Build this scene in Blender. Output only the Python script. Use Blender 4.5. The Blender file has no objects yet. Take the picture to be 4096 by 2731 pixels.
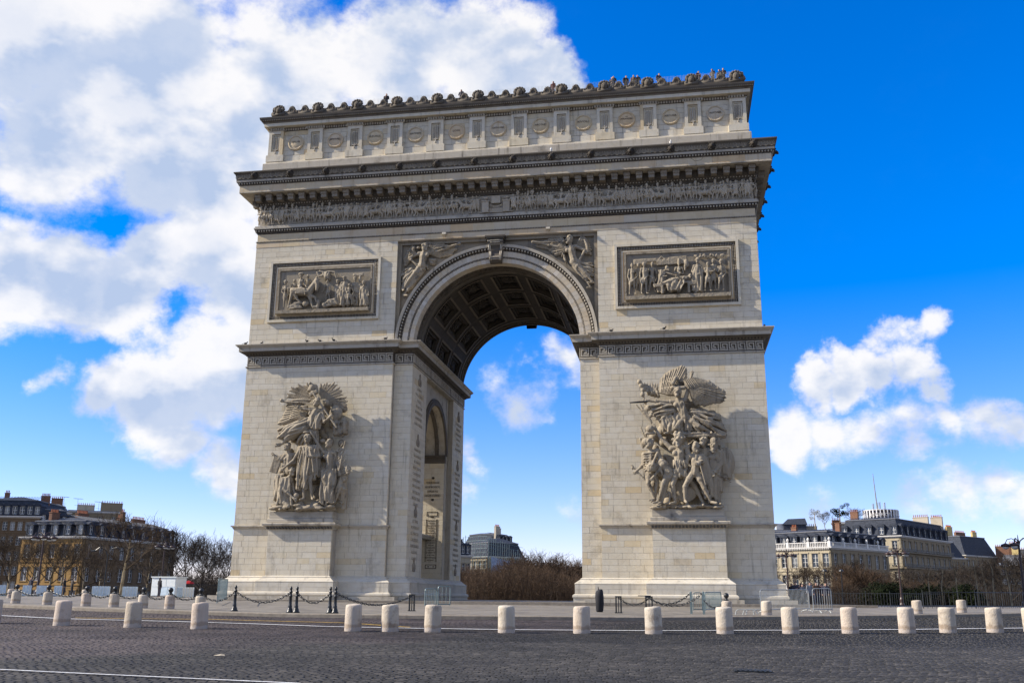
import bpy, math, random
import numpy as np
from mathutils import Vector, Matrix, Quaternion
R = math.radians
rnd = random.Random(7)
sc = bpy.context.scene
col = sc.collection

# ------------------------------------------------------------------ camera
CAM = np.array([14.8354, -78.9745, 0.35]); YAW, PITCH, ROLL, F = -0.1669, 0.2578, 0.0088, 3872.64
_fw = np.array([math.sin(YAW)*math.cos(PITCH), math.cos(YAW)*math.cos(PITCH), math.sin(PITCH)])
_r = np.array([math.cos(YAW), -math.sin(YAW), 0.0]); _u = np.cross(_r, _fw)
_r2 = _r*math.cos(ROLL)+_u*math.sin(ROLL); _u2 = -_r*math.sin(ROLL)+_u*math.cos(ROLL)
cd = bpy.data.cameras.new('camera'); cam = bpy.data.objects.new('camera', cd); col.objects.link(cam)
cd.sensor_width = 36.0; cd.lens = F/4096*36.0; cd.clip_start = 0.1; cd.clip_end = 20000
cam.matrix_world = Matrix(((_r2[0], _u2[0], -_fw[0], CAM[0]), (_r2[1], _u2[1], -_fw[1], CAM[1]), (_r2[2], _u2[2], -_fw[2], CAM[2]), (0, 0, 0, 1)))
sc.camera = cam

def ray(px, py):
    return _fw+_r2*(px-2048)/F-_u2*(py-1365.5)/F
def on_y(px, py, y):
    d = ray(px, py); return CAM+d*((y-CAM[1])/d[1])
def at_depth(px, py, depth):                       # depth along the view axis
    return CAM+ray(px, py)*depth
def at_range(px, rng, py=2386):                    # horizontal distance from the camera
    d = ray(px, py); h = math.hypot(d[0], d[1]); return CAM+d*(rng/h)

# ------------------------------------------------------------------ sun, sky, exposure
SUN_EL, SUN_A = R(33), R(11)
SUN = Vector((-math.cos(SUN_A)*math.cos(SUN_EL), -math.sin(SUN_A)*math.cos(SUN_EL), math.sin(SUN_EL)))
sl = bpy.data.lights.new('sun', 'SUN'); sl.energy = 4.7; sl.angle = R(0.5); sl.color = (1.0, 0.91, 0.78)
so = bpy.data.objects.new('sun', sl); col.objects.link(so)
so.rotation_euler = (-SUN).to_track_quat('-Z', 'Y').to_euler(); so.location = (-60, -40, 90)
sc.view_settings.view_transform = 'Standard'; sc.view_settings.look = 'None'
sc.view_settings.exposure = 0.84; sc.view_settings.gamma = 1.0; sc.view_settings.use_curve_mapping = False
sc.cycles.max_bounces = 6; sc.cycles.diffuse_bounces = 3; sc.cycles.glossy_bounces = 2

wd = bpy.data.worlds.new('World'); sc.world = wd; wd.use_nodes = True
nt = wd.node_tree; nt.nodes.clear()
def N(nt, t, **kw):
    n = nt.nodes.new(t)
    for k, v in kw.items():
        if k == 'ins':
            for i, val in v.items(): n.inputs[i].default_value = val
        else: setattr(n, k, v)
    return n
def L(nt, a, b): nt.links.new(a, b)
def math_(nt, op, a, b=None, clamp=False):
    n = nt.nodes.new('ShaderNodeMath'); n.operation = op; n.use_clamp = clamp
    for i, v in enumerate((a, b)):
        if v is None: continue
        if isinstance(v, (int, float)): n.inputs[i].default_value = v
        else: nt.links.new(v, n.inputs[i])
    return n.outputs[0]
def mixc(nt, fac, a, b, mode='MIX'):
    n = nt.nodes.new('ShaderNodeMix'); n.data_type = 'RGBA'; n.blend_type = mode; n.clamp_factor = True
    for i, v in ((0, fac), (6, a), (7, b)):
        if isinstance(v, (int, float)): n.inputs[i].default_value = v
        elif isinstance(v, tuple): n.inputs[i].default_value = v if len(v) == 4 else (*v, 1)
        else: nt.links.new(v, n.inputs[i])
    return n.outputs[2]
def maprange(nt, v, a, b, c=0.0, d=1.0, smooth=True):
    n = nt.nodes.new('ShaderNodeMapRange'); n.interpolation_type = 'SMOOTHSTEP' if smooth else 'LINEAR'
    nt.links.new(v, n.inputs[0])
    for i, x in enumerate((a, b, c, d)): n.inputs[i+1].default_value = x
    return n.outputs[0]

sky = N(nt, 'ShaderNodeTexSky', sky_type='NISHITA'); sky.sun_disc = False
sky.sun_elevation = SUN_EL; sky.sun_rotation = math.atan2(SUN.x, SUN.y) % (2*math.pi)
sky.air_density = 1.0; sky.dust_density = 0.0; sky.ozone_density = 4.0
tc = N(nt, 'ShaderNodeTexCoord'); D0 = tc.outputs['Generated']
hs = N(nt, 'ShaderNodeHueSaturation', ins={'Hue': 0.503, 'Saturation': 1.16, 'Value': 1.0})
el = N(nt, 'ShaderNodeSeparateXYZ'); L(nt, D0, el.inputs[0])
air = mixc(nt, maprange(nt, el.outputs[2], 0.0, .42, 0, 1), (1.0, .90, 1.18), (.48, .86, 1.36))      # clear, strongly blue spring air, paler towards the horizon
L(nt, mixc(nt, 1.0, sky.outputs[0], air, 'MULTIPLY'), hs.inputs['Color'])
def vnoise(scale, detail, amp, src):
    n = N(nt, 'ShaderNodeTexNoise', ins={'Scale': scale, 'Detail': detail, 'Roughness': .6}); L(nt, D0, n.inputs['Vector'])
    s = N(nt, 'ShaderNodeVectorMath', operation='SUBTRACT'); L(nt, n.outputs['Color'], s.inputs[0]); s.inputs[1].default_value = (.5, .5, .5)
    m = N(nt, 'ShaderNodeVectorMath', operation='SCALE'); L(nt, s.outputs[0], m.inputs[0]); m.inputs['Scale'].default_value = amp
    a = N(nt, 'ShaderNodeVectorMath', operation='ADD'); L(nt, src, a.inputs[0]); L(nt, m.outputs[0], a.inputs[1]); return a.outputs[0]
D = vnoise(11.0, 6, .10, D0)
# cumulus banks: directions of the cloud masses, each with an angular radius, broken up by noise
BLOBS = []
def cloud(px, py, rad, w=1.0):
    d = ray(px, py); d = d/np.linalg.norm(d); BLOBS.append((d, rad/F, w))
for a in ((100, 100, 420), (560, 330, 480), (1150, 330, 340), (1600, 220, 290), (1950, 250, 260), (2200, 330, 150), (200, 590, 280), (700, 640, 300), (980, 560, 300), (900, 760, 200),
          (40, 1130, 230), (260, 1150, 210), (480, 1180, 190), (640, 1060, 190), (850, 1020, 240), (980, 1200, 220),
          (420, 1590, 140, .9), (600, 1560, 190), (820, 1530, 230), (1000, 1500, 220), (720, 1680, 170, .7), (190, 1520, 100, .6), (880, 1880, 140, .5),
          (3600, 1350, 80, .55), (3720, 1310, 90, .6), (3270, 1540, 110, .8), (3400, 1490, 115, .85), (3540, 1480, 115, .9), (3680, 1500, 115, .9), (3790, 1570, 100, .8), (3180, 1740, 130, .6), (3340, 1720, 130, .62), (3500, 1720, 130, .62), (3660, 1720, 140, .66), (3820, 1710, 130, .64), (3960, 1700, 120, .6), (4050, 1690, 90, .6),
          (3800, 1985, 130, .55), (3930, 1965, 130, .55), (3640, 2000, 120, .45), (4070, 2000, 130, .5), (3330, 2045, 150, .35),
          (2090, 1585, 150, .62), (2000, 1530, 110, .4), (2150, 1560, 100, .5), (2270, 1430, 120, .45), (1900, 1830, 110, .45), (1870, 1970, 80, .4), (2300, 2060, 110, .35)): cloud(*a)
acc = None
for d, rr, w in BLOBS:
    vm = N(nt, 'ShaderNodeVectorMath', operation='DISTANCE'); L(nt, D, vm.inputs[0]); vm.inputs[1].default_value = tuple(d)
    s = maprange(nt, vm.outputs['Value'], rr*1.25, 0.0, 0.0, w, False)
    acc = s if acc is None else math_(nt, 'SMOOTH_MAX', acc, s)
    if acc is not s: acc.node.inputs[2].default_value = 0.10
def cnoise(scale, detail, rough, off=(0, 0, 0), stretch=(1, 1, 1.5)):
    mp = N(nt, 'ShaderNodeMapping'); L(nt, D0, mp.inputs[0]); mp.inputs['Location'].default_value = off; mp.inputs['Scale'].default_value = stretch
    n = N(nt, 'ShaderNodeTexNoise', ins={'Scale': scale, 'Detail': detail, 'Roughness': rough}); L(nt, mp.outputs[0], n.inputs['Vector'])
    return n.outputs['Fac']
n1 = cnoise(8.0, 9, 0.66, (3.1, 0.4, 0.2))
n2 = cnoise(8.0, 5, 0.55, (3.1+0.04, 0.4+0.012, 0.2-0.05))      # same field a step towards the sun: cloud relief
n1b = cnoise(8.0, 5, 0.55, (3.1, 0.4, 0.2))
vd = N(nt, 'ShaderNodeVectorMath', operation='DOT_PRODUCT'); L(nt, D0, vd.inputs[0]); vd.inputs[1].default_value = tuple(_fw)
dome = math_(nt, 'MULTIPLY', maprange(nt, cnoise(2.2, 1, .5, (5, 2, 1)), .40, .60, 0, .9), maprange(nt, vd.outputs['Value'], .78, .62))   # scattered clouds over the unseen rest of the dome, thickened to add fill light
acc = math_(nt, 'MAXIMUM', acc, dome)
edge = math_(nt, 'ADD', acc, math_(nt, 'MULTIPLY', math_(nt, 'SUBTRACT', n1, 0.5), 1.05))
dens = maprange(nt, edge, 0.10, 0.48)
dens = math_(nt, 'MULTIPLY', dens, maprange(nt, acc, 0.07, 0.22))
relief = maprange(nt, math_(nt, 'SUBTRACT', n1b, n2), -0.11, 0.11)
thick = maprange(nt, edge, 0.45, 1.05)
lit = math_(nt, 'SUBTRACT', math_(nt, 'ADD', math_(nt, 'MULTIPLY', relief, 0.85), .20), math_(nt, 'MULTIPLY', thick, 0.42), True)
ccol = mixc(nt, lit, (2.75, 3.3, 4.3), (5.5, 5.4, 5.3))
bgc = mixc(nt, math_(nt, 'MULTIPLY', dens, 0.94), hs.outputs[0], ccol)
bg = N(nt, 'ShaderNodeBackground', ins={'Strength': 0.105}); L(nt, bgc, bg.inputs[0])
wo = N(nt, 'ShaderNodeOutputWorld'); L(nt, bg.outputs[0], wo.inputs[0])
wd.cycles.sampling_method = 'MANUAL'; wd.cycles.sample_map_resolution = 512

# ------------------------------------------------------------------ helpers
def tag(o, label=None, cat=None, group=None, kind=None):
    if label: o['label'] = label
    if cat: o['category'] = cat
    if group: o['group'] = group
    if kind: o['kind'] = kind
    return o
def empty(name, loc=(0, 0, 0), rz=0.0):
    o = bpy.data.objects.new(name, None); col.objects.link(o); o.location = loc; o.rotation_euler = (0, 0, rz); o.empty_display_size = 0.2
    return o
def inst(name, mesh, parent=None, loc=(0, 0, 0), rz=0.0, scale=None, rot=None):
    o = bpy.data.objects.new(name, mesh); col.objects.link(o); o.location = loc
    o.rotation_euler = rot if rot else (0, 0, rz)
    if scale is not None: o.scale = scale if hasattr(scale, '__len__') else (scale,)*3
    if parent is not None: o.parent = parent
    return o
ORD = ['first', 'second', 'third', 'fourth', 'fifth', 'sixth', 'seventh', 'eighth', 'ninth', 'tenth', 'eleventh', 'twelfth', 'thirteenth', 'fourteenth', 'fifteenth', 'sixteenth', 'seventeenth', 'eighteenth', 'nineteenth', 'twentieth']
SPH = {}
def sphere_data(nu, nv):
    if (nu, nv) not in SPH:
        v = [(0, 0, 1)]
        for i in range(1, nv):
            t = math.pi*i/nv
            for j in range(nu):
                a = 2*math.pi*j/nu; v.append((math.sin(t)*math.cos(a), math.sin(t)*math.sin(a), math.cos(t)))
        v.append((0, 0, -1)); f = []
        for j in range(nu): f.append((0, 1+j, 1+(j+1) % nu))
        for i in range(nv-2):
            for j in range(nu):
                a = 1+i*nu+j; b = 1+i*nu+(j+1) % nu; f.append((a, a+nu, b+nu, b))
        e = 1+(nv-2)*nu
        for j in range(nu): f.append((len(v)-1, e+(j+1) % nu, e+j))
        SPH[(nu, nv)] = (np.array(v, float), f)
    return SPH[(nu, nv)]
class MB:
    def __init__(s): s.v = []; s.f = []; s.t = []; s.seg = {}
    def add(s, v, f, t=None):
        o = len(s.v); t = rnd.random() if t is None else t
        s.v.extend([tuple(map(float, p)) for p in v]); s.f.extend([tuple(i+o for i in q) for q in f]); s.t.extend([t]*len(f)); return s
    def box(s, x0, x1, y0, y1, z0, z1, t=None):
        return s.add([(x0, y0, z0), (x1, y0, z0), (x1, y1, z0), (x0, y1, z0), (x0, y0, z1), (x1, y0, z1), (x1, y1, z1), (x0, y1, z1)],
                     [(0, 3, 2, 1), (4, 5, 6, 7), (0, 1, 5, 4), (1, 2, 6, 5), (2, 3, 7, 6), (3, 0, 4, 7)], t)
    def quad(s, a, b, c, d, t=None): return s.add([a, b, c, d], [(0, 1, 2, 3)], t)
    def tube(s, a, b, ra, rb=None, n=8, t=None, caps=True):
        rb = ra if rb is None else rb
        if not caps: s.seg.setdefault(n, []).append((*a, *b, ra, rb)); return s
        a = np.array(a, float); b = np.array(b, float); d = b-a; l = np.linalg.norm(d)
        if l < 1e-9: return s
        d /= l; h = np.array([0, 0, 1.]) if abs(d[2]) < .9 else np.array([1., 0, 0]); p = np.cross(d, h); p /= np.linalg.norm(p); q = np.cross(d, p)
        v = []
        for c, r in ((a, ra), (b, rb)):
            for i in range(n):
                an = 2*math.pi*i/n; v.append(c+p*math.cos(an)*r+q*math.sin(an)*r)
        f = [(i, i+n, (i+1) % n+n, (i+1) % n) for i in range(n)]
        if caps: f += [tuple(range(n)), tuple(range(2*n-1, n-1, -1))]
        return s.add(v, f, t)
    def path(s, pts, r, n=6, t=None):
        for i in range(len(pts)-1):
            ra = r[i] if hasattr(r, '__len__') else r; rb = r[i+1] if hasattr(r, '__len__') else r
            s.tube(pts[i], pts[i+1], ra, rb, n, t)
        return s
    def ball(s, c, r, nu=8, nv=6, t=None):
        v, f = sphere_data(nu, nv); r = np.array(r if hasattr(r, '__len__') else (r, r, r), float)
        return s.add(v*r+np.array(c, float), f, t)
    def lathe(s, prof, n=20, c=(0, 0, 0), t=None):
        v = []; m = len(prof)
        for r, z in prof:
            for i in range(n):
                a = 2*math.pi*i/n; v.append((c[0]+r*math.cos(a), c[1]+r*math.sin(a), c[2]+z))
        f = [(j*n+i, j*n+(i+1) % n, (j+1)*n+(i+1) % n, (j+1)*n+i) for j in range(m-1) for i in range(n)]
        f += [tuple(range(n-1, -1, -1)), tuple(range((m-1)*n, m*n))]
        return s.add(v, f, t)
    def ring(s, prof, x0, x1, y0, y1, t=None):         # moulding that runs round a rectangle: prof = [(out, z), ...]
        v = []
        for e, z in prof: v += [(x0-e, y0-e, z), (x1+e, y0-e, z), (x1+e, y1+e, z), (x0-e, y1+e, z)]
        f = [(j*4+i, j*4+(i+1) % 4, (j+1)*4+(i+1) % 4, (j+1)*4+i) for j in range(len(prof)-1) for i in range(4)]
        f += [(3, 2, 1, 0), tuple(range(len(v)-4, len(v)))]
        return s.add(v, f, t)
    def build(s, name, mat=None, parent=None, loc=None, smooth=False, kind=None, rz=None):
        me = s.mesh(name, mat, smooth); o = bpy.data.objects.new(name, me); col.objects.link(o)
        if parent is not None: o.parent = parent
        if loc is not None: o.location = loc
        if rz is not None: o.rotation_euler = (0, 0, rz)
        if kind: o['kind'] = kind
        return o
    def flush(s):                                          # open tubes queued by tube(caps=False), made in one go
        for n, q in s.seg.items():
            q = np.array(q); A, B = q[:, :3], q[:, 3:6]; d = B-A; d /= np.linalg.norm(d, axis=1)[:, None]+1e-9
            h = np.where(np.abs(d[:, 2:3]) < .9, np.array([[0, 0, 1.]]), np.array([[1., 0, 0]])); p = np.cross(d, h); p /= np.linalg.norm(p, axis=1)[:, None]+1e-9; w = np.cross(d, p)
            an = 2*math.pi*np.arange(n)/n; ring = p[:, None]*np.cos(an)[None, :, None]+w[:, None]*np.sin(an)[None, :, None]
            V = np.concatenate([A[:, None]+ring*q[:, 6][:, None, None], B[:, None]+ring*q[:, 7][:, None, None]], 1).reshape(-1, 3); o = len(s.v); s.v.extend(V.tolist())
            base = (o+2*n*np.arange(len(q)))[:, None, None]; i = np.arange(n); f = np.stack([i, i+n, (i+1) % n+n, (i+1) % n], 1)[None]
            Fc = (base+f).reshape(-1, 4).tolist(); s.f.extend(Fc); s.t.extend([.5]*len(Fc))
        s.seg = {}
    def mesh(s, name, mat=None, smooth=False):
        if s.seg: s.flush()
        me = bpy.data.meshes.new(name); me.from_pydata(s.v, [], s.f)
        at = me.attributes.new('tint', 'FLOAT', 'FACE'); at.data.foreach_set('value', np.array(s.t, np.float32))
        if smooth: me.polygons.foreach_set('use_smooth', [True]*len(me.polygons))
        if mat: me.materials.append(mat)
        return me

# ------------------------------------------------------------------ materials
def newmat(name):
    m = bpy.data.materials.new(name); m.use_nodes = True; nt = m.node_tree; nt.nodes.clear()
    b = N(nt, 'ShaderNodeBsdfPrincipled'); o = N(nt, 'ShaderNodeOutputMaterial'); L(nt, b.outputs[0], o.inputs[0])
    return m, nt, b
def noise(nt, scale, detail=4, rough=.55, stretch=(1, 1, 1), coord='pos'):
    if coord == 'pos': src = N(nt, 'ShaderNodeNewGeometry').outputs['Position']
    else: src = N(nt, 'ShaderNodeTexCoord').outputs['Object']
    mp = N(nt, 'ShaderNodeMapping'); L(nt, src, mp.inputs[0]); mp.inputs['Scale'].default_value = stretch
    n = N(nt, 'ShaderNodeTexNoise', ins={'Scale': scale, 'Detail': detail, 'Roughness': rough}); L(nt, mp.outputs[0], n.inputs['Vector'])
    return n.outputs['Fac']
def tint(nt):
    a = N(nt, 'ShaderNodeAttribute'); a.attribute_name = 'tint'; oi = N(nt, 'ShaderNodeObjectInfo')
    return math_(nt, 'FRACT', math_(nt, 'ADD', a.outputs['Fac'], oi.outputs['Random']))
def ramp(nt, fac, stops):
    r = N(nt, 'ShaderNodeValToRGB'); e = r.color_ramp.elements
    while len(e) < len(stops): e.new(0.5)
    for i, (p, c) in enumerate(stops): e[i].position = p; e[i].color = (*c, 1)
    L(nt, fac, r.inputs[0]); return r.outputs[0]
def bump(nt, b, h, strength=.4, dist=.02):
    n = N(nt, 'ShaderNodeBump', ins={'Strength': strength, 'Distance': dist}); L(nt, h, n.inputs['Height']); L(nt, n.outputs[0], b.inputs['Normal'])
def stone(name, stops, grime=(.10, .085, .07), gamt=.55, streak=.5, rough=.85, fine=.35, gscale=.55, coarse=0.0):
    m, nt, b = newmat(name)
    c = ramp(nt, tint(nt), stops)
    n1 = noise(nt, 1.6, 6, .6); c = mixc(nt, maprange(nt, n1, .35, .75, 0, .35), c, mixc(nt, 1.0, c, (.80, .72, .60), 'MULTIPLY'))
    st = noise(nt, 1.0, 5, .6, (2.6, 2.6, .22)); c = mixc(nt, math_(nt, 'MULTIPLY', maprange(nt, st, .54, .74), streak), c, grime)
    gr = noise(nt, gscale, 7, .68); c = mixc(nt, math_(nt, 'MULTIPLY', maprange(nt, gr, .52, .72), gamt), c, grime)
    sp = noise(nt, 9.0, 3, .7); c = mixc(nt, math_(nt, 'MULTIPLY', maprange(nt, sp, .63, .74), .55), c, grime)
    L(nt, c, b.inputs['Base Color']); b.inputs['Roughness'].default_value = rough; b.inputs['Specular IOR Level'].default_value = .25
    if coarse: bump(nt, b, noise(nt, 4.5, 7, .6), coarse, .16)
    else: bump(nt, b, noise(nt, 14, 6, .65), fine, .03)
    return m
M = {}
M['ashlar'] = stone('ashlar_limestone', [(0, (.56, .50, .385)), (.3, (.585, .53, .415)), (.55, (.57, .515, .40)), (.8, (.605, .555, .45)), (.93, (.58, .51, .37)), (.99, (.56, .45, .28)), (1, (.55, .495, .39))], gamt=.34, streak=.45)
M['joint'] = stone('mortar_core', [(0, (.37, .335, .275)), (1, (.40, .36, .295))], gamt=.3)
M['warm'] = stone('warm_limestone', [(0, (.50, .43, .32)), (.35, (.55, .45, .29)), (.7, (.52, .45, .34)), (1, (.56, .42, .25))], gamt=.3, streak=.55, grime=(.32, .20, .10))
M['trim'] = stone('trim_limestone', [(0, (.40, .36, .29)), (1, (.45, .405, .325))], gamt=.6, streak=.75)
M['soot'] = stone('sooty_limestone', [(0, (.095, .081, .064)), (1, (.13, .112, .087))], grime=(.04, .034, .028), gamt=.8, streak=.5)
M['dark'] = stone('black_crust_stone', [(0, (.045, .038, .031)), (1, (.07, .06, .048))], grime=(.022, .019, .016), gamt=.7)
M['carve'] = stone('carved_limestone', [(0, (.27, .23, .17)), (1, (.31, .265, .195))], grime=(.05, .040, .028), gamt=.85, streak=.5, fine=.9, gscale=1.5, coarse=.38)
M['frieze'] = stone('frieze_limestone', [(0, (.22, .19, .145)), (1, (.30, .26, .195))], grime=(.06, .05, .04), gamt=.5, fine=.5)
M['frieze_fig'] = stone('frieze_figures', [(0, (.36, .31, .235)), (1, (.44, .385, .295))], grime=(.09, .075, .058), gamt=.45, fine=.4)  # paler than the frieze ground, in place of sunlight catching the figures
M['letter'] = stone('engraved_letter', [(0, (.10, .086, .07)), (1, (.12, .10, .08))], gamt=.1, streak=.1)
M['letter_faint'] = stone('worn_letter', [(0, (.37, .325, .255)), (1, (.41, .365, .285))], gamt=.3, streak=.3)
M['white_base'] = stone('pale_base_limestone', [(0, (.49, .45, .37)), (1, (.56, .52, .435))], gamt=.35, streak=.4)
def plain(name, c, rough=.6, metal=0.0, var=.15, scale=3.0, coord='obj', spec=.4):
    m, nt, b = newmat(name); n = noise(nt, scale, 5, .6, coord=coord)
    k = mixc(nt, maprange(nt, n, .3, .7), tuple(x*(1-var) for x in c), tuple(min(1, x*(1+var)) for x in c))
    L(nt, k, b.inputs['Base Color']); b.inputs['Roughness'].default_value = rough; b.inputs['Metallic'].default_value = metal; b.inputs['Specular IOR Level'].default_value = spec
    return m
M['bollard'] = stone('bollard_stone', [(0, (.42, .365, .295)), (.5, (.47, .42, .345)), (1, (.45, .375, .31))], grime=(.17, .13, .095), gamt=.7, streak=.5, fine=.8, gscale=2.2)
def bollard_wear():                                          # paint flakes and splashes round the foot
    m = M['bollard']; nt = m.node_tree; b = [n for n in nt.nodes if n.type == 'BSDF_PRINCIPLED'][0]; src = b.inputs['Base Color'].links[0].from_socket
    t = N(nt, 'ShaderNodeTexCoord'); s = N(nt, 'ShaderNodeSeparateXYZ'); L(nt, t.outputs['Object'], s.inputs[0])
    f = math_(nt, 'ADD', maprange(nt, s.outputs[2], .34, .0), math_(nt, 'MULTIPLY', noise(nt, 5, 6, .7), 1.1)); c = mixc(nt, maprange(nt, f, 1.18, 1.3, 0, .7), src, (.66, .63, .60))
    g = math_(nt, 'ADD', maprange(nt, s.outputs[2], .45, .05), math_(nt, 'MULTIPLY', noise(nt, 2.2, 5, .6), 1.2)); c = mixc(nt, maprange(nt, g, 1.0, 1.3, 0, .55), c, (.20, .14, .095)); L(nt, c, b.inputs['Base Color'])
bollard_wear()
M['iron'] = plain('black_iron', (.012, .014, .016), .38, .0, .4, 6)
M['steel'] = plain('galvanised_steel', (.30, .32, .32), .5, .4, .12, 5)
M['teal_metal'] = plain('grey_green_metal', (.16, .21, .21), .5, .3)
M['brown_iron'] = plain('brown_painted_iron', (.04, .022, .018), .42, .0, .2, 4)
M['globe'] = plain('frosted_globe', (.75, .74, .70), .25, 0, .05)

# ------------------------------------------------------------------ ground
CX, CY = 0.0, 11.1
_kr = [0, 20, 46.99, 47.0, 56, 91, 125, 400, 3000]; _kz = [-.18, -.19, -.46, -.60, -.85, -1.45, -2.1, -5.0, -16]
def gz(x, y, road=None):
    r = math.hypot(x-CX, y-CY)
    z = float(np.interp(r, _kr, _kz))
    return z+max(0.0, abs(x-5)-8)*.012*min(1, max(0, (62-r)/15)) if r > 18 else z
def ring_pt(px, rad, py=2400):                          # where the sight line over column px meets a circle round the arch
    d = ray(px, py); d = np.array([d[0], d[1]])/math.hypot(d[0], d[1]); o = CAM[:2]-np.array([CX, CY])
    b = o@d; c = o@o-rad*rad; t = -b-math.sqrt(max(0, b*b-c)); p = CAM[:2]+d*t
    return p[0], p[1], gz(p[0], p[1])
def on_ground(px, py):
    d = ray(px, py); t = 20.0
    for _ in range(60):
        p = CAM+d*t; z = gz(p[0], p[1])-.02; t += (z-p[2])/d[2]*.7; t = min(max(t, 5), 400)
    p = CAM+d*t; return p[0], p[1], gz(p[0], p[1])

def groundmat(name, c1, c2, scale, rough=.8, fine=25, bs=.5):
    m, nt, b = newmat(name); n = noise(nt, scale, 6, .6); k = mixc(nt, maprange(nt, n, .3, .7), c1, c2)
    n2 = noise(nt, .35, 5, .6); k = mixc(nt, maprange(nt, n2, .45, .7, 0, .5), k, mixc(nt, 1.0, k, (.62, .60, .58), 'MULTIPLY'))
    L(nt, k, b.inputs['Base Color']); b.inputs['Roughness'].default_value = rough; b.inputs['Specular IOR Level'].default_value = .3
    bump(nt, b, noise(nt, fine, 4, .6), bs, .02); return m
M['asphalt'] = groundmat('asphalt', (.05, .048, .048), (.085, .08, .078), 3.0)
M['forecourt'] = groundmat('forecourt_paving', (.125, .112, .095), (.215, .193, .16), .9)
M['granite'] = groundmat('granite_kerb', (.17, .145, .115), (.23, .20, .16), 4.0)
def settmat():
    m, nt, b = newmat('stone_setts')
    c = ramp(nt, tint(nt), [(0, (.026, .025, .0235)), (.4, (.035, .0335, .0315)), (.8, (.046, .0435, .041)), (1, (.072, .066, .060))])
    g = N(nt, 'ShaderNodeNewGeometry'); s = N(nt, 'ShaderNodeSeparateXYZ'); L(nt, g.outputs['Position'], s.inputs[0])
    n = noise(nt, .12, 4, .5)
    w = math_(nt, 'ADD', math_(nt, 'MULTIPLY', s.outputs[0], -.085), math_(nt, 'MULTIPLY', s.outputs[1], .05))
    w = math_(nt, 'ADD', w, math_(nt, 'MULTIPLY', n, 1.6))                            # older mauve setts towards the left and the inner lane
    pu = ramp(nt, tint(nt), [(0, (.055, .045, .045)), (.5, (.070, .057, .056)), (1, (.098, .081, .076))])
    c = mixc(nt, maprange(nt, w, -2.35, -1.75), c, pu)
    d = noise(nt, .5, 5, .65); c = mixc(nt, maprange(nt, d, .46, .66, 0, .6), c, (.018, .018, .020)); e = noise(nt, .22, 3, .5, (.35, 1.6, 1)); c = mixc(nt, maprange(nt, e, .5, .68, 0, .5), c, mixc(nt, 1.0, c, (1.7, 1.65, 1.6), 'MULTIPLY'))
    L(nt, c, b.inputs['Base Color']); b.inputs['Roughness'].default_value = .8; b.inputs['Specular IOR Level'].default_value = .25
    bump(nt, b, noise(nt, 40, 4, .6), .35, .01); return m
M['sett'] = settmat()
M['sett_bed'] = plain('sett_joint_sand', (.026, .024, .023), .95, 0, .2, 2, 'pos')
M['white_paint'] = groundmat('white_road_paint', (.62, .62, .62), (.80, .80, .80), 6.0, .6)
M['yellow_paint'] = groundmat('yellow_road_paint', (.55, .33, .03), (.72, .47, .06), 6.0, .6)

rads = [0, 8, 16, 19, 24, 30, 36, 42, 46.5]
def disc(name, rads, mat, off=0.0, seg=160, zfun=gz):
    mb = MB(); v = []; f = []
    for r in rads:
        for i in range(seg):
            a = 2*math.pi*i/seg; x, y = CX+r*math.cos(a), CY+r*math.sin(a); v.append((x, y, zfun(x, y)+off))
    for j in range(len(rads)-1):
        for i in range(seg): f.append((j*seg+i, j*seg+(i+1) % seg, (j+1)*seg+(i+1) % seg, (j+1)*seg+i))
    mb.add(v, f, .5); o = mb.build(name, mat); tag(o, kind='structure'); return o
fore = disc('forecourt', [0.01]+rads[1:], M['forecourt'])
def groundz(x, y):                                       # the road level continues under the kerb
    r = math.hypot(x-CX, y-CY); z = float(np.interp(max(r, 47.0), _kr, _kz))
    return z+max(0.0, abs(x-5)-8)*.012*min(1, max(0, (62-max(r, 47))/15))
road = disc('road', [46.0, 47.2, 50, 53, 56, 60, 66, 74, 84, 96, 110, 122], M['sett_bed'], -.045, 200, groundz)
ground = disc('ground', [121.5, 140, 180, 260, 400, 900, 3000], M['asphalt'], -.03, 120, groundz)
# kerb of separate granite stones
kerb_t = empty('kerb'); tag(kerb_t, kind='structure')
nk = 150
for i in range(nk):
    a0 = 2*math.pi*i/nk; a1 = 2*math.pi*(i+1)/nk
    am = (a0+a1)/2
    if not (-2.75 < am-2*math.pi < -.35): continue
    mb = MB(); v = []
    for a in (a0+.00008, (a0+a1)/2, a1-.00008):
        for r, dz in ((46.45, 0), (46.97, .0), (47.03, -.035), (47.05, -.30)):
            x, y = CX+r*math.cos(a), CY+r*math.sin(a); zz = gz(CX+46.6*math.cos(a), CY+46.6*math.sin(a))+.012; v.append((x, y, zz+dz))
    f = [(j*4+k, j*4+k+1, (j+1)*4+k+1, (j+1)*4+k) for j in range(2) for k in range(3)]+[(0, 1, 2, 3), (8, 9, 10, 11)]
    mb.add(v, f); mb.build('kerb_stone', M['granite'], kerb_t)

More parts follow.
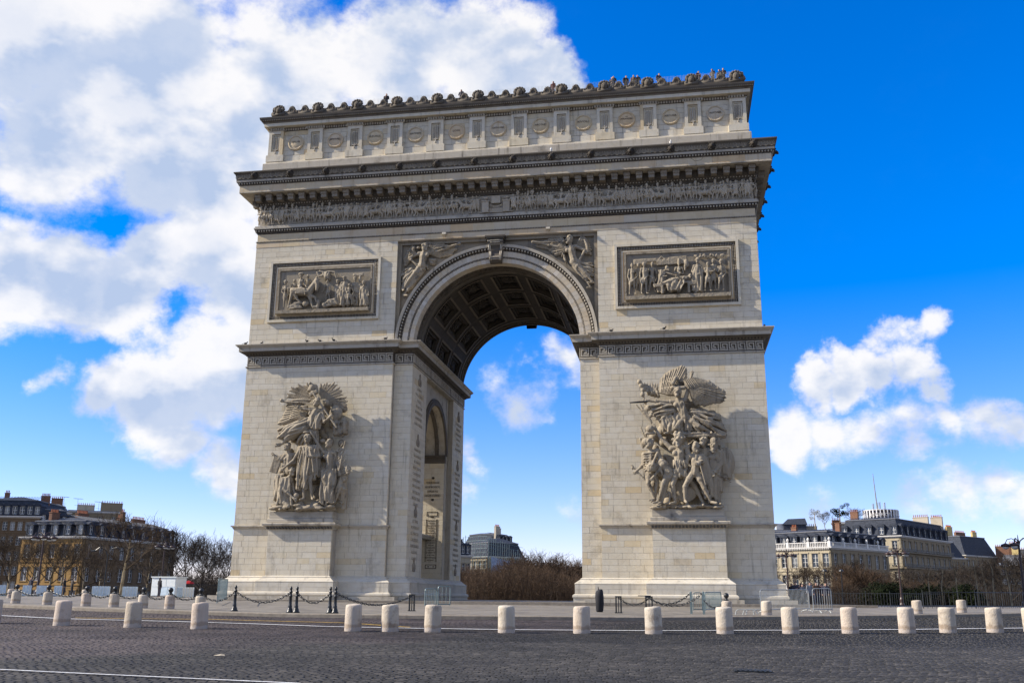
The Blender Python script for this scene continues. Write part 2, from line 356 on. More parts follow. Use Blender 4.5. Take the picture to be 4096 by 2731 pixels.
# stone setts: courses run round the square, domed tops with open joints
def setts():
    cells = []
    r = 47.12; row = 0; rr = random.Random(3)
    while r < 78.5:
        d = .135+rr.uniform(-.01, .01); w0 = .215
        n = int(2*math.pi*r/w0); off = rr.random()
        for i in range(n):
            a = (i+off)*2*math.pi/n; x, y = CX+(r+d/2)*math.cos(a), CY+(r+d/2)*math.sin(a)
            dx, dy = x-CAM[0], y-CAM[1]; dep = dx*_fw[0]/math.cos(PITCH)+dy*_fw[1]/math.cos(PITCH); lat = dx*_r[0]+dy*_r[1]
            if dep < 12.0 or abs(lat) > dep*.56+1.5 or dep > 62: continue
            cells.append((dep, a, r, d, w0))
        r += d; row += 1
    cells.sort(key=lambda c: c[0])
    return cells
cells = setts()
def sett_geo(a, r, d, w, k, lod):
    rr = random.Random(k); g = .010; h = rr.uniform(-.003, .004); tl = rr.uniform(-.012, .012); rm = r+d/2
    c, s = math.cos(a), math.sin(a); x0, y0 = CX+rm*c, CY+rm*s; z0 = gz(x0, y0)+h-.004
    hw, hd = (w-g)/2*rr.uniform(.93, 1.0), (d-g)/2*rr.uniform(.93, 1.0)
    P = []
    def add(u, v, dz): P.append((x0-s*u+c*v, y0+c*u+s*v, z0+dz+tl*u))
    if lod:
        add(-hw, -hd, -.03); add(hw, -hd, -.03); add(hw, hd, -.03); add(-hw, hd, -.03)
        for q in (.86,):
            add(-hw*q, -hd*q, 0); add(hw*q, -hd*q, 0); add(hw*q, hd*q, 0); add(-hw*q, hd*q, 0)
        Fc = [(0, 1, 5, 4), (1, 2, 6, 5), (2, 3, 7, 6), (3, 0, 4, 7), (4, 5, 6, 7)]
    else:
        for q, dz in ((1.0, -.05), (.97, -.012), (.82, -.002), (.35, .002)):
            add(-hw*q, -hd*q, dz); add(hw*q, -hd*q, dz); add(hw*q, hd*q, dz); add(-hw*q, hd*q, dz)
        Fc = [(j*4+i, j*4+(i+1) % 4, (j+1)*4+(i+1) % 4, (j+1)*4+i) for j in range(3) for i in range(4)]+[(12, 13, 14, 15)]
    return P, Fc
vis = []
for k, (dep, a, r, d, w) in enumerate(cells):            # the 300 setts that show largest: just inside the bottom edge of the picture
    x, y = CX+r*math.cos(a), CY+r*math.sin(a); q = np.array([x, y, gz(x, y)])-CAM; zc = q@_fw; py = 1365.5-F*(q@_u2)/zc; px = 2048+F*(q@_r2)/zc
    if py < 2722 and 10 < px < 4086: vis.append(k)
    if len(vis) >= 300: break
vis = set(vis); mb = MB()
for k, (dep, a, r, d, w) in enumerate(cells):
    P, Fc = sett_geo(a, r, d, w, k, dep > 30)
    if k in vis: m1 = MB(); m1.add(P, Fc); m1.build('sett', M['sett'], road)
    else: mb.add(P, Fc)
so_ = mb.build('sett_paving', M['sett'], road, kind='stuff')
# painted lines
def strip(name, pts, w, mat, lift=.012):
    P = []
    for a, b in zip(pts[:-1], pts[1:]):
        for i in range(14): P.append(on_ground(a[0]+(b[0]-a[0])*i/14, a[1]+(b[1]-a[1])*i/14))
    P.append(on_ground(*pts[-1])); mb = MB(); v = []
    for i, p in enumerate(P):
        q = P[min(i+1, len(P)-1)]; o = P[max(i-1, 0)]; t = np.array([q[0]-o[0], q[1]-o[1]]); t /= np.linalg.norm(t); nrm = np.array([-t[1], t[0]])
        ww = w/2*(1+rnd.uniform(-.14, .14))
        for s in (-1, 1): x, y = p[0]+nrm[0]*s*ww, p[1]+nrm[1]*s*ww; v.append((x, y, gz(x, y)+lift+.012))
    mb.add(v, [(2*i, 2*i+1, 2*i+3, 2*i+2) for i in range(len(P)-1)], .5); o = mb.build(name, mat); tag(o, kind='structure'); return o
strip('white_road_line', [(-300, 2452), (0, 2464), (257, 2477), (700, 2488), (1000, 2497), (1300, 2508), (1640, 2515), (2027, 2521), (2612, 2525), (3156, 2523), (3618, 2520), (4096, 2514), (4400, 2509)], .17, M['white_paint'])
strip('yellow_road_line', [(300, 2474), (560, 2477), (850, 2480), (1100, 2487), (1380, 2494), (1500, 2502), (1640, 2512)], .12, M['yellow_paint'], .016)
strip('white_lane_line', [(-300, 2667), (0, 2684), (300, 2699), (620, 2714), (900, 2727), (1200, 2741)], .075, M['white_paint'])

# ------------------------------------------------------------------ the arch: architecture
arch = empty('triumphal_arch'); tag(arch, 'colossal pale limestone triumphal arch with carved friezes and sculpture groups', 'arch')
HW, XI, RI, YS, DP = 22.41, 8.94, 7.31, .56, 22.2       # half width, inner edge of the piers, half opening, set-back of the arch strip, depth
ZC, RO = 21.48, 8.90                                      # springing centre and outer radius of the main archivolt
Y1 = DP-YS
plat = MB(); plat.box(-28, 28, -8, 30.2, -.4, 0, .5); plat = plat.build('platform', M['forecourt']); tag(plat, kind='structure')
mb = MB()
for i in range(40): mb.box(-28.1+i*1.405+.006, -28.1+(i+1)*1.405-.006, -8.16, -7.72, -.42, .012)
for i in range(0): pass
edge_o = mb.build('platform_step', M['granite'], plat, kind='stuff')

# --- cores (the joints between the blocks show this)
J = .03
def core(name, boxes):
    mb = MB()
    for b in boxes: mb.box(*b, .5)
    return mb.build(name, M['joint'], arch)
LAT0, LAT1, LZ, LR = 6.88, 15.32, 13.98, 4.22            # side passage
PIER = {}
for s in (-1, 1):
    def X(a, b): return (min(s*a, s*b), max(s*a, s*b))
    bx = []
    for (ya, yb) in ((J, LAT0), (LAT1, DP-J)): bx.append((*X(XI+J, HW-J), ya, yb, 0, LZ+.01))
    bx.append((*X(XI+J, HW-J), J, LAT0-.8, LZ+.01, 31.2)); bx.append((*X(XI+J, HW-J), LAT1+.8, DP-J, LZ+.01, 31.2)); bx.append((*X(XI+J, HW-J), LAT0-.8, LAT1+.8, 19.4, 31.2))
    for (ya, yb) in ((YS+J, 5.6), (16.6, Y1-J)): bx.append((*X(RI+J, XI+.4), ya, yb, 0, 21.4))
    bx.append((*X(RI+.05, XI+.4), 5.6, 16.6, 19.9, 21.4))
    PIER[s] = core('pier', bx)
# spandrel plates with the lateral arch cut out, both faces of each side passage
def arch_plate(mb, c, r, half, z0, ztop, mapf, seg=28, t=.5):
    for i in range(seg):
        a0, a1 = math.pi*i/seg, math.pi*(i+1)/seg
        def edge(a):
            ca, sa = math.cos(a), math.sin(a); k = min(half/abs(ca) if abs(ca) > 1e-6 else 1e9, (ztop-z0)/sa if sa > 1e-6 else 1e9); return (c+ca*k, z0+sa*k)
        p = [(c+r*math.cos(a0), z0+r*math.sin(a0)), edge(a0), edge(a1), (c+r*math.cos(a1), z0+r*math.sin(a1))]
        corner = None
        for cc in ((c+half, ztop), (c-half, ztop)):
            if (edge(a0)[0]-cc[0])*(edge(a1)[0]-cc[0]) <= 1e-9 and abs(edge(a0)[1]-edge(a1)[1]) > 1e-6 and abs(edge(a0)[0]-edge(a1)[0]) > 1e-6: corner = cc
        if corner: p = [p[0], p[1], corner, p[2], p[3]]
        mb.add([mapf(*q) for q in p], [tuple(range(len(p)))], t)
for s in (-1, 1):
    mb = MB()
    for xx in (7.78, HW+.01): arch_plate(mb, 11.1, LR, 5.5, LZ, 19.95, lambda a, z, xx=xx, s=s: (s*xx, a, z))
    for ya, yb in ((5.6, LAT0), (LAT1, 16.6)): mb.box(*sorted((s*7.78, s*8.95)), ya, yb, 0, LZ, .5)
    # barrel of the side passage
    seg = 24
    for i in range(seg):
        a0, a1 = math.pi*i/seg, math.pi*(i+1)/seg
        mb.quad((s*7.78, 11.1+LR*math.cos(a0), LZ+LR*math.sin(a0)), (s*22.4, 11.1+LR*math.cos(a0), LZ+LR*math.sin(a0)), (s*22.4, 11.1+LR*math.cos(a1), LZ+LR*math.sin(a1)), (s*7.78, 11.1+LR*math.cos(a1), LZ+LR*math.sin(a1)))
    mb.build('side_passage_wall', M['trim'], arch)
def arch_ring(mb, prof, c, z0, mapf, seg=40, t=None):     # prof = [(radius, out), ...] swept over the half circle
    v = []
    for i in range(seg+1):
        a = math.pi*i/seg
        for r, o in prof: v.append(mapf(c+r*math.cos(a), o, z0+r*math.sin(a)))
    m = len(prof); mb.add(v, [(i*m+j, i*m+j+1, (i+1)*m+j+1, (i+1)*m+j) for i in range(seg) for j in range(m-1)], t)
for s in (-1, 1):
    mb = MB(); arch_ring(mb, [(LR, 0), (LR, .2), (LR+.38, .2), (LR+.4, .12), (LR+.6, .16), (LR+.62, 0)], 11.1, LZ, lambda a, o, z, s=s: (s*(7.78-o), a, z))
    mb.build('side_archivolt', M['soot'], arch)
for s in (-1, 1):
    mb = MB()
    for ya, yb in ((LAT0, None), (LAT1, None)):
        mb = MB()
        for e, z0, z1 in ((.10, LZ-.75, LZ-.5), (.16, LZ-.5, LZ-.2), (.30, LZ-.2, LZ+.02)):
            if ya == LAT0: mb.box(*sorted((s*7.70, s*22.0)), ya-.2, ya+e, z0, z1)
            else: mb.box(*sorted((s*7.70, s*22.0)), ya-e, ya+.2, z0, z1)
        mb.build('side_impost', M['soot'], arch)
for s in (-1, 1):                                          # coffer ribs under the side barrel
    mb = MB()
    for k in range(9):
        xa = s*(8.4+k*1.6)
        arch_ring(mb, [(LR, 0), (LR-.14, 0), (LR-.14, .35), (LR, .35)], 11.1, LZ, lambda a, o, z, xa=xa, s=s: (xa+s*o, a, z), 24)
    mb.build('side_vault_ribs', M['soot'], arch)

# --- ashlar: blocks with open joints
blocks = []                                                # (axis, plane, a0, a1, z0, z1)
def ashlar(axis, plane, a0, a1, z0, z1, course=.5, width=1.15, seed=0):
    n = max(1, round((z1-z0)/course)); h = (z1-z0)/n; rr = random.Random(seed+int(a0*97)+int(z0*31))
    for j in range(n):
        x = a0; first = True
        while x < a1-1e-6:
            w = width*rr.uniform(.72, 1.3)
            if first: w *= (.55 if j % 2 else 1.0)
            first = False
            if a1-(x+w) < .45: w = a1-x
            blocks.append((axis, plane, x, min(x+w, a1), z0+j*h, z0+(j+1)*h)); x += w
for s in (-1, 1):
    lo, hi = (XI, HW) if s > 0 else (-HW, -XI)
    ashlar('y', 0, lo, hi, 6.07, 19.82, seed=1); ashlar('y', 0, lo, hi, 1.89, 5.72, seed=2); ashlar('y', 0, lo, hi, 21.9, 31.16, seed=3)
    lo, hi = (RI, XI) if s > 0 else (-XI, -RI)
    ashlar('y', YS, lo, hi, 1.89, 19.82, width=.95, seed=4)
    ashlar('x'+('-' if s > 0 else '+'), s*RI, YS, 5.6, 1.89, 19.82, seed=5, width=1.4); ashlar('x'+('-' if s > 0 else '+'), s*RI, 16.6, Y1, 1.89, 19.82, seed=6, width=1.4)
    for ya, yb in ((0, LAT0-.7), (LAT1+.7, DP)): ashlar('x'+('+' if s > 0 else '-'), s*HW, ya, yb, 1.89, 19.82, seed=7, width=1.4)
    ashlar('x'+('+' if s > 0 else '-'), s*HW, 0, DP, 21.9, 31.16, seed=8, width=1.5)
PED = {-1: (-18.75, -13.2), 1: (13.0, 18.6)}; PY = -1.3    # pedestals
for s in (-1, 1): ashlar('y', PY, *PED[s], 1.89, 5.66, seed=9, width=1.35)
ashlar('y', LAT1-.03, -22.0, -7.80, 0, 13.2, seed=10, width=1.3); ashlar('y', LAT1-.03, 7.80, 22.0, 0, 13.2, seed=10, width=1.3)
front = sorted([i for i, b in enumerate(blocks) if b[0] == 'y' and b[1] < 2], key=lambda i: blocks[i][4])[:300]
fs = set(front); G = .008
ub = MB(); ub.box(0, 1, 0, 1, 0, 1, 0.0); ubm = ub.mesh('stone_block', M['ashlar'])
mb = MB()
for i, (ax, pl, a0, a1, z0, z1) in enumerate(blocks):
    pr = rnd.uniform(-.004, .004)
    if ax == 'y':
        if i in fs: inst('stone_block', ubm, PIER[-1 if a0 < 0 else 1], (a0+G, pl+pr, z0+G), scale=(a1-a0-2*G, .25, z1-z0-2*G)); continue
        mb.box(a0+G, a1-G, pl+pr, pl+.25, z0+G, z1-G)
    elif ax == 'x+': mb.box(pl-.25, pl+pr, a0+G, a1-G, z0+G, z1-G)
    else: mb.box(pl+pr, pl+.25, a0+G, a1-G, z0+G, z1-G)
mb.build('stone_blocks', M['ashlar'], arch, kind='stuff')

# --- base, string course, impost, pedestals (mouldings run round each pier)
prof_base = [(.66, -.02), (.66, .30), (.72, .34), (.74, .42), (.72, .55), (.60, .62), (.55, .64), (.55, 1.36), (.58, 1.40), (.56, 1.46), (.42, 1.56), (.26, 1.68), (.16, 1.74), (.17, 1.80), (.10, 1.84), (.0, 1.895)]
prof_str = [(-.1, 5.70), (.03, 5.72), (.06, 5.80), (.11, 5.84), (.11, 5.90), (.22, 5.94), (.22, 6.04), (-.1, 6.09)]
prof_low = [(-.1, 20.88), (.08, 20.9), (.2, 21.02), (.5, 21.16), (.58, 21.215)]
prof_imp = [(-.1, 21.2), (.60, 21.22), (.60, 21.55), (.68, 21.58), (.74, 21.66), (.85, 21.74), (.85, 21.82), (-.2, 21.95)]
prof_bead = [(-.1, 19.80), (.04, 19.82), (.09, 19.86), (.10, 19.93), (.05, 19.98), (-.1, 20.0)]
def part_ring(name, prof, mat, rects):
    for r in rects: mb = MB(); mb.ring(prof, *r); mb.build(name, mat, arch)
def lift(prof, dz, de): return [(e+de, z+dz) for e, z in prof]
for s in (-1, 1):
    a, b = sorted((s*XI, s*HW)); c, d = sorted((s*RI, s*(XI+.6)))
    part_ring('base_moulding', prof_base, M['white_base'], [(a, b, 0, DP)])
    part_ring('base_moulding', lift(prof_base, -.004, 0), M['white_base'], [(c, d, YS, Y1)])
    part_ring('string_course', prof_str, M['trim'], [(a, b, 0, DP)])
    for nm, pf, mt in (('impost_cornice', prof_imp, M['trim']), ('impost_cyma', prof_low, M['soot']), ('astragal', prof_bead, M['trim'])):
        part_ring(nm, pf, mt, [(a, b, 0, DP)]); part_ring(nm, lift(pf, -.004, 0), mt, [(c, d, YS, Y1)])
    # fret band behind the keys
    mb = MB(); mb.ring([(-.02, 19.98), (-.02, 20.9)], a, b, 0, DP, .4); mb.ring([(-.02, 19.97), (-.02, 20.89)], c, d, YS, Y1, .4); mb.build('fret_band', M['soot'], arch)
    px0, px1 = PED[s]
    ped = MB(); ped.box(px0+J, px1-J, PY+J, .1, 0, 7.1, .5); ped = ped.build('pedestal', M['joint'], arch)
    mb = MB(); mb.ring(lift(prof_base, .005, 0), px0, px1, PY, 1.0); mb.build('base_moulding', M['white_base'], ped)
    mb = MB(); mb.ring([(-.1, 5.60), (.04, 5.62), (.08, 5.74), (.2, 5.80), (.2, 5.84), (.34, 5.90), (.40, 5.95), (.42, 6.10), (.30, 6.17), (-.1, 6.19)], px0, px1, PY, 1.0); mb.build('pedestal_cornice', M['trim'], ped)
    mb = MB()                                              # dentil course of the pedestal
    n = 22
    for i in range(n): xx = px0-.1+(px1-px0+.2)*(i+.5)/n; mb.box(xx-.075, xx+.075, PY-.29, PY-.05, 5.66, 5.835)
    mb.build('dentils', M['soot'], ped, kind='stuff')
    for e, z0, z1 in ((.12, 6.17, 6.52), (-.02, 6.52, 6.80), (-.16, 6.80, 7.17)):
        mb = MB(); mb.ring([(e-.06, z0), (e, z0+.05), (e, z1-.05), (e-.05, z1)], px0, px1, PY, 1.0); mb.build('plinth_step', M['trim'], ped)
    # low stone step round the foot of each pier
    mb = MB(); n = 16
    for i in range(n): xx = a-1.3+(b-a+2.6)*i/n; mb.box(xx+.008, xx+(b-a+2.6)/n-.008, -2.55 if px0-1.1 < xx < px1+.4 else -1.25, .5, -.02, .29)
    mb.build('foot_step', M['trim'], arch, kind='stuff')
bb = MB(); rr = random.Random(21)                          # the two courses of the base
def base_course(x0, x1, y):
    for z0, z1 in ((.64, 1.0), (1.0, 1.35)):
        x = x0
        while x < x1-1e-6:
            w = min(rr.uniform(.8, 1.7), x1-x)
            if x1-(x+w) < .4: w = x1-x
            bb.box(x+.008, x+w-.008, y-.57+rr.uniform(-.004, .004), y, z0+.008, z1-.008); x += w
for s in (-1, 1):
    a, b = sorted((s*XI, s*HW)); base_course(a-.55, b+.55, 0); base_course(PED[s][0]-.56, PED[s][1]+.56, PY); c, d = sorted((s*RI, s*XI)); base_course(c-.54, d+.54, YS)
bb.build('base_stone_blocks', M['white_base'], arch, kind='stuff')
# leaf carving on the sloping base moulding
lf = MB(); lf.add([(-.06, 0, 0), (.06, 0, 0), (.075, -.19, -.22), (0, -.30, -.33), (-.075, -.19, -.22), (0, -.16, -.12)], [(0, 1, 5), (1, 2, 5), (2, 3, 5), (3, 4, 5), (4, 0, 5)])
mb = MB()
def leaves(x0, x1, y):
    n = int((x1-x0)/.19)
    for i in range(n):
        xx = x0+(x1-x0)*(i+.5)/n; mb.add(np.array(lf.v)+np.array([xx, y-.13, 1.77]), lf.f)
for s in (-1, 1):
    a, b = sorted((s*XI, s*HW)); leaves(a, b, 0); leaves(*PED[s], PY); c, d = sorted((s*RI, s*XI)); leaves(c, d, YS)
mb.build('base_leaf_carving', M['white_base'], arch, kind='stuff')
# leaf carving under the impost shelf
lf2 = MB(); lf2.add([(-.1, -.06, 0), (.1, -.06, 0), (.11, -.28, .19), (0, -.40, .26), (-.11, -.28, .19), (0, -.30, .10)], [(0, 5, 1), (1, 5, 2), (2, 5, 3), (3, 5, 4), (4, 5, 0)])
mb = MB()
def leaves2(x0, x1, y, axis='y', sgn=1):
    n = int((x1-x0)/.26)
    for i in range(n):
        t = x0+(x1-x0)*(i+.5)/n; V = np.array(lf2.v)
        if axis == 'x': V = np.stack([sgn*-V[:, 1], V[:, 0], V[:, 2]], 1); mb.add(V+np.array([y, t, 20.93]), lf2.f)
        else: mb.add(V+np.array([t, y, 20.93]), lf2.f)
for s in (-1, 1):
    a, b = sorted((s*XI, s*HW)); leaves2(a, b, 0); c, d = sorted((s*RI, s*XI)); leaves2(c, d, YS); leaves2(YS, Y1, s*RI, 'x', -s)
mb.build('impost_leaf_carving', M['dark'], arch, kind='stuff')
# meander keys
def key_mesh(flip):
    mb = MB(); k = .085; f = -1 if flip else 1
    def bar(x0, x1, z0, z1): x0, x1 = sorted((f*x0, f*x1)); mb.box(x0, x1, -.05, .02, z0, z1, .5)
    bar(-.33, .33, .78-k, .78); bar(-.33, .33, .03, .03+k); bar(-.30, -.30+k, .03+k, .62); bar(-.30+k, .14, .62-k, .62); bar(.14-k, .14, .30, .62-k); bar(-.08, .14-k, .30, .30+k)
    bar(.22, .22+k, .16, .78-k); bar(-.12, .22, .16, .16+k)
    return mb.mesh('fret_key', M['trim'])
K0, K1 = key_mesh(False), key_mesh(True)
for s in (-1, 1):
    a, b = sorted((s*XI, s*HW)); n = 19
    for i in range(n): inst('fret_key', K0 if i < 10 else K1, arch, (a+(b-a)*(i+.5)/n, -.03, 20.04), scale=((b-a)/n/.70, 1, 1))
    c, d = sorted((s*RI, s*XI))
    for i in range(2): inst('fret_key', K0 if s > 0 else K1, arch, (c+(d-c)*(i+.5)/2, YS-.03, 20.04), scale=((d-c)/2/.72, 1, 1))
    for ya, yb in ((YS, 5.6), (5.6, 16.6), (16.6, Y1)):
        n = round((yb-ya)/.72)
        for i in range(n): inst('fret_key', K0, arch, (s*(RI-.03), ya+(yb-ya)*(i+.5)/n, 20.04), rz=-s*math.pi/2, scale=((yb-ya)/n/.70, 1, 1))

# --- main arch: archivolt voussoirs, mouldings, keystone, spandrel, vault
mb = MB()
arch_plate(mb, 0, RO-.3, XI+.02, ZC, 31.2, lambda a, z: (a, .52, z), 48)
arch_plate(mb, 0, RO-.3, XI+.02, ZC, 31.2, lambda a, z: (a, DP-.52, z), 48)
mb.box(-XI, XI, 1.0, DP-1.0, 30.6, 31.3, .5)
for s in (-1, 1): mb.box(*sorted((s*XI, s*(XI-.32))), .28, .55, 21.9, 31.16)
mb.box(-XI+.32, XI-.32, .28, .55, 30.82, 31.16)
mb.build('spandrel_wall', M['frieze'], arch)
def vous(name, r0, r1, y0, y1, n, mat, seg=2):
    gapa = .008/r0; da = math.pi/n; m = MB(); v = []
    for i in range(seg+1):
        a = math.pi/2-da/2+gapa+(da-2*gapa)*i/seg
        for r, y in ((r0, y1), (r0, y0), (r1, y0), (r1, y1)): v.append((r*math.cos(a), y, r*math.sin(a)))
    f = [(i*4+j, i*4+(j+1) % 4, (i+1)*4+(j+1) % 4, (i+1)*4+j) for i in range(seg) for j in range(4)]+[(0, 1, 2, 3), (seg*4+3, seg*4+2, seg*4+1, seg*4)]
    m.add(v, f, 0.0); me = m.mesh(name, mat)
    for k in range(n):
        th = -math.pi/2+math.pi*(k+.5)/n; inst(name, me, arch, (0, 0, ZC), rot=(0, th, 0))
M['vous'] = stone('voussoir_limestone', [(0, (.48, .43, .35)), (.4, (.54, .48, .38)), (.7, (.53, .44, .31)), (1, (.57, .52, .44))], gamt=.35, streak=.3)
vous('voussoir', RI, 7.70, .40, 1.35, 61, M['vous']); vous('voussoir', 7.84, 8.32, .30, .9, 61, M['vous'])
for yy, sg in ((0, 1), (DP, -1)):
    mb = MB(); mp = lambda a, o, z, yy=yy, sg=sg: (a, yy+sg*(.56-o), z)
    arch_ring(mb, [(7.69, .1), (7.72, .2), (7.82, .22), (7.85, .2), (7.86, 0)], 0, ZC, mp, 72); arch_ring(mb, [(8.30, .2), (8.34, .26), (8.40, .28), (8.42, .28), (8.64, .50), (8.66, .52)], 0, ZC, mp, 72)
    mb.build('archivolt_moulding', M['dark'], arch)
for yy, sg in ((0, 1), (DP, -1)):
    mb = MB(); mp = lambda a, o, z, yy=yy, sg=sg: (a, yy+sg*(.56-o), z); arch_ring(mb, [(8.655, .50), (8.66, .56), (8.76, .58), (RO, .60), (RO, 0)], 0, ZC, mp, 72)
    mb.build('archivolt_rim', M['trim'], arch)
mb = MB(); n = 96                                           # eggs and beads of the archivolt
for i in range(n):
    a = math.pi*(i+.5)/n
    for sy, y in ((1, 0), (-1, DP)):
        if sy < 0: continue
        mb.ball((8.52*math.cos(a), .56-.46, ZC+8.52*math.sin(a)), (.075, .075, .095), 6, 5); mb.ball((8.36*math.cos(a), .56-.30, ZC+8.36*math.sin(a)), .03, 5, 4)
n = 190
for i in range(n): a = math.pi*(i+.5)/n; mb.ball((7.77*math.cos(a), .35, ZC+7.77*math.sin(a)), (.042, .03, .05), 5, 4)
mb.build('egg_moulding', M['trim'], arch, kind='stuff', smooth=True)
# keystone console
ks = MB(); pr = [(-.02, 30.78), (.72, 30.78), (.78, 30.70), (.80, 30.55), (.74, 30.40), (.60, 30.28), (.48, 30.0), (.46, 29.6), (.52, 29.32), (.60, 29.20), (.60, 29.02), (.50, 28.88), (.30, 28.72), (-.02, 28.68)]
def ksw(z): return .52+(z-28.7)*.085
v = [(sx*ksw(z), .45-o, z) for sx in (-1, 1) for o, z in pr]; m = len(pr)
ks.add(v, [(j, j+1, m+j+1, m+j) for j in range(m-1)]+[tuple(range(m)), tuple(range(2*m-1, m-1, -1))], .3)
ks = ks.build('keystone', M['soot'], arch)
mb = MB(); mb.box(-.9, .9, -.48, .45, 30.93, 31.08); mb.box(-.8, .8, -.40, .45, 30.79, 30.93); mb.build('keystone_cap', M['soot'], ks)
mb = MB()
for row, (o, z) in enumerate(((.84, 30.62), (.80, 30.46), (.66, 30.32), (.64, 29.14), (.58, 28.98))):
    for i in range(8): mb.ball(((i-3.5)*.105, .45-o+.02, z), (.05, .05, .075), 6, 4)
for sx in (-1, 1):
    for x in (.44, .56):
        mb.path([(sx*(x+.06), .45-.80, 30.66), (sx*(x+.05), .45-.64, 30.28), (sx*(x-.02), .45-.50, 29.7), (sx*(x-.06), .45-.64, 29.16), (sx*(x-.09), .45-.5, 28.86)], .045, 6)
mb.build('scale_carving', M['trim'], ks, smooth=True)
rk = inst('keystone', ks.data, arch, (0, DP, 0), math.pi)
# barrel vault: deep bed, ribs, seven by three coffers
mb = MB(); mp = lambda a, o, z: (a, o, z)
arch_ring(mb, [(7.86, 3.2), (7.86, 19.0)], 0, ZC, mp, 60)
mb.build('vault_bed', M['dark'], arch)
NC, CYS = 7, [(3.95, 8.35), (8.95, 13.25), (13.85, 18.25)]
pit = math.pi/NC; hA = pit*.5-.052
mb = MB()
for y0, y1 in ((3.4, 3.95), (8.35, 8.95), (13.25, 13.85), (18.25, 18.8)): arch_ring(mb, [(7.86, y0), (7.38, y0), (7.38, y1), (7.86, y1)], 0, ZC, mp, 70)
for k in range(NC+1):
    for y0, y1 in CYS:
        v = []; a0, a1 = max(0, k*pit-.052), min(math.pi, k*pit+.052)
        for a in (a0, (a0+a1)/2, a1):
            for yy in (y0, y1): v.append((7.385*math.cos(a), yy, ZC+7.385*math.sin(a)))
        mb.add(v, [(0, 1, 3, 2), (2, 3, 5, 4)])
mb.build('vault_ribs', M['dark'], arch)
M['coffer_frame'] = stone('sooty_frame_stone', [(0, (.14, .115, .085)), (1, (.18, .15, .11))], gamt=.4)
M['frame_stone'] = stone('dark_limestone', [(0, (.22, .19, .15)), (1, (.27, .235, .185))], gamt=.4)  # on the modillions this dark tone stands in for shade under the corona
def coffer_mesh():
    mb = MB(); hy = 2.15
    steps = [(7.335, 0), (7.335, .20), (7.52, .22), (7.52, .46), (7.70, .48), (7.70, .62)]
    ns = 6; rows = []
    for r, ins in steps:
        h = hA-ins/7.31; y = hy-ins; P = []
        for i in range(ns+1): a = math.pi/2-h+2*h*i/ns; P.append((r*math.cos(a), -y, r*math.sin(a)))
        for i in range(ns+1): a = math.pi/2+h-2*h*i/ns; P.append((r*math.cos(a), y, r*math.sin(a)))
        rows.append(P)
    m = len(rows[0]); v = [p for P in rows for p in P]
    mb.add(v, [(j*m+i, j*m+(i+1) % m, (j+1)*m+(i+1) % m, (j+1)*m+i) for j in range(len(rows)-1) for i in range(m)], .5)
    q = MB(); q.v = mb.v; q.f = mb.f[:m]; q.t = mb.t[:m]; mb.f = mb.f[m:]; mb.t = mb.t[m:]
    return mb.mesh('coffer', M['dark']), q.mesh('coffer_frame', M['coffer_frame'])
def rosette_mesh():
    mb = MB()
    for k in range(3):
        for i in range(8): a = 2*math.pi*i/8+k*.4; rr = .62-.2*k; mb.ball((rr*math.cos(a), rr*1.7*math.sin(a), 7.72-.06*k), (.17, .24, .10), 6, 4)
    mb.ball((0, 0, 7.55), (.16, .2, .12), 6, 4); return mb.mesh('rosette', M['dark'], True)
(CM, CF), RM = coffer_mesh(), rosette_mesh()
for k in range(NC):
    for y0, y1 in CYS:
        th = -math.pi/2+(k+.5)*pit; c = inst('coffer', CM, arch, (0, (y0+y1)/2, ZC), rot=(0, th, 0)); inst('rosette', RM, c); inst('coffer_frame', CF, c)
for ya, sg in ((0, 1), (DP, -1)):
    mb = MB(); q = lambda a, o, z, ya=ya, sg=sg: (a, ya+sg*o, z)
    arch_ring(mb, [(7.32, 1.25), (7.32, 1.55), (7.46, 1.58), (7.46, 2.35), (7.36, 2.38), (7.36, 2.48), (7.60, 2.5), (7.50, 2.9), (7.36, 2.95), (7.32, 3.4), (7.45, 3.42)], 0, ZC, q, 70); mb.build('vault_band', M['soot'], arch)
    mb = MB(); n = 44
    for i in range(n):
        a = math.pi*(i+.5)/n
        for k in range(4): mb.ball((7.44*math.cos(a+(k-1.5)*.016), ya+sg*(1.97+.25*math.sin(k*2.1+i)), ZC+7.44*math.sin(a+(k-1.5)*.016)), (.10, .12, .10), 5, 4)
    for i in range(110): a = math.pi*(i+.5)/110; mb.ball((7.52*math.cos(a), ya+sg*2.72, ZC+7.52*math.sin(a)), (.075, .13, .075), 5, 4)
    mb.build('vault_carving', M['soot'], arch, kind='stuff', smooth=True)

# --- entablature and attic
mb = MB(); mb.box(-HW+.1, HW-.1, .1, DP-.1, 31.1, 38.2, .5); mb.box(-21.9, 21.9, .55, DP-.55, 38.0, 44.3, .5); mb.build('entablature_core', M['joint'], arch)
E0 = -.08                                                   # upper wall stands a little inside the lower wall
def ent(name, prof, mat): mb = MB(); mb.ring(prof, -HW, HW, 0, DP); return mb.build(name, mat, arch)
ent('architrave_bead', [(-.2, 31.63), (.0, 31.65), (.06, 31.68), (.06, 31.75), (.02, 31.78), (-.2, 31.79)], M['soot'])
def course(name, z0, z1, y, hw, mat, w=2.1, thick=.3, side=True):
    rr = random.Random(int(z0*10)); x = -hw
    while x < hw-1e-6:
        ww = min(w*rr.uniform(.6, 1.35), hw-x)
        if hw-(x+ww) < .6: ww = hw-x
        m = MB(); m.box(x+.006, x+ww-.006, y, y+thick, z0, z1); m.build(name, mat, arch); x += ww
    if side:
        m = MB()
        for s in (-1, 1): m.box(*sorted((s*hw, s*(hw-.3))), y+thick, DP-y, z0, z1)
        m.build(name+'_return', mat, arch)
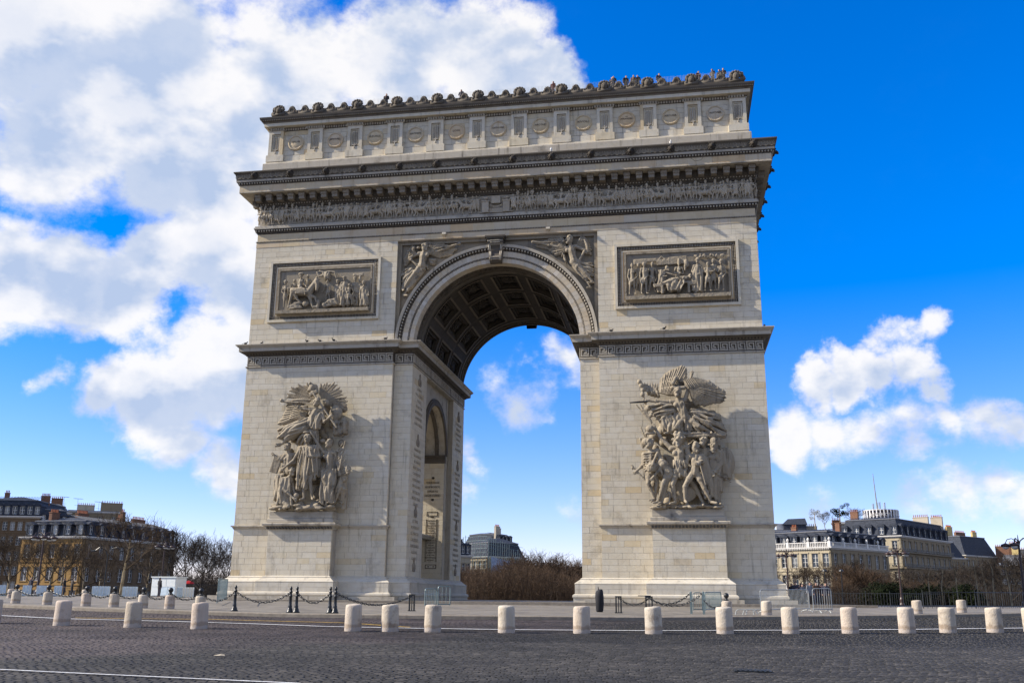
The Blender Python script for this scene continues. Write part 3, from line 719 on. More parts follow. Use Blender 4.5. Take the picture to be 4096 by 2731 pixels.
course('architrave_stone', 31.16, 31.64, -.02, HW+.02, M['warm']); course('architrave_stone', 31.78, 32.48, .03, HW-.03, M['warm'], 2.4)
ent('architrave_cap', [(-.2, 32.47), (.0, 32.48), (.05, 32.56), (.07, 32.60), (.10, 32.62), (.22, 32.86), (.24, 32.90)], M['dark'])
ent('frieze_ledge', [(-.2, 32.90), (.27, 32.905), (.28, 33.06), (.20, 33.10), (.20, 33.22), (-.3, 33.33)], M['trim'])
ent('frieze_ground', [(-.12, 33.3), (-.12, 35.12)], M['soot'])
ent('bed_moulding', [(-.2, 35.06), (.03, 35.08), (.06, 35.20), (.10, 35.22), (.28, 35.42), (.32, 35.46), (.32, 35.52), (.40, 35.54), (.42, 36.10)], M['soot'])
sof = ent('cornice_soffit', [(.30, 36.12), (1.40, 36.13), (1.40, 36.2)], M['warm'])
ent('corona_drip', [(1.32, 36.08), (1.44, 36.08), (1.44, 36.15), (1.32, 36.16)], M['trim'])
def ringcourse(name, z0, z1, out, mat, w):
    course(name, z0, z1, -out, HW+out, mat, w, .25, False)
    m = MB()
    for s in (-1, 1):
        y = -out+.25
        while y < DP+out: m.box(*sorted((s*(HW+out), s*(HW+out-.25))), y+.006, min(y+w, DP+out)-.006, z0, z1); y += w
    m.build(name+'_return', mat, arch)
ringcourse('corona_stone', 36.15, 36.77, 1.44, M['warm'], 2.3)
ent('egg_band', [(1.2, 36.76), (1.46, 36.77), (1.50, 36.83), (1.62, 37.02), (1.66, 37.05)], M['dark'])
ent('cornice_fillet', [(1.3, 37.05), (1.68, 37.055), (1.70, 37.24), (1.3, 37.25)], M['trim'])
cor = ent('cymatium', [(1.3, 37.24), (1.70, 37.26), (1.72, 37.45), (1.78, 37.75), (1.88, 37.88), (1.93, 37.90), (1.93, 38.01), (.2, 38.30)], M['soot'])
sof2 = MB()
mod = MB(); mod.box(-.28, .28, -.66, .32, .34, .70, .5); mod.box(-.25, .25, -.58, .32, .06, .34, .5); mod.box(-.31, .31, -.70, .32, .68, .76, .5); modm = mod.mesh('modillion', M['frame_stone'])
nm = 43
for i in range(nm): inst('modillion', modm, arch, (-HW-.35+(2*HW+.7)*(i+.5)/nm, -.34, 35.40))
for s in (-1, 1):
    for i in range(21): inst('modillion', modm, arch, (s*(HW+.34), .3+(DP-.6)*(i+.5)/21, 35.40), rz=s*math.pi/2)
def row_eggs(mb, z, out, pitch, r, y_extra=0.0, beadz=None):
    hw = HW+out; n = int(2*hw/pitch)
    for i in range(n):
        x = -hw+2*hw*(i+.5)/n; mb.ball((x, -out, z), r, 6, 5)
        if beadz is not None:
            for k in (-.25, .25): mb.ball((x+k*pitch, -out+beadz[1], z+beadz[0]), .028, 4, 3)
    for s in (-1, 1):
        n2 = int((DP+2*out)/pitch)
        for i in range(n2): mb.ball((s*hw, -out+(DP+2*out)*(i+.5)/n2, z), (r[1], r[0], r[2]), 5, 4)
mb = MB(); row_eggs(mb, 36.95, 1.56, .25, (.07, .07, .095), 0, (-.15, .09)); row_eggs(mb, 32.76, .17, .25, (.07, .07, .095), 0, (-.17, .11)); row_eggs(mb, 35.34, .20, .25, (.06, .05, .06)); row_eggs(mb, 31.71, .05, .14, (.05, .03, .035))
mb.build('egg_and_dart', M['trim'], arch, kind='stuff', smooth=True)
# palmettes and lion masks on the cymatium
pm = MB()
for k in range(-3, 4):
    a = k*.42; L_ = .52-.05*abs(k); dx, dz = math.sin(a), math.cos(a); w = .045
    pm.add([(0, 0, .06), (dx*L_*.55+dz*w, -.075, .08+dz*L_*.6-dx*w), (dx*L_, -.10, .10+dz*L_), (dx*L_*.55-dz*w, -.075, .08+dz*L_*.6+dx*w), (dx*L_*.6, -.02, .06+dz*L_*.6)], [(0, 1, 4), (1, 2, 4), (2, 3, 4), (3, 0, 4), (0, 3, 2, 1)], .6)
pm.ball((0, -.03, .07), (.08, .06, .06), 6, 4); palm = pm.mesh('palmette', M['frieze'])
lion = MB(); lion.ball((0, -.10, .36), (.26, .22, .30), 8, 6); lion.ball((0, -.34, .28), (.15, .17, .15), 8, 6); lion.ball((0, -.42, .18), (.10, .12, .07), 6, 5)
for k in range(11): a = 2*math.pi*k/11; lion.ball((.27*math.cos(a), -.06, .36+.31*math.sin(a)), (.11, .13, .11), 6, 4)
for s in (-1, 1): lion.ball((s*.18, -.24, .56), (.07, .07, .08), 5, 4); lion.ball((s*.08, -.34, .42), (.05, .05, .04), 5, 4)
lionm = lion.mesh('lion_mask', M['dark'], True)
LX = np.linspace(-22.35, 22.35, 14)
npal = 104
for i in range(npal):
    x = -HW-1.7+(2*HW+3.4)*(i+.5)/npal
    if min(abs(LX-x)) > .33: inst('palmette', palm, cor, (x, -1.70, 37.28))
for x in LX: inst('lion_mask', lionm, cor, (x, -1.72, 37.26))
for s in (-1, 1):
    for y in np.linspace(.2, DP-.2, 7): inst('lion_mask', lionm, cor, (s*(HW+1.72), y, 37.26), rz=s*math.pi/2)
# attic
AX, AY = 21.95, .50
def att(name, prof, mat, ax=AX, ay=AY): mb = MB(); mb.ring(prof, -ax, ax, ay, DP-ay); return mb.build(name, mat, arch)
att('attic_step', [(.0, 37.9), (.50, 38.2), (.50, 39.55), (.46, 39.63), (.2, 39.66)], M['trim'])
att('attic_plinth', [(.0, 39.6), (.30, 39.66), (.30, 39.78), (.22, 39.84), (.0, 39.86)], M['ashlar'])
blocks2 = MB(); rr = random.Random(5)
def wall_blocks(z0, z1, y, hw, course, w, mb):
    n = round((z1-z0)/course)
    for j in range(n):
        x = -hw
        while x < hw-1e-6:
            ww = w*rr.uniform(.7, 1.3)
            if hw-(x+ww) < .5: ww = hw-x
            mb.box(x+.01, x+ww-.01, y, y+.3, z0+(z1-z0)*j/n+.01, z0+(z1-z0)*(j+1)/n-.01); x += ww
wall_blocks(40.55, 43.1, AY, AX, .51, 1.5, blocks2); wall_blocks(39.84, 40.52, AY-.03, AX+.03, .68, 2.6, blocks2)
for s in (-1, 1): blocks2.box(*sorted((s*AX, s*(AX-.3))), AY+.3, DP-AY, 39.84, 43.1)
blocks2.build('attic_stone_blocks', M['ashlar'], arch, kind='stuff')
# pilasters with sword panels, shields with names
PXS = [-21.43+k*3.8964 for k in range(12)]
M['shade_panel'] = M['trim']
pil = MB()
pil.box(-.72, -.43, -.22, .05, 40.56, 43.06); pil.box(.43, .72, -.22, .05, 40.56, 43.06); pil.box(-.43, .43, -.22, .05, 42.72, 43.06, .5); pil.box(-.43, .43, -.22, .05, 40.56, 40.92, .5); pil.box(-.43, .43, -.04, .05, 40.92, 42.72, .5)
for x0, x1, z0, z1 in ((-.37, -.30, 41.0, 42.6), (.30, .37, 41.0, 42.6), (-.37, .37, 42.6, 42.67)): pil.box(x0, x1, -.12, -.02, z0, z1, .5)
pilm = pil.mesh('pilaster', M['ashlar'])
plb = MB(); plb.box(-.86, .86, -.30, .05, 39.86, 40.48, .3); plb.box(-.84, .84, -.28, .05, 40.48, 40.55, .3); plbm = plb.mesh('pilaster_base', M['ashlar'])
sw = MB(); sw.add([(-.075, -.06, 41.15), (0, -.16, 41.15), (.075, -.06, 41.15), (.06, -.06, 42.4), (0, -.16, 42.4), (-.06, -.06, 42.4), (0, -.06, 42.58)], [(0, 1, 4, 5), (1, 2, 3, 4), (3, 6, 4), (4, 6, 5)], .5)
sw.box(-.20, .20, -.26, -.05, 41.02, 41.10, .5); sw.box(-.05, .05, -.27, -.05, 40.78, 41.04, .5); sw.ball((0, -.22, 40.76), .085, 6, 5)
for s in (-1, 1):
    for k in range(9): sw.ball((s*(.17+.03*(k % 2)), -.07, 41.2+k*.145), (.075, .07, .10), 5, 4); sw.tube((s*.19, -.22, 41.05), (s*.26, -.22, 40.98), .035, .02, 5)
swm = sw.mesh('sword_relief', M['trim'], False)
for k, x in enumerate(PXS):
    p = inst('pilaster', pilm, arch, (x, AY, 0)); inst('pilaster_base', plbm, p); inst('sword_relief', swm, p)
sh = MB(); sh.lathe([(.0, .0), (.76, .0), (.79, .08), (.75, .14), (.66, .15), (.60, .12), (.58, .09), (.52, .12), (.35, .16), (.15, .175), (.01, .18)][1:], 36)
for k in range(26): a = 2*math.pi*k/26; sh.ball((.67*math.cos(a), .67*math.sin(a), .15), (.05, .05, .04), 5, 4)
shm = sh.mesh('shield', M['warm'], True)
NAMES = ['VALMI', 'JEMMAPES', 'FLEURUS', 'MONTENOTE', 'LODI', 'CASTIGLIONE', 'ARCOLE', 'RIVOLI', 'LES|PYRAMIDES', 'ABOUKIR', 'ALKMAER']
TEXTS = []
def text(s, size, parent, loc, rot, width=None, mat='letter', ext=.012, name='lettering'):
    cu = bpy.data.curves.new(name, 'FONT'); cu.body = s; cu.size = size; cu.align_x = 'CENTER'; cu.align_y = 'CENTER'; cu.extrude = ext; cu.resolution_u = 2
    o = bpy.data.objects.new(name, cu); col.objects.link(o); TEXTS.append((o, parent, loc, rot, width, mat, name)); return o
SHIELDS = []
for k, nme in enumerate(NAMES):
    x = (PXS[k]+PXS[k+1])/2; shd = inst('shield', shm, arch, (x, AY, 41.77), rot=(math.pi/2, 0, 0)); SHIELDS.append(shd)
    if '|' in nme:
        a, b = nme.split('|'); text(a, .15, shd, (0, .24, .168), (0, 0, 0), .22); text(b, .23, shd, (0, .02, .183), (0, 0, 0), 1.05)
    else: text(nme, .26 if len(nme) < 9 else .23, shd, (0, .04, .181), (0, 0, 0), min(1.06, .165*len(nme)))
# attic cornice: dentils, fascia, bead, blocking course, crest
mb = MB(); n = 186
for i in range(n):
    x = -AX-.1+(2*AX+.2)*(i+.5)/n; onp = min(abs(x-p) for p in PXS) < .86; y = AY-(.34 if onp else .14)
    mb.box(x-.07, x+.07, y, AY+.1, 43.08, 43.30)
for x in PXS: mb.box(x-.9, x+.9, AY-.30, AY+.1, 43.28, 43.37); mb.box(x-.84, x+.84, AY-.26, AY+.1, 43.02, 43.09)
mb.build('attic_dentils', M['trim'], arch, kind='stuff')
att('attic_frieze', [(.0, 43.05), (.08, 43.06), (.10, 43.36), (.0, 43.37)], M['soot'])
course('attic_fascia', 43.36, 43.68, AY-.62, AX+.60, M['ashlar'], 2.6, .7)
att('attic_bead', [(.4, 43.67), (.64, 43.68), (.70, 43.75), (.84, 43.90), (.92, 43.94), (.96, 44.05), (.98, 44.18), (.3, 44.24)], M['soot'])
mb = MB()
for z, o, p, r in ((43.73, .69, .12, (.035, .035, .035)), (43.90, .86, .18, (.05, .05, .075))):
    n = int(2*(AX+o)/p)
    for i in range(n): mb.ball((-AX-o+2*(AX+o)*(i+.5)/n, AY-o, z), r, 5, 4)
mb.build('attic_beading', M['trim'], arch, kind='stuff', smooth=True)
att('blocking_course', [(-.6, 44.2), (.22, 44.22), (.22, 44.50), (.14, 44.56), (.14, 44.80), (-.35, 44.82), (-.35, 44.3)], M['soot'])
def prism(pts, th):
    mb = MB(); n = len(pts); mb.add([(x, -th/2, z) for x, z in pts]+[(x, th/2, z) for x, z in pts], [tuple(range(n)), tuple(range(2*n-1, n-1, -1))]+[(i, i+n, (i+1) % n+n, (i+1) % n) for i in range(n)]); return mb
cm = MB(); cm.box(-.55, .55, -.16, .16, 0, .25, .5); cm.ball((0, -.05, .48), (.27, .24, .34), 10, 8); cm.ball((0, -.26, .44), (.07, .08, .10), 6, 4)
for s in (-1, 1): cm.ball((s*.10, -.24, .55), (.05, .04, .04), 5, 4); cm.ball((s*.42, -.06, .22), (.16, .14, .16), 6, 5); cm.ball((s*.33, -.02, .55), (.12, .12, .2), 6, 5)
cm.ball((0, -.24, .33), (.08, .05, .03), 5, 4)
for k in range(7): a = math.pi*(k/6); cm.ball((.38*math.cos(a), 0, .62+.30*math.sin(a)), (.15, .12, .15), 7, 5)
maskm = cm.mesh('crest_mask', M['soot'], True)
cp = MB(); cp.box(-.62, .62, -.10, .10, 0, .20, .5); cp.ball((0, .02, .24), (.40, .09, .34), 8, 6)
for k in range(-2, 3): a = k*.5; cp.ball((.24*math.sin(a), -.02, .30+.22*math.cos(a)), (.09, .10, .16), 6, 4)
for s in (-1, 1):
    P = [(s*(.16+.20*t), -.03, .18+.16*math.sin(t*3.0)) for t in np.linspace(0, 1, 6)]; cp.path(P, [.07, .075, .08, .08, .07, .06], 6); cp.ball((s*.46, -.03, .22), (.11, .10, .11), 6, 5)
    cp.path([(s*.46, -.03, .20), (s*.58, -.03, .12), (s*.70, -.03, .16)], [.06, .07, .05], 6)
crestm = cp.mesh('crest_palmette', M['soot'], True)
cs = MB(); cs.ball((0, .02, .10), (.46, .08, .20), 8, 5); cs.path([(-.42, 0, .24), (-.28, 0, .11), (0, 0, .07), (.28, 0, .11), (.42, 0, .24)], [.05, .09, .10, .09, .05], 6); cs.ball((0, -.02, .22), (.08, .08, .12), 6, 4); crestb = cs.mesh('crest_scroll', M['soot'], True)
for k, x in enumerate(PXS):
    inst('crest_mask', maskm, arch, (x, AY-.02, 44.70), scale=1.12)
    if k < 11:
        pts = [(-1.55, 0)]+[(u*3.1-1.55, .20+.36*sum(math.exp(-((u*3.1-1.55-c)/.20)**2) for c in (-.65, .65))+.13*sum(math.exp(-((u*3.1-1.55-c)/.12)**2) for c in (-1.3, 0, 1.3))+.06*abs(math.sin(u*31))) for u in np.linspace(0, 1, 70)]+[(1.55, 0)]
        if k == 0: crest_pl = prism(pts, .2).mesh('crest_plate', M['soot'])
        inst('crest_plate', crest_pl, arch, (x+3.8964/2, AY+.04, 44.78))
        for q in (1, 2): inst('crest_palmette', crestm, arch, (x+3.8964*q/3, AY, 44.74), scale=(1.12, 1.1, 1.45))
        for q in (.5, 1.5, 2.5): inst('crest_scroll', crestb, arch, (x+3.8964*q/3, AY, 44.76), scale=(1.05, 1.2, 1.3))
mb = MB(); mb.box(-21.7, 21.7, AY-.06, AY+.14, 44.75, 45.20, .5); mb.build('crest_wall', M['soot'], arch)
for s in (-1, 1):
    for k in range(6): inst('crest_mask', maskm, arch, (s*(AX+.05), AY+.4+k*4.1, 44.78), rz=s*math.pi/2)
mb = MB(); n = 330
for i in range(n): x = -21.6+43.2*i/n; mb.tube((x, .82, 44.6), (x, .82, 45.98), .012, .007, 4)
mb.tube((-21.6, .82, 45.2), (21.6, .82, 45.2), .012, .012, 4)
mb.build('railing_spikes', M['iron'], arch, kind='stuff')
deck = MB(); deck.box(-21.5, 21.5, 1.12, DP-1.12, 44.0, 44.98, .5); deck.build('roof_deck', M['trim'], arch)
# relief panel frames
PAN = []
for s in (-1, 1):
    x0, x1 = sorted((s*10.40, s*20.80)); z0, z1 = 23.94, 29.72
    fr = MB()
    for e0, e1, ya, yb in ((0, .22, -.20, 0), (.62, .70, -.10, 0)):
        fr.box(x0+e0, x1-e0, ya, yb, z1-e1, z1-e0); fr.box(x0+e0, x1-e0, ya, yb, z0+e0, z0+e1); fr.box(x0+e0, x0+e1, ya, yb, z0+e1, z1-e1); fr.box(x1-e1, x1-e0, ya, yb, z0+e1, z1-e1)
    fr = fr.build('relief_panel', M['ashlar'], arch); PAN.append(fr)
    m = MB()
    for a, b, c, d in ((x0+.22, x1-.22, z1-.52, z1-.22), (x0+.22, x1-.22, z0+.22, z0+.52)): m.box(a, b, -.07, 0, c, d)
    for a, b in ((x0+.22, x0+.52), (x1-.52, x1-.22)): m.box(a, b, -.07, 0, z0+.52, z1-.52)
    m.build('panel_moulding', M['dark'], fr)
    m = MB()
    for z in (z1-.46, z1-.33, z0+.30, z0+.46):
        n = 72
        for i in range(n): m.ball((x0+.3+(x1-x0-.6)*(i+.5)/n, -.08, z), (.05, .05, .05), 5, 4)
    for x in (x0+.32, x0+.46, x1-.32, x1-.46):
        for i in range(36): m.ball((x, -.08, z0+.5+(z1-z0-1.0)*(i+.5)/36), (.05, .05, .05), 5, 4)
    m.build('panel_beading', M['trim'], fr, kind='stuff', smooth=True)
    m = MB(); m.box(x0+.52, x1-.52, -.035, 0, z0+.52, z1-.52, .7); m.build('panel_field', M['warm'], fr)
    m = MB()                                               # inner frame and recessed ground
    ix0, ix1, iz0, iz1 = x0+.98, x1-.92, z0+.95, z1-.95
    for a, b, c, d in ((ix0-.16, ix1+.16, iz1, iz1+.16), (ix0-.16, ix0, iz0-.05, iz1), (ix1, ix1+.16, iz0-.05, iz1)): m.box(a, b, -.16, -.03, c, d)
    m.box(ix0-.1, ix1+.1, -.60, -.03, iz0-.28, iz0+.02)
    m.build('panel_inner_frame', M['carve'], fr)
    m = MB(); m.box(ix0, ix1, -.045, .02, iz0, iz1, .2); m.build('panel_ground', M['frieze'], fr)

# ------------------------------------------------------------------ carved figures: clay of capsules, fused into one skin
JOBS = {}
_CA = np.array([2*math.pi*i/8 for i in range(8)])
class Clay:
    def __init__(s, seed=0): s.v = []; s.f = []; s.r = random.Random(seed)
    def cap(s, a, b, ra, rb=None):
        rb = ra if rb is None else rb; a = np.array(a, float); b = np.array(b, float); d = b-a; l = np.linalg.norm(d)
        if l < 1e-6: return s.ball(a, max(ra, rb))
        d = d/l; h = np.array([0, 0, 1.]) if abs(d[2]) < .9 else np.array([1., 0, 0]); p = np.cross(d, h); p /= np.linalg.norm(p); q = np.cross(d, p)
        o = len(s.v); rings = []
        for c, r, sg, an in ((a, ra, -1, 1.05), (a, ra, -1, .5), (a, ra, 0, 0), (b, rb, 0, 0), (b, rb, 1, .5), (b, rb, 1, 1.05)):
            rings.append((c+d*(sg*math.sin(an)*r), r*math.cos(an)))
        s.v.append(a-d*ra)
        for c, r in rings: s.v.extend(c+r*(np.outer(np.cos(_CA), p)+np.outer(np.sin(_CA), q)))
        s.v.append(b+d*rb); n = 8
        for j in range(n): s.f.append((o, o+1+(j+1) % n, o+1+j))
        for i in range(5):
            for j in range(n): k = o+1+i*n; s.f.append((k+j, k+(j+1) % n, k+n+(j+1) % n, k+n+j))
        e = o+1+5*n
        for j in range(n): s.f.append((e+j, e+(j+1) % n, e+n))
        return s
    def ball(s, c, r):
        v, f = sphere_data(10, 8); o = len(s.v); r = np.array(r if hasattr(r, '__len__') else (r, r, r), float)
        s.v.extend(v*r+np.array(c, float)); s.f.extend([tuple(i+o for i in q) for q in f]); return s
    def chain(s, pts, rs):
        for i in range(len(pts)-1): s.cap(pts[i], pts[i+1], rs[i] if hasattr(rs, '__len__') else rs, rs[i+1] if hasattr(rs, '__len__') else rs)
        return s
    def drape(s, A, B, n, r, bulge=.1, sheet=True):            # cloth between two edges, in n folds
        A = [np.array(p, float) for p in A]; B = [np.array(p, float) for p in B]
        for i in range(n):
            t = (i+.5)/n; a = A[0]*(1-t)+A[1]*t; b = B[0]*(1-t)+B[1]*t; k = s.r.uniform(.45, 1.25);             L_ = np.linalg.norm(b-a); b = a+(b-a)*s.r.uniform(.84, 1.06); sd = np.cross((b-a)/max(L_, 1e-6), np.array([0, 1., 0])); ph = s.r.uniform(0, 6.28); P = []
            for q in range(5): u = q/4; P.append(a+(b-a)*u+sd*math.sin(ph+u*4.0)*min(r*.9, L_*.06)+np.array([0, -bulge*s.r.uniform(.1, 1.0)*math.sin(u*math.pi*.8+.3)-(r*.5 if i % 2 else 0), 0]))
            s.chain(P, [r*k*.7, r*k*.9, r*k, r*k*.95, r*k*.75])
            if sheet: s.cap(a+np.array([0, r*1.5, 0]), b+np.array([0, r*1.5, 0]), r*1.2, r*1.25)
        return s
    def box(s, c, sx, sy, sz, rot=0.0):
        o = len(s.v); ca, sa = math.cos(rot), math.sin(rot)
        for x in (-1, 1):
            for y in (-1, 1):
                for z in (-1, 1): X, Z = x*sx/2, z*sz/2; s.v.append(np.array([c[0]+X*ca-Z*sa, c[1]+y*sy/2, c[2]+X*sa+Z*ca]))
        s.f.extend([tuple(o+i for i in q) for q in ((0, 1, 3, 2), (4, 6, 7, 5), (0, 4, 5, 1), (2, 3, 7, 6), (0, 2, 6, 4), (1, 5, 7, 3))]); return s
    def job(s, key, voxel, mat, smooth=2):
        me = bpy.data.meshes.new('clay'); me.from_pydata([tuple(map(float, p)) for p in s.v], [], s.f); o = bpy.data.objects.new('clay', me); col.objects.link(o)
        md = o.modifiers.new('r', 'REMESH'); md.mode = 'VOXEL'; md.voxel_size = voxel; md.use_smooth_shade = True
        if smooth > 1: sm = o.modifiers.new('s', 'SMOOTH'); sm.factor = .35; sm.iterations = 1
        JOBS[key] = (o, mat); return key
def bake():
    bpy.context.view_layer.update(); dg = bpy.context.evaluated_depsgraph_get(); out = {}
    for k, (o, mat) in JOBS.items():
        me = bpy.data.meshes.new_from_object(o.evaluated_get(dg)); me.materials.clear(); me.materials.append(mat); me.name = k.split(':')[0]; out[k] = me
    for k, (o, mat) in JOBS.items(): m = o.data; bpy.data.objects.remove(o); bpy.data.meshes.remove(m)
    JOBS.clear(); return out

def body(c, J, hh, face=0.0, feet=1.0, hair=None, beard=False, fine=False):
    """J: joints as 3-vectors; hh: head height. s1/s2 shoulders, e/w elbows and wrists, p pelvis, k/f knees and ankles, h head."""
    g = {k: np.array(v, float) for k, v in J.items()}
    ms = (g['s1']+g['s2'])/2; p = g['p']; ax = g['s2']-g['s1']; ax = ax/max(1e-6, np.linalg.norm(ax)); h = g['h']
    up = ms-p; up = up/max(1e-6, np.linalg.norm(up))
    c.ball(h, (.33*hh, .36*hh, .46*hh)); fd = np.array([math.sin(face), -math.cos(face), 0])
    c.ball(h+fd*.36*hh+np.array([0, 0, -.02*hh]), (.05 if fine else .085)*hh); c.ball(h+fd*.24*hh+np.array([0, 0, -.30*hh]), .15*hh)     # nose, chin
    for s_ in (-1, 1): c.ball(h+fd*.29*hh+np.array([-fd[1], fd[0], 0])*s_*.15*hh+np.array([0, 0, .12*hh]), (.045 if fine else .085)*hh)      # brows
    rr = c.r
    for i in range(14 if hair != 'none' else 0):
        a = rr.uniform(0, 2*math.pi); e = rr.uniform(.1, 1.3); d = np.array([math.cos(a)*math.cos(e), math.sin(a)*math.cos(e), math.sin(e)])
        if d@fd > .75 and e < .7: continue
        c.ball(h+d*np.array([.30, .33, .42])*hh, rr.uniform(.10, .16)*hh)
    if beard:
        for i in range(8): c.ball(h+fd*.30*hh+np.array([rr.uniform(-.2, .2), rr.uniform(-.05, .1), rr.uniform(-.6, -.28)])*hh, rr.uniform(.09, .15)*hh)
    c.cap(h-up*.3*hh, ms+up*.05*hh, .17*hh, .22*hh)
    ch = ms*.70+p*.30; wa = ms*.36+p*.64
    c.cap(g['s1'], g['s2'], .23*hh); c.cap(ms-up*.1*hh, ch, .34*hh, .42*hh); c.cap(ch, wa, .42*hh, .34*hh); c.cap(wa, p, .34*hh, .40*hh)
    for s_ in (-1, 1): c.ball(ch+ax*s_*.22*hh+fd*.22*hh+up*.10*hh, .22*hh)
    for i, s_ in (('1', -1), ('2', 1)):
        S = g['s'+i]; E_, W = g.get('e'+i), g.get('w'+i)
        if E_ is not None:
            c.ball(S, .24*hh); c.cap(S, E_, .20*hh, .15*hh); c.cap(E_, W, .155*hh, .10*hh); c.ball(E_*.7+W*.3, .165*hh)
            fdv = W-E_; fdv = fdv/max(1e-6, np.linalg.norm(fdv)); sd = np.cross(fdv, np.array([0, 1., 0])); c.cap(W, W+fdv*.22*hh, .12*hh, .11*hh)
            for q in (-1.2, -.4, .4, 1.2): c.cap(W+fdv*.2*hh+sd*q*.075*hh, W+fdv*(.50-.05*abs(q))*hh+sd*q*.11*hh, .045*hh, .035*hh)
            c.cap(W+fdv*.08*hh, W+fdv*.26*hh+sd*.2*hh, .05*hh, .04*hh)
        K, Ft = g.get('k'+i), g.get('f'+i)
        if K is not None:
            hp = p+ax*s_*.20*hh-up*.12*hh; c.cap(hp, K, .29*hh, .20*hh); c.ball(hp*.6+K*.4, .29*hh); c.ball(K, .20*hh); c.cap(K, Ft, .19*hh, .11*hh); c.ball(K*.68+Ft*.32+np.array([0, .05*hh, 0]), .205*hh)
            if feet: tdir = np.array([math.sin(face)*.6+s_*.25, -.5, -.15]); tdir /= np.linalg.norm(tdir); c.cap(Ft, Ft+tdir*.55*hh, .13*hh, .09*hh)
    return g

# feathers: each a thick pointed blade
def feather(mb, a, b, w, th, nrm=(0, -1, 0)):
    a = np.array(a, float); b = np.array(b, float); d = b-a; l = np.linalg.norm(d); d = d/l; n = np.array(nrm, float); s = np.cross(d, n); s /= np.linalg.norm(s)
    m = a+d*l*.55; q = a+d*l*.92
    V = [a-s*w*.40, a+s*w*.40, m-s*w*.58, m+s*w*.58, q-s*w*.56, q+s*w*.56, b, a+n*th*.6, m+n*th, q+n*th*.75]
    V += [v-n*th*.9 for v in V[:7]]
    mb.add(V, [(0, 7, 8, 2), (7, 1, 3, 8), (2, 8, 9, 4), (8, 3, 5, 9), (4, 9, 6), (9, 5, 6), (0, 2, 12, 10), (2, 4, 14, 12), (4, 6, 16, 14), (1, 11, 13, 3), (3, 13, 15, 5), (5, 15, 16, 6), (0, 10, 11, 1, 7), (10, 12, 14, 16, 15, 13, 11)], .5)
def lerp_poly(P, t):
    P = [np.array(p, float) for p in P]; L_ = [np.linalg.norm(P[i+1]-P[i]) for i in range(len(P)-1)]; d = t*sum(L_)
    for i, l in enumerate(L_):
        if d <= l or i == len(L_)-1: return P[i]+(P[i+1]-P[i])*min(1, d/l)
        d -= l
def wing(mb, roots, tips, n, w, th=.09, layers=2):
    for k in range(layers):
        f = 1.0-.36*k
        for i in range(n):
            t = (i+.5)/n; a = lerp_poly(roots, t); b = a+(lerp_poly(tips, t)-a)*f*(.94+.1*rnd.random()); feather(mb, a-np.array([0, .06*k, 0]), b-np.array([0, .08*k+.02*(i % 2), 0]), w*(1.0 if k == 0 else .85), th)

# ---- frieze figures: ten standing variants and three riders, 1.62 m tall
FKEYS = []
def frieze_fig(i):
    c = Clay(100+i); r = c.r; H = 1.62; hh = H/7.0; lean = r.uniform(-.10, .10); st = r.uniform(.06, .26)
    V = lambda x, z, d=.16: (x, -d, z)
    J = dict(h=V(lean, H-hh*.55, .2), s1=V(lean-.19, H-hh*1.45, .17), s2=V(lean+.19, H-hh*1.45, .17), p=V(lean*.4, .86), k1=V(-st*.6-.03, .46, .2), k2=V(st*.6+.03, .46, .15), f1=V(-st-.02, .06), f2=V(st+.02, .06))
    pose = i % 5
    if pose == 0: J.update(e1=V(lean-.30, 1.02), w1=V(lean-.10, .92, .3), e2=V(lean+.32, 1.02), w2=V(lean+.20, .80, .26))
    if pose == 1: J.update(e1=V(lean-.36, 1.30), w1=V(lean-.52, 1.48), e2=V(lean+.30, 1.0), w2=V(lean+.12, .95, .3))
    if pose == 2: J.update(e1=V(lean-.28, 1.02), w1=V(lean+.05, 1.06, .32), e2=V(lean+.40, 1.22), w2=V(lean+.60, 1.12))
    if pose == 3: J.update(e1=V(lean-.26, 1.0), w1=V(lean-.24, .74), e2=V(lean+.28, 1.02), w2=V(lean+.02, 1.18, .3))
    if pose == 4: J.update(e1=V(lean-.40, 1.16), w1=V(lean-.58, 1.02), e2=V(lean+.36, 1.30), w2=V(lean+.30, 1.56))
    body(c, J, hh, r.uniform(-1.2, 1.2), 1)
    if i % 3 == 0: c.drape([V(lean-.16, 1.25), V(lean+.16, 1.25)], [V(-.22, .42, .16), V(.22, .42, .16)], 6, .055)
    if i % 3 == 1: c.cap(V(lean-.02, H+.02, .2), V(lean, H+.16, .18), .12, .10)                                     # tall cap
    if i % 2: c.cap(V(.30, .30), V(.16, 1.75, .1), .022)                                                         # musket or staff
    c.drape([V(-.2, .95), V(.2, .95)], [V(-.22, .66), V(.22, .66)], 4, .06)
    return c.job('figure:%d' % i, .026, M['frieze_fig'])
for i in range(12): FKEYS.append(frieze_fig(i))
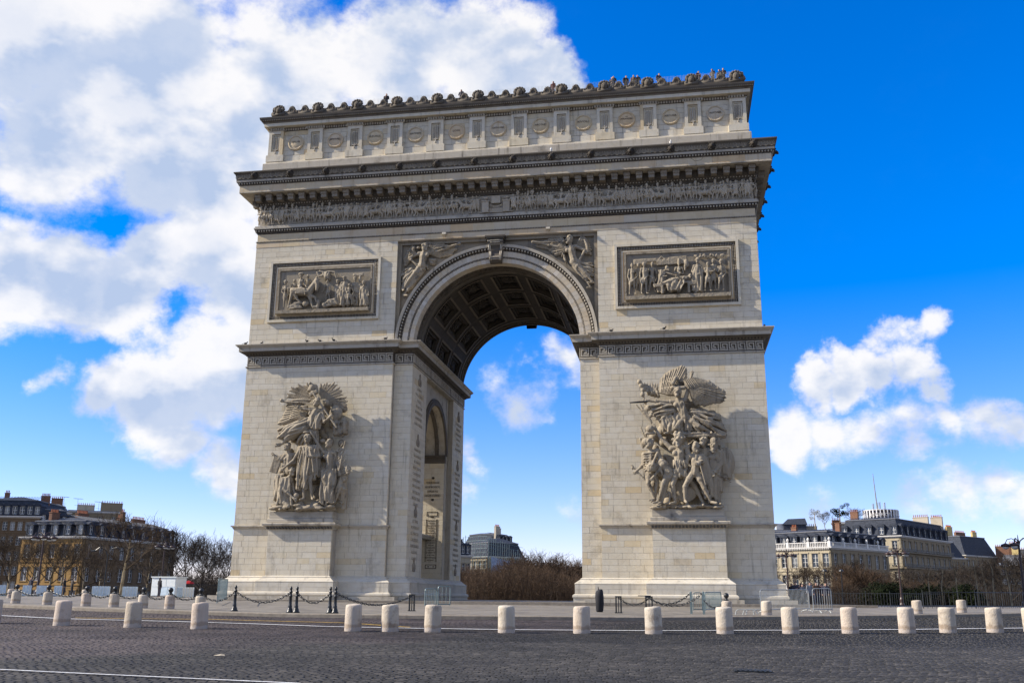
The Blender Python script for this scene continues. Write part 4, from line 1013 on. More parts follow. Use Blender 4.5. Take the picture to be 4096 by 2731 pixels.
def horse(c, o, L_, flip=1, depth=.2, rear=0.0):
    x0, z0 = o; V = lambda x, z, d=depth: (x0+flip*x*L_, -d, z0+z*L_)
    c.chain([V(-.42, .62+rear*-.1), V(-.1, .60), V(.25, .66+rear*.2)], [.18*L_, .17*L_, .19*L_])
    c.chain([V(.30, .72+rear*.2), V(.48, .95+rear*.25), V(.56, 1.08+rear*.25)], [.15*L_, .11*L_, .10*L_]); c.chain([V(.56, 1.08+rear*.25), V(.66, .98+rear*.25), V(.74, .84+rear*.25)], [.095*L_, .075*L_, .05*L_])
    for e in (-.03, .05): c.cap(V(.53+e, 1.12+rear*.25), V(.52+e, 1.22+rear*.25), .03*L_, .015*L_)
    for xs, zs, kx, kz, fx, fz, d in ((.30, .52, .50, .38+rear*.3, .46, .14+rear*.3, .06), (.22, .52, .26, .30, .22, .04, -.06), (-.42, .52, -.36, .30, -.48, .04, .06), (-.36, .52, -.22, .30, -.30, .04, -.06)):
        c.chain([V(xs, zs+.04, depth+d), V(kx, kz, depth+d), V(fx, fz, depth+d)], [.11*L_, .055*L_, .04*L_]); c.cap(V(fx, fz, depth+d), V(fx+.05, fz-.02, depth+d), .05*L_)
    c.chain([V(-.55, .68), V(-.66, .55), V(-.64, .30)], [.05*L_, .07*L_, .03*L_])
    for i in range(6): t = i/5; c.ball(V(.30+.2*t, .84+.28*t+rear*.25), .06*L_)
def rider(i, flip):
    c = Clay(300+i); horse(c, (0, 0), 1.12, flip, .17, .15 if i % 2 else 0)
    V = lambda x, z, d=.2: (flip*x, -d, z)
    body(c, dict(h=V(.02, 1.58), s1=V(-.16, 1.36), s2=V(.16, 1.36), p=V(-.06, .92), e1=V(-.24, 1.12), w1=V(.0, 1.06, .3), e2=V(.28, 1.16), w2=V(.34, 1.38), k1=V(.14, .72, .34), f1=V(.06, .40, .36)), .23, flip*1.1)
    c.cap(V(.02, 1.68), V(.02, 1.76), .12, .09); return c.job('rider:%d' % i, .028, M['frieze_fig'])
RK = [rider(0, 1), rider(1, -1), rider(2, 1)]

# ---- the four big carved scenes, joints measured on the wall plane
def gpt(ox, oy, sc_, y0): return lambda x, y, d=0.0: tuple(on_y(ox+x*sc_, oy+y*sc_, y0-d))
def fig(key, T, d, j, hh, face=0.0, voxel=.037, mat=None, extra=None, seed=1, **kw):
    c = Clay(seed); J = {k: (T(v[0], v[1], d+(v[2] if len(v) > 2 else 0))) for k, v in j.items()}
    body(c, J, hh, face, **kw)
    if extra: extra(c, lambda x, y, e=0.0: np.array(T(x, y, d+e)))
    return c.job(key, voxel, mat or M['carve'])
# right pier: winged figure calling over six warriors
S2 = gpt(2450, 1420, .4208, -.9)
GR = []
def ex(c, P):
    c.drape([P(575, 560), P(740, 545)], [P(520, 730, .1), P(900, 740)], 11, .13, .25); c.drape([P(745, 520, .2), P(790, 600, .2)], [P(1040, 560, -.2), P(1070, 790, -.2)], 8, .13, .2)
    c.drape([P(560, 470, .1), P(600, 540, .1)], [P(330, 470, .1), P(440, 640)], 6, .12, .2); c.drape([P(420, 500), P(560, 560)], [P(480, 720), P(640, 700)], 6, .13, .2)
    c.drape([P(540, 730), P(600, 760)], [P(1010, 740), P(1060, 790)], 4, .12, .1)
    c.chain([P(540, 250, .2), P(575, 270, .3), P(600, 215, .2), P(640, 250, .2)], [.10, .16, .15, .06]); c.cap(P(570, 310, .2), P(680, 310, .2), .17); c.drape([P(590, 430, .1), P(670, 430, .1)], [P(650, 560, .2), P(700, 560, .2)], 4, .11)
GR.append(fig('figure:winged', S2, .55, dict(h=(620, 352, .25), s1=(555, 445), s2=(690, 425), p=(690, 590), e1=(440, 440, .1), w1=(345, 432, .15), e2=(722, 320, .1), w2=(748, 205, .1), k1=(600, 690, .3), f1=(540, 735, 0), k2=(820, 672, .3), f2=(935, 730, 0)), .98, -.35, extra=ex, seed=11))
def ex(c, P):
    c.drape([P(560, 1085, .1), P(700, 1080, .1)], [P(560, 1140, .15), P(725, 1165, .15)], 7, .12, .12)
    c.ball(P(355, 700, .1), (.36, .3, .30)); c.cap(P(320, 745, .1), P(395, 740, .1), .12); c.drape([P(700, 870), P(740, 890)], [P(700, 1000, .1), P(740, 1010, .1)], 3, .13)
    for i in range(16): c.ball(P(625+c.r.uniform(-75, 70), 775+c.r.uniform(-45, 60), c.r.uniform(0, .25)), c.r.uniform(.12, .19))
    c.drape([P(575, 1000, .3), P(690, 1000, .3)], [P(575, 1075, .3), P(700, 1070, .3)], 6, .09, .05)
GR.append(fig('figure:chief', S2, .75, dict(h=(628, 805, .25), s1=(560, 885), s2=(715, 875), p=(630, 1095), e1=(470, 800), w1=(412, 705), e2=(712, 1000, .1), w2=(694, 1095, .2), k1=(572, 1228, .2), f1=(600, 1400), k2=(790, 1260, -.3), f2=(865, 1410, -.3)), 1.05, -.5, extra=ex, seed=12, beard=True))
def ex(c, P): c.cap(P(828, 1020, .4), P(885, 1230, .4), .07, .05); c.cap(P(800, 1015, .4), P(860, 1000, .4), .07); c.drape([P(855, 960), P(905, 980)], [P(860, 1350, -.2), P(960, 1390, -.2)], 5, .14)
GR.append(fig('figure:youth', S2, .85, dict(h=(788, 880, .15), s1=(742, 962), s2=(850, 960), p=(780, 1115), e1=(705, 930), w1=(700, 880), e2=(865, 1010, .1), w2=(835, 1022, .35), k1=(688, 1250, .25), f1=(692, 1385, .1), k2=(872, 1262, .15), f2=(938, 1395)), .98, .6, extra=ex, seed=13))
def ex(c, P):
    c.ball(P(325, 825, .12), (.42, .38, .36)); c.cap(P(265, 800, .1), P(290, 870, .1), .13); c.cap(P(180, 1045, .1), P(305, 1180, .1), .07); c.ball(P(190, 1065, .1), (.12, .08, .2)); c.drape([P(310, 1085), P(430, 1075)], [P(300, 1150, .1), P(440, 1150, .1)], 6, .12)
    for k in range(7): c.cap(P(300, 935+k*24, .28), P(400, 925+k*24, .28), .055)
GR.append(fig('figure:mail_soldier', S2, .55, dict(h=(355, 838, .2), s1=(300, 945), s2=(430, 910), p=(370, 1105), e1=(290, 1045, .1), w1=(240, 1090, .1), e2=(450, 960), w2=(400, 1000, .3), k1=(340, 1215, .2), f1=(405, 1370), k2=(425, 1215), f2=(400, 1380, -.1)), .95, -1.0, extra=ex, seed=14))
def ex(c, P): c.ball(P(362, 1065, .3), (.36, .34, .33)); c.cap(P(320, 1090, .3), P(400, 1085, .3), .1); c.chain([P(500, 1340), P(545, 1300), P(540, 1400), P(470, 1420)], .07); c.drape([P(420, 1040, .2), P(540, 1040, .2)], [P(430, 1130, .2), P(560, 1140, .2)], 5, .12)
GR.append(fig('figure:bending_archer', S2, .75, dict(h=(375, 1062, .35), s1=(450, 985, .1), s2=(480, 1030, .3), p=(535, 1110, .1), e1=(430, 930, .2), w1=(395, 1000, .35), e2=(440, 1100, .3), w2=(395, 1150, .3), k1=(480, 1225, .3), f1=(440, 1395, .1), k2=(520, 1200, .1), f2=(470, 1400)), .92, -1.2, extra=ex, seed=15))
def ex(c, P):
    c.ball(P(965, 822, .15), (.36, .36, .38)); c.chain([P(935, 800, .1), P(960, 755, .1), P(1010, 790), P(1020, 870)], [.08, .13, .14, .08]); c.cap(P(915, 850, .25), P(1010, 850, .2), .09)
    c.drape([P(900, 900), P(1030, 900)], [P(930, 1370, .1), P(1040, 1350, 0)], 9, .16, .15); c.cap(P(955, 1100, .35), P(1125, 1205, .2), .08, .05); c.drape([P(1010, 900, -.2), P(1110, 940, -.3)], [P(1060, 1170, -.2), P(1120, 1150, -.3)], 6, .17, .15); c.ball(P(1075, 1020, -.35), (.75, .22, 1.25))
GR.append(fig('figure:helmet_soldier', S2, .45, dict(h=(962, 862, .2), s1=(900, 930), s2=(1015, 925), p=(965, 1110), e1=(880, 1030), w1=(940, 1110, .35), e2=(1040, 1030), w2=(1000, 1080, .3), k1=(960, 1240), f1=(990, 1395), k2=(1010, 1240), f2=(1010, 1400)), .92, -.2, extra=ex, seed=16, beard=True))
GR.append(fig('figure:old_man', S2, .35, dict(h=(862, 808, .15), s1=(815, 905), s2=(925, 900), p=(870, 1080), e1=(800, 1000), w1=(840, 1060)), .95, -.6, seed=17, beard=True))
c = Clay(18)                                               # backing: rock, shield, weapons
for i in range(70):
    x, y = c.r.uniform(330, 1010), c.r.uniform(420, 1400)
    if y < 760 and x < 470: continue
    c.ball(S2(x, y, c.r.uniform(-.75, -.45)), c.r.uniform(.3, .45))
c.ball(S2(690, 1265, .3), (1.05, .25, 1.15))
for i in range(40): c.ball(S2(c.r.uniform(395, 1030), 1438+c.r.uniform(-10, 12), c.r.uniform(-.2, .75)), (c.r.uniform(.3, .5), .3, c.r.uniform(.10, .16)))
GR.append(c.job('figure:rocky_ground', .08, M['carve']))
c = Clay(19)
for a, b in (((225, 470), (372, 650)), ((265, 470), (360, 640)), ((300, 480), (375, 640)), ((268, 680), (310, 800)), ((305, 690), (330, 800)), ((245, 235), (330, 350)), ((275, 300), (320, 480))): c.cap(S2(*a, .35), S2(*b, .35), .065)
for x, y in ((255, 255), (275, 290), (290, 330), (285, 375), (310, 440), (345, 500), (370, 570), (420, 600), (470, 590), (455, 630), (440, 560)): c.ball(S2(x, y, .35), c.r.uniform(.14, .26))
for i in range(6): c.cap(S2(300+i*25, 310, .2), S2(310+i*24, 245+6*(i % 3), .2), .10, .03)
c.drape([S2(320, 300, .2), S2(430, 330, .2)], [S2(330, 370, .2), S2(450, 390, .2)], 4, .13); c.job('weapons:standards', .06, M['carve']); GR.append('weapons:standards')
# left pier: crowned figure between allegories, trumpeter above
S1 = gpt(1000, 1500, .3826, -.9); GL = []
def ex(c, P):
    c.drape([P(560, 450), P(720, 470)], [P(300, 560), P(420, 680)], 9, .14, .3); c.drape([P(500, 500, .1), P(600, 560, .1)], [P(280, 620), P(360, 690)], 6, .15, .2); c.drape([P(640, 400, .1), P(760, 400, .1)], [P(600, 540, .2), P(720, 560, .2)], 7, .12, .1)
    c.drape([P(590, 560), P(700, 580)], [P(480, 720, -.1), P(720, 740, -.1)], 7, .13, .1); c.chain([P(330, 265, .2), P(360, 278, .2), P(660, 296, .3)], [.17, .09, .06]); c.cap(P(665, 195, .2), P(905, 545, .3), .085)
GL.append(fig('figure:trumpeter', S1, .6, dict(h=(702, 282, .2), s1=(632, 362), s2=(762, 372), p=(610, 520), e1=(540, 352, .1), w1=(425, 292, .15), e2=(772, 492, .15), w2=(825, 445, .3), k1=(490, 580, .2), f1=(330, 715), k2=(440, 640), f2=(310, 735)), .86, -1.0, extra=ex, seed=21))
def ex(c, P):
    c.drape([P(530, 750, .1), P(640, 760, .2)], [P(480, 1165, .15), P(590, 1160, .3)], 8, .12, .2); c.drape([P(620, 760, .2), P(720, 750)], [P(620, 1060, .3), P(720, 1100)], 7, .12, .15); c.drape([P(540, 745, .1), P(700, 735, .1)], [P(560, 830, .3), P(690, 830, .3)], 5, .10, .1); c.cap(P(648, 860, .45), P(665, 1010, .4), .08); c.cap(P(628, 780, .4), P(650, 870, .45), .06)
GL.append(fig('figure:crowned_man', S1, .8, dict(h=(600, 668, .2), s1=(535, 758), s2=(695, 748), p=(600, 980), e1=(455, 890, .1), w1=(365, 962, .2), e2=(725, 848, .1), w2=(650, 850, .45), k1=(560, 1150, .1), f1=(565, 1290), k2=(630, 1120, .2), f2=(650, 1285, .1)), .86, 0, extra=ex, seed=22))
def ex(c, P):
    c.drape([P(745, 985, .1), P(900, 990, .1)], [P(730, 1330, .15), P(870, 1330, .1)], 10, .13, .15); c.drape([P(750, 1000, .2), P(890, 1010, .2)], [P(770, 1170, .3), P(870, 1160, .2)], 5, .12, .1); c.ball(P(585, 598, .1), (.30, .22, .12))
    for i in range(9): c.cap(P(925, 980-i*25, .1), P(990-i*2+(i % 2)*14, 900-i*24, .1), .06, .03)
    c.cap(P(920, 1050, .15), P(995, 690, .1), .05)
GL.append(fig('figure:victory', S1, .7, dict(h=(828, 718, .15), s1=(775, 808), s2=(895, 815), p=(830, 990), e1=(718, 735, .1), w1=(645, 610, .1), e2=(908, 900), w2=(930, 1005, .1), k1=(770, 1150, .1), f1=(770, 1320), k2=(850, 1150, .1), f2=(850, 1320)), .84, -.9, extra=ex, seed=23))
def ex(c, P): c.drape([P(930, 1060, .1), P(1000, 1060)], [P(860, 1300, .1), P(980, 1320)], 7, .14, .2); c.box(P(990, 1290, -.2), .35, .4, 1.8)
GL.append(fig('figure:captive', S1, .35, dict(h=(1020, 995, .2), s1=(940, 1050), s2=(1000, 1060), p=(930, 1220), e1=(920, 1130, .1), w1=(960, 1170, .3), e2=(990, 1130), w2=(970, 1180, .2), k1=(950, 1170, .45), f1=(890, 1320, .2), k2=(990, 1190, .2), f2=(940, 1330)), .80, .5, extra=ex, seed=24))
def ex(c, P): c.drape([P(360, 840), P(470, 830)], [P(350, 1040), P(470, 1020)], 7, .13, .15); c.box(P(272, 930, .1), .75, .16, 1.5, -.28)
GL.append(fig('figure:writer', S1, .35, dict(h=(395, 748, .15), s1=(365, 838), s2=(465, 832), p=(410, 1010), e1=(320, 890, .15), w1=(260, 840, .2), e2=(480, 920), w2=(380, 940, .35)), .80, -.8, extra=ex, seed=25))
def ex(c, P): c.drape([P(330, 1080, .1), P(430, 1070, .1)], [P(270, 1390, .1), P(440, 1380, .1)], 9, .15, .25); c.drape([P(270, 1060, -.1), P(330, 1060, -.1)], [P(245, 1260, -.1), P(300, 1390)], 5, .14); c.ball(P(485, 1260, .1), .28)
GL.append(fig('figure:kneeler', S1, .6, dict(h=(440, 1010, .2), s1=(345, 1090), s2=(430, 1080), p=(360, 1290), e1=(350, 1190, .35), w1=(455, 1285, .4), e2=(450, 1150), w2=(470, 1260, .2), k1=(400, 1370, .35), f1=(310, 1395, .1), k2=(430, 1350, .1), f2=(330, 1390)), .82, .9, extra=ex, seed=26))
c = Clay(27)
for i in range(90):
    x, y = c.r.uniform(320, 985), c.r.uniform(340, 1340)
    c.ball(S1(x, y, c.r.uniform(-.72, -.45)), c.r.uniform(.25, .4))
for i in range(46): c.ball(S1(c.r.uniform(250, 870), 1395+c.r.uniform(-35, 20), c.r.uniform(-.2, .75)), (c.r.uniform(.35, .55), .32, c.r.uniform(.12, .2)))
for i in range(12): c.ball(S1(c.r.uniform(470, 740), c.r.uniform(1335, 1400), c.r.uniform(.3, .75)), (c.r.uniform(.3, .5), .3, c.r.uniform(.16, .24)))
c.ball(S1(900, 395, .1), (.62, .22, .68)); c.drape([S1(860, 490, .25), S1(1025, 485, .2)], [S1(870, 620, .25), S1(1010, 625, .2)], 7, .12, .1); c.ball(S1(800, 290, .2), (.3, .25, .3)); c.ball(S1(760, 690, .3), (.28, .25, .22))
for k in range(5): c.cap(S1(960+k*9, 470, .1), S1(965+k*14, 425+6*abs(k-2), .1), .07, .02)
GL.append(c.job('figure:rocky_ground2', .07, M['carve']))
c = Clay(28); c.box(S1(668, 188, .45), .75, .35, .34, .42); c.ball(S1(650, 130, .45), (.28, .24, .36)); c.ball(S1(628, 85, .5), (.14, .16, .13)); c.cap(S1(620, 85, .6), S1(612, 92, .65), .05, .02)
c.drape([S1(665, 95, .4), S1(690, 110, .4)], [S1(690, 140, .4), S1(700, 165, .4)], 3, .10); c.drape([S1(625, 110, .4), S1(640, 120, .4)], [S1(600, 160, .4), S1(640, 170, .4)], 3, .10); GL.append(c.job('eagle:1', .05, M['carve']))
# spandrel figures
SP1 = gpt(1590, 950, 310/1620, .50); SPK = []
def ex(c, P):
    c.drape([P(420, 700), P(640, 560)], [P(430, 740, .1), P(660, 640, .1)], 4, .07, .1); c.drape([P(300, 640), P(330, 700)], [P(80, 700), P(90, 1080)], 8, .09, .1); c.drape([P(660, 440), P(690, 560)], [P(790, 440), P(760, 580)], 5, .08, .1); c.drape([P(400, 720), P(560, 700)], [P(180, 1100), P(260, 1100)], 6, .09, .05)
    c.chain([P(650, 245, .15), P(1100, 180, .2), P(1260, 140, .2), P(1290, 130, .2)], [.03, .05, .10, .16])
    c.ball(P(440, 215), (.2, .16, .16))
SPK.append(fig('spandrel:left', SP1, .22, dict(h=(572, 205, .1), s1=(450, 340), s2=(650, 320), p=(510, 590), e1=(250, 430, .05), w1=(370, 545, .1), e2=(880, 290, .05), w2=(1100, 200, .1), k1=(240, 900, .1), f1=(110, 1100), k2=(300, 930, -.1), f2=(130, 1210)), .90, 1.0, .035, extra=ex, seed=31))
SP2 = gpt(2100, 900, .4464, .50)
def ex(c, P):
    c.drape([P(450, 330), P(480, 360)], [P(610, 330), P(615, 480)], 7, .09, .1); c.drape([P(520, 140), P(560, 130)], [P(590, 260), P(540, 250)], 5, .09, .1); c.drape([P(390, 330), P(470, 350)], [P(520, 480), P(560, 480)], 6, .08, .05); c.drape([P(340, 230), P(360, 300)], [P(320, 270), P(380, 350)], 3, .08)
    c.chain([P(362, 150, .15), P(130, 155, .2), P(70, 152, .2)], [.03, .05, .14])
SPK.append(fig('spandrel:right', SP2, .22, dict(h=(398, 135, .1), s1=(362, 210), s2=(455, 195), p=(440, 320), e1=(250, 190, .05), w1=(135, 165, .1), e2=(540, 225, .05), w2=(500, 290, .1), k1=(540, 430, .1), f1=(610, 515), k2=(530, 460, -.1), f2=(585, 560)), .90, -1.0, .035, extra=ex, seed=32))
# relief panels
PL = gpt(1100, 1060, 440/2352, -.20); PRK = []
def stand(key, T, x, yh, yf, w, face=0.0, arms=None, robe=False, hat=None, d=.16, seed=1):
    hgt = yf-yh; hh_px = hgt/6.6; c = Clay(seed); P = lambda a, b, e=0.0: np.array(T(a, b, d+e)); r = c.r
    hh = abs(P(x, yh)[2]-P(x, yh+hh_px)[2])
    j = dict(h=(x, yh+hh_px*.5, .08), s1=(x-w*.5, yh+hh_px*1.45), s2=(x+w*.5, yh+hh_px*1.45), p=(x+r.uniform(-.1, .1)*w, yh+hgt*.52), k1=(x-w*.35, yh+hgt*.74, .1), k2=(x+w*.35, yh+hgt*.74), f1=(x-w*.45, yf-hh_px*.2), f2=(x+w*.45, yf-hh_px*.2))
    a = arms or [(-.85, .40, -.3, .50), (.85, .40, .5, .52)]
    for i, q in (('1', a[0]), ('2', a[1])): j['e'+i] = (x+w*q[0], yh+hgt*q[1]); j['w'+i] = (x+w*q[2], yh+hgt*q[3], .15)
    body(c, {k: P(*v) for k, v in j.items()}, hh, face)
    if robe: c.drape([P(x-w*.5, yh+hgt*.3), P(x+w*.5, yh+hgt*.3)], [P(x-w*.75, yf-4), P(x+w*.75, yf-4)], 7, hh*.24, hh*.3)
    else: c.drape([P(x-w*.45, yh+hgt*.5), P(x+w*.45, yh+hgt*.5)], [P(x-w*.5, yh+hgt*.66), P(x+w*.5, yh+hgt*.66)], 5, hh*.2, hh*.2)
    if hat == 'turban': c.ball(P(x, yh+hh_px*.15, .08), (hh*.5, hh*.5, hh*.3))
    if hat == 'brim': c.ball(P(x, yh+hh_px*.2, .08), (hh*.62, hh*.5, hh*.1)); c.ball(P(x, yh, .08), (hh*.36, hh*.36, hh*.3))
    if hat == 'tall': c.cap(P(x, yh+hh_px*.1, .08), P(x, yh-hh_px*.5, .08), hh*.38, hh*.3)
    return c.job(key, .045, M['carve'])
PRK += [stand('figure:pl0', PL, 230, 340, 920, 100, -.3, hat='brim', seed=41), stand('figure:pl1', PL, 1125, 320, 780, 95, -1.0, [(-.9, .5, -1.9, .62), (.8, .42, .2, .6)], d=.2, seed=42), stand('figure:pl2', PL, 1345, 320, 860, 90, -.8, robe=True, hat='turban', d=.05, seed=43),
        stand('figure:pl3', PL, 1490, 250, 850, 130, -1.2, robe=True, hat='turban', d=.25, seed=44), stand('figure:pl4', PL, 1590, 390, 860, 110, -.4, d=.32, seed=45), stand('figure:pl5', PL, 1715, 260, 850, 105, -.3, robe=True, hat='turban', d=.06, seed=46), stand('figure:pl6', PL, 1900, 350, 870, 130, -1.0, [(-.6, .35, -.1, .2), (.8, .4, .8, .55)], robe=True, hat='turban', d=.26, seed=47), stand('figure:pl7', PL, 1820, 290, 850, 90, -.8, hat='tall', d=.02, seed=48), stand('figure:pl8', PL, 420, 300, 800, 100, .4, d=.0, seed=49), stand('figure:pl9', PL, 710, 200, 720, 105, -.4, d=.0, seed=50)]
c = Clay(51); P = lambda x, y, d=0.0: np.array(PL(x, y, d+.28))
c.chain([P(400, 560), P(560, 580), P(720, 590)], [.36, .36, .38]); c.chain([P(740, 560), P(820, 450), P(880, 360)], [.36, .30, .25]); c.chain([P(890, 350, .1), P(910, 440, .15), P(890, 530, .15)], [.24, .20, .14])
for a in (((370, 620), (320, 760), (285, 880)), ((430, 640), (480, 740), (540, 790)), ((740, 660), (860, 690), (880, 790)), ((740, 660), (770, 780), (800, 890))): c.chain([P(*q) for q in a], [.22, .11, .08])
c.chain([P(350, 500), P(290, 500), P(290, 600)], [.09, .12, .05]); c.box(P(530, 560, .2), .7, .3, .5)
for i in range(9): c.ball(P(780+15*i, 450-22*i, .05), .13)
for q in ((870, 250), (990, 260)): c.cap(P(930, 330), P(*q), .07, .03)
body(c, {k: P(*v) for k, v in dict(h=(560, 230, .1), s1=(495, 320), s2=(610, 320), p=(540, 470, .1), e1=(490, 430), w1=(520, 490, .2), e2=(640, 410), w2=(660, 450, .2), k1=(640, 520, .3), f1=(640, 630, .3)).items()}, .46, .8); c.ball(P(565, 195, .1), (.3, .25, .14)); PRK.append(c.job('rider:panel', .045, M['carve']))
c = Clay(52); P = lambda x, y, d=0.0: np.array(PL(x, y, d+.2))
for a, b in (((300, 900), (420, 830)), ((420, 830), (550, 810)), ((330, 930), (550, 915)), ((620, 830), (700, 820)), ((1050, 850), (1150, 770)), ((1150, 770), (1280, 740)), ((1280, 740), (1340, 830)), ((1060, 880), (1180, 860)), ((930, 780), (910, 930)), ((830, 900), (900, 900))): c.cap(P(*a), P(*b), .17, .13)
c.drape([P(300, 890), P(320, 930)], [P(540, 830), P(560, 920)], 4, .08); c.drape([P(1120, 760), P(1160, 740)], [P(1160, 860), P(1320, 850)], 6, .09); c.ball(P(650, 830), (.28, .2, .26)); c.ball(P(1050, 850), .2)
PRK.append(c.job('figure:fallen', .045, M['carve']))
c = Clay(53); P = lambda x, y, d=0.0: np.array(PL(x, y, d+.08))
c.chain([P(900, 160), P(950, 240), P(1020, 230), P(1040, 160), P(960, 130)], .10); c.chain([P(1060, 160), P(1150, 140), P(1280, 150), P(1310, 280)], [.08, .10, .09, .06]); c.drape([P(1070, 150), P(1180, 200)], [P(1070, 300), P(1160, 310)], 5, .09); c.cap(P(1280, 140), P(1480, 280), .05)
for q in ((230, 230), (290, 220), (340, 240)): c.cap(P(*q), P(q[0]+20, 400), .03)
c.box(P(1780, 210), 1.0, .12, .3); PRK.append(c.job('background:left', .05, M['carve']))
PR = gpt(2450, 960, 530/2352, -.20); PRR = []
PRR += [stand('figure:pr0', PR, 350, 410, 970, 110, .6, [(-.7, .42, -.4, .6), (.95, .4, .1, .55)], seed=61), stand('figure:pr1', PR, 560, 390, 960, 105, .8, [(-.7, .4, -.6, .6), (.6, .42, .3, .5)], d=.25, seed=62), stand('figure:pr2', PR, 705, 390, 930, 110, -.2, [(-.8, .42, -.1, .5), (.85, .42, .6, .58)], d=.08, seed=63), stand('figure:pr3', PR, 460, 410, 955, 90, .8, d=-.02, seed=64),
        stand('figure:pr5', PR, 1180, 380, 900, 120, 0, [(-.7, .4, .1, .38), (.7, .42, .1, .42)], hat='tall', d=.0, seed=66), stand('figure:pr6', PR, 1510, 330, 910, 130, -.8, [(-.8, .4, .1, .46), (.8, .4, .2, .46)], robe=True, hat='brim', d=.24, seed=67), stand('figure:pr7', PR, 1690, 390, 910, 105, .6, [(-.4, .35, .6, .32), (.8, .36, 1.1, .28)], d=.3, seed=68), stand('figure:pr8', PR, 1790, 330, 905, 100, -.9, [(-.8, .36, -1.0, .28), (.7, .4, .3, .34)], d=.12, seed=69), stand('figure:pr9', PR, 1930, 360, 900, 100, -.9, [(-.6, .4, -.4, .34), (.8, .42, .5, .5)], hat='brim', d=.2, seed=70)]
c = Clay(65); P = lambda x, y, d=0.0: np.array(PR(x, y, d+.16))
body(c, {k: P(*v) for k, v in dict(h=(965, 495, .1), s1=(860, 545), s2=(930, 575), p=(850, 740), e1=(860, 650, .1), w1=(940, 640, .2), e2=(1030, 600, .1), w2=(1120, 630, .15), k1=(830, 830, .1), f1=(800, 920), k2=(880, 830), f2=(840, 920)).items()}, .46, .8, beard=True); c.drape([P(830, 540), P(930, 560)], [P(780, 920), P(930, 910)], 7, .11, .1); PRR.append(c.job('figure:pr4', .045, M['carve']))
c = Clay(71); P = lambda x, y, d=0.0: np.array(PR(x, y, d+.32))
body(c, {k: P(*v) for k, v in dict(h=(1380, 640, .05), s1=(1270, 650), s2=(1310, 680, .1), p=(1080, 700), e1=(1270, 760, .2), w1=(1225, 840, .25), e2=(1220, 690, .1), w2=(1150, 640, .2), k1=(960, 730), f1=(860, 750), k2=(950, 750, .1), f2=(850, 770)).items()}, .44, .3); c.drape([P(930, 740), P(1300, 660)], [P(1000, 900, .05), P(1200, 900, .05)], 10, .10, .12); c.box(P(1150, 770, -.1), 4.0, .4, .16, .05)
for q in ((885, 860), (1355, 840)): c.box(P(*q), .2, .22, .95)
c.box(P(810, 825), .7, .2, .14, .05); c.box(P(1420, 785), .7, .2, .14, .05); PRR.append(c.job('figure:reclining', .045, M['carve']))
c = Clay(72); P = lambda x, y, d=0.0: np.array(PR(x, y, d+.02))
c.box(P(490, 390), 1.1, .12, .5, .05); c.box(P(690, 360), .9, .10, .3, .05); c.box(P(880, 400), .9, .12, .5, .05); c.cap(P(800, 370), P(870, 290), .06); c.cap(P(870, 290), P(960, 360), .06); c.box(P(1160, 360), 1.6, .12, .7, .05); c.chain([P(1320, 450, .1), P(1310, 380, .15), P(1290, 470, .2), P(1290, 530, .2)], [.24, .17, .12, .08])
for i in range(24): c.ball(P(c.r.uniform(1450, 1970), c.r.uniform(255, 310)), c.r.uniform(.07, .13))
PRR.append(c.job('background:right', .05, M['carve']))

# ---- people modelled life size (used on the terrace and in the crowd)
PEOPLE_KEYS = []
def person_clay(i, part):
    c = Clay(500+i); r = c.r; H = 1.72; hh = .235; V = lambda x, z, d=0.0: (x, -d, z)
    w = r.uniform(.17, .2); bend = r.uniform(-.03, .03)
    J = dict(h=V(bend, 1.58, .02), s1=V(-w, 1.40), s2=V(w, 1.40), p=V(0, .93), k1=V(-.10, .50, .03), f1=V(-.11, .08), k2=V(.10, .50, .03), f2=V(.12, .08))
    if i % 3 == 0: J.update(e1=V(-.26, 1.13), w1=V(-.24, .88, .06), e2=V(.26, 1.13), w2=V(.22, .90, .1))
    elif i % 3 == 1: J.update(e1=V(-.24, 1.14), w1=V(-.08, 1.20, .26), e2=V(.24, 1.14), w2=V(.06, 1.22, .26))
    else: J.update(e1=V(-.28, 1.15), w1=V(-.14, .98, .2), e2=V(.25, 1.16), w2=V(.10, 1.48, .2))
    if part == 'body': body(c, J, hh, 0.0, hair='none', fine=True)
    elif part == 'coat':
        g = {k: np.array(v) for k, v in J.items()}; c.cap(g['s1'], g['s2'], .072); c.chain([(0, 0, 1.36), (0, 0, 1.15), (0, 0, .82)], [.12, .125, .13]); c.cap((-.07, 0, 1.33), (-.06, 0, .80), .10, .115); c.cap((.07, 0, 1.33), (.06, 0, .80), .10, .115)
        for q in '12': c.cap(g['s'+q], g['e'+q], .068, .058); c.cap(g['e'+q], g['w'+q]*.85+g['e'+q]*.15, .056, .046)
        c.chain([(-.09, -.02, 1.45), (0, .06, 1.46), (.09, -.02, 1.45)], .04)
    elif part == 'trousers':
        g = {k: np.array(v) for k, v in J.items()}
        for q, s_ in (('1', -1), ('2', 1)): c.chain([(s_*.08, 0, .9), g['k'+q], g['f'+q]+np.array([0, 0, .08])], [.112, .082, .062])
    elif part == 'hair':
        h = np.array(J['h']); c.ball(h+np.array([0, .028, .035]), (.090, .098, .098)); c.ball(h+np.array([0, .055, -.05]), (.082, .062, .11 if i % 2 else .05))
    return c.job('%s:p%d' % ({'body': 'person', 'coat': 'coat', 'trousers': 'trousers', 'hair': 'hair'}[part], i), .017 if part != 'body' else .015, None)
for i in range(3):
    for part in ('body', 'coat', 'trousers', 'hair'): person_clay(i, part)
M['skin'] = plain('skin', (.42, .25, .18), .55); M['hair'] = plain('dark_hair', (.025, .018, .014), .5)
MESH = {}
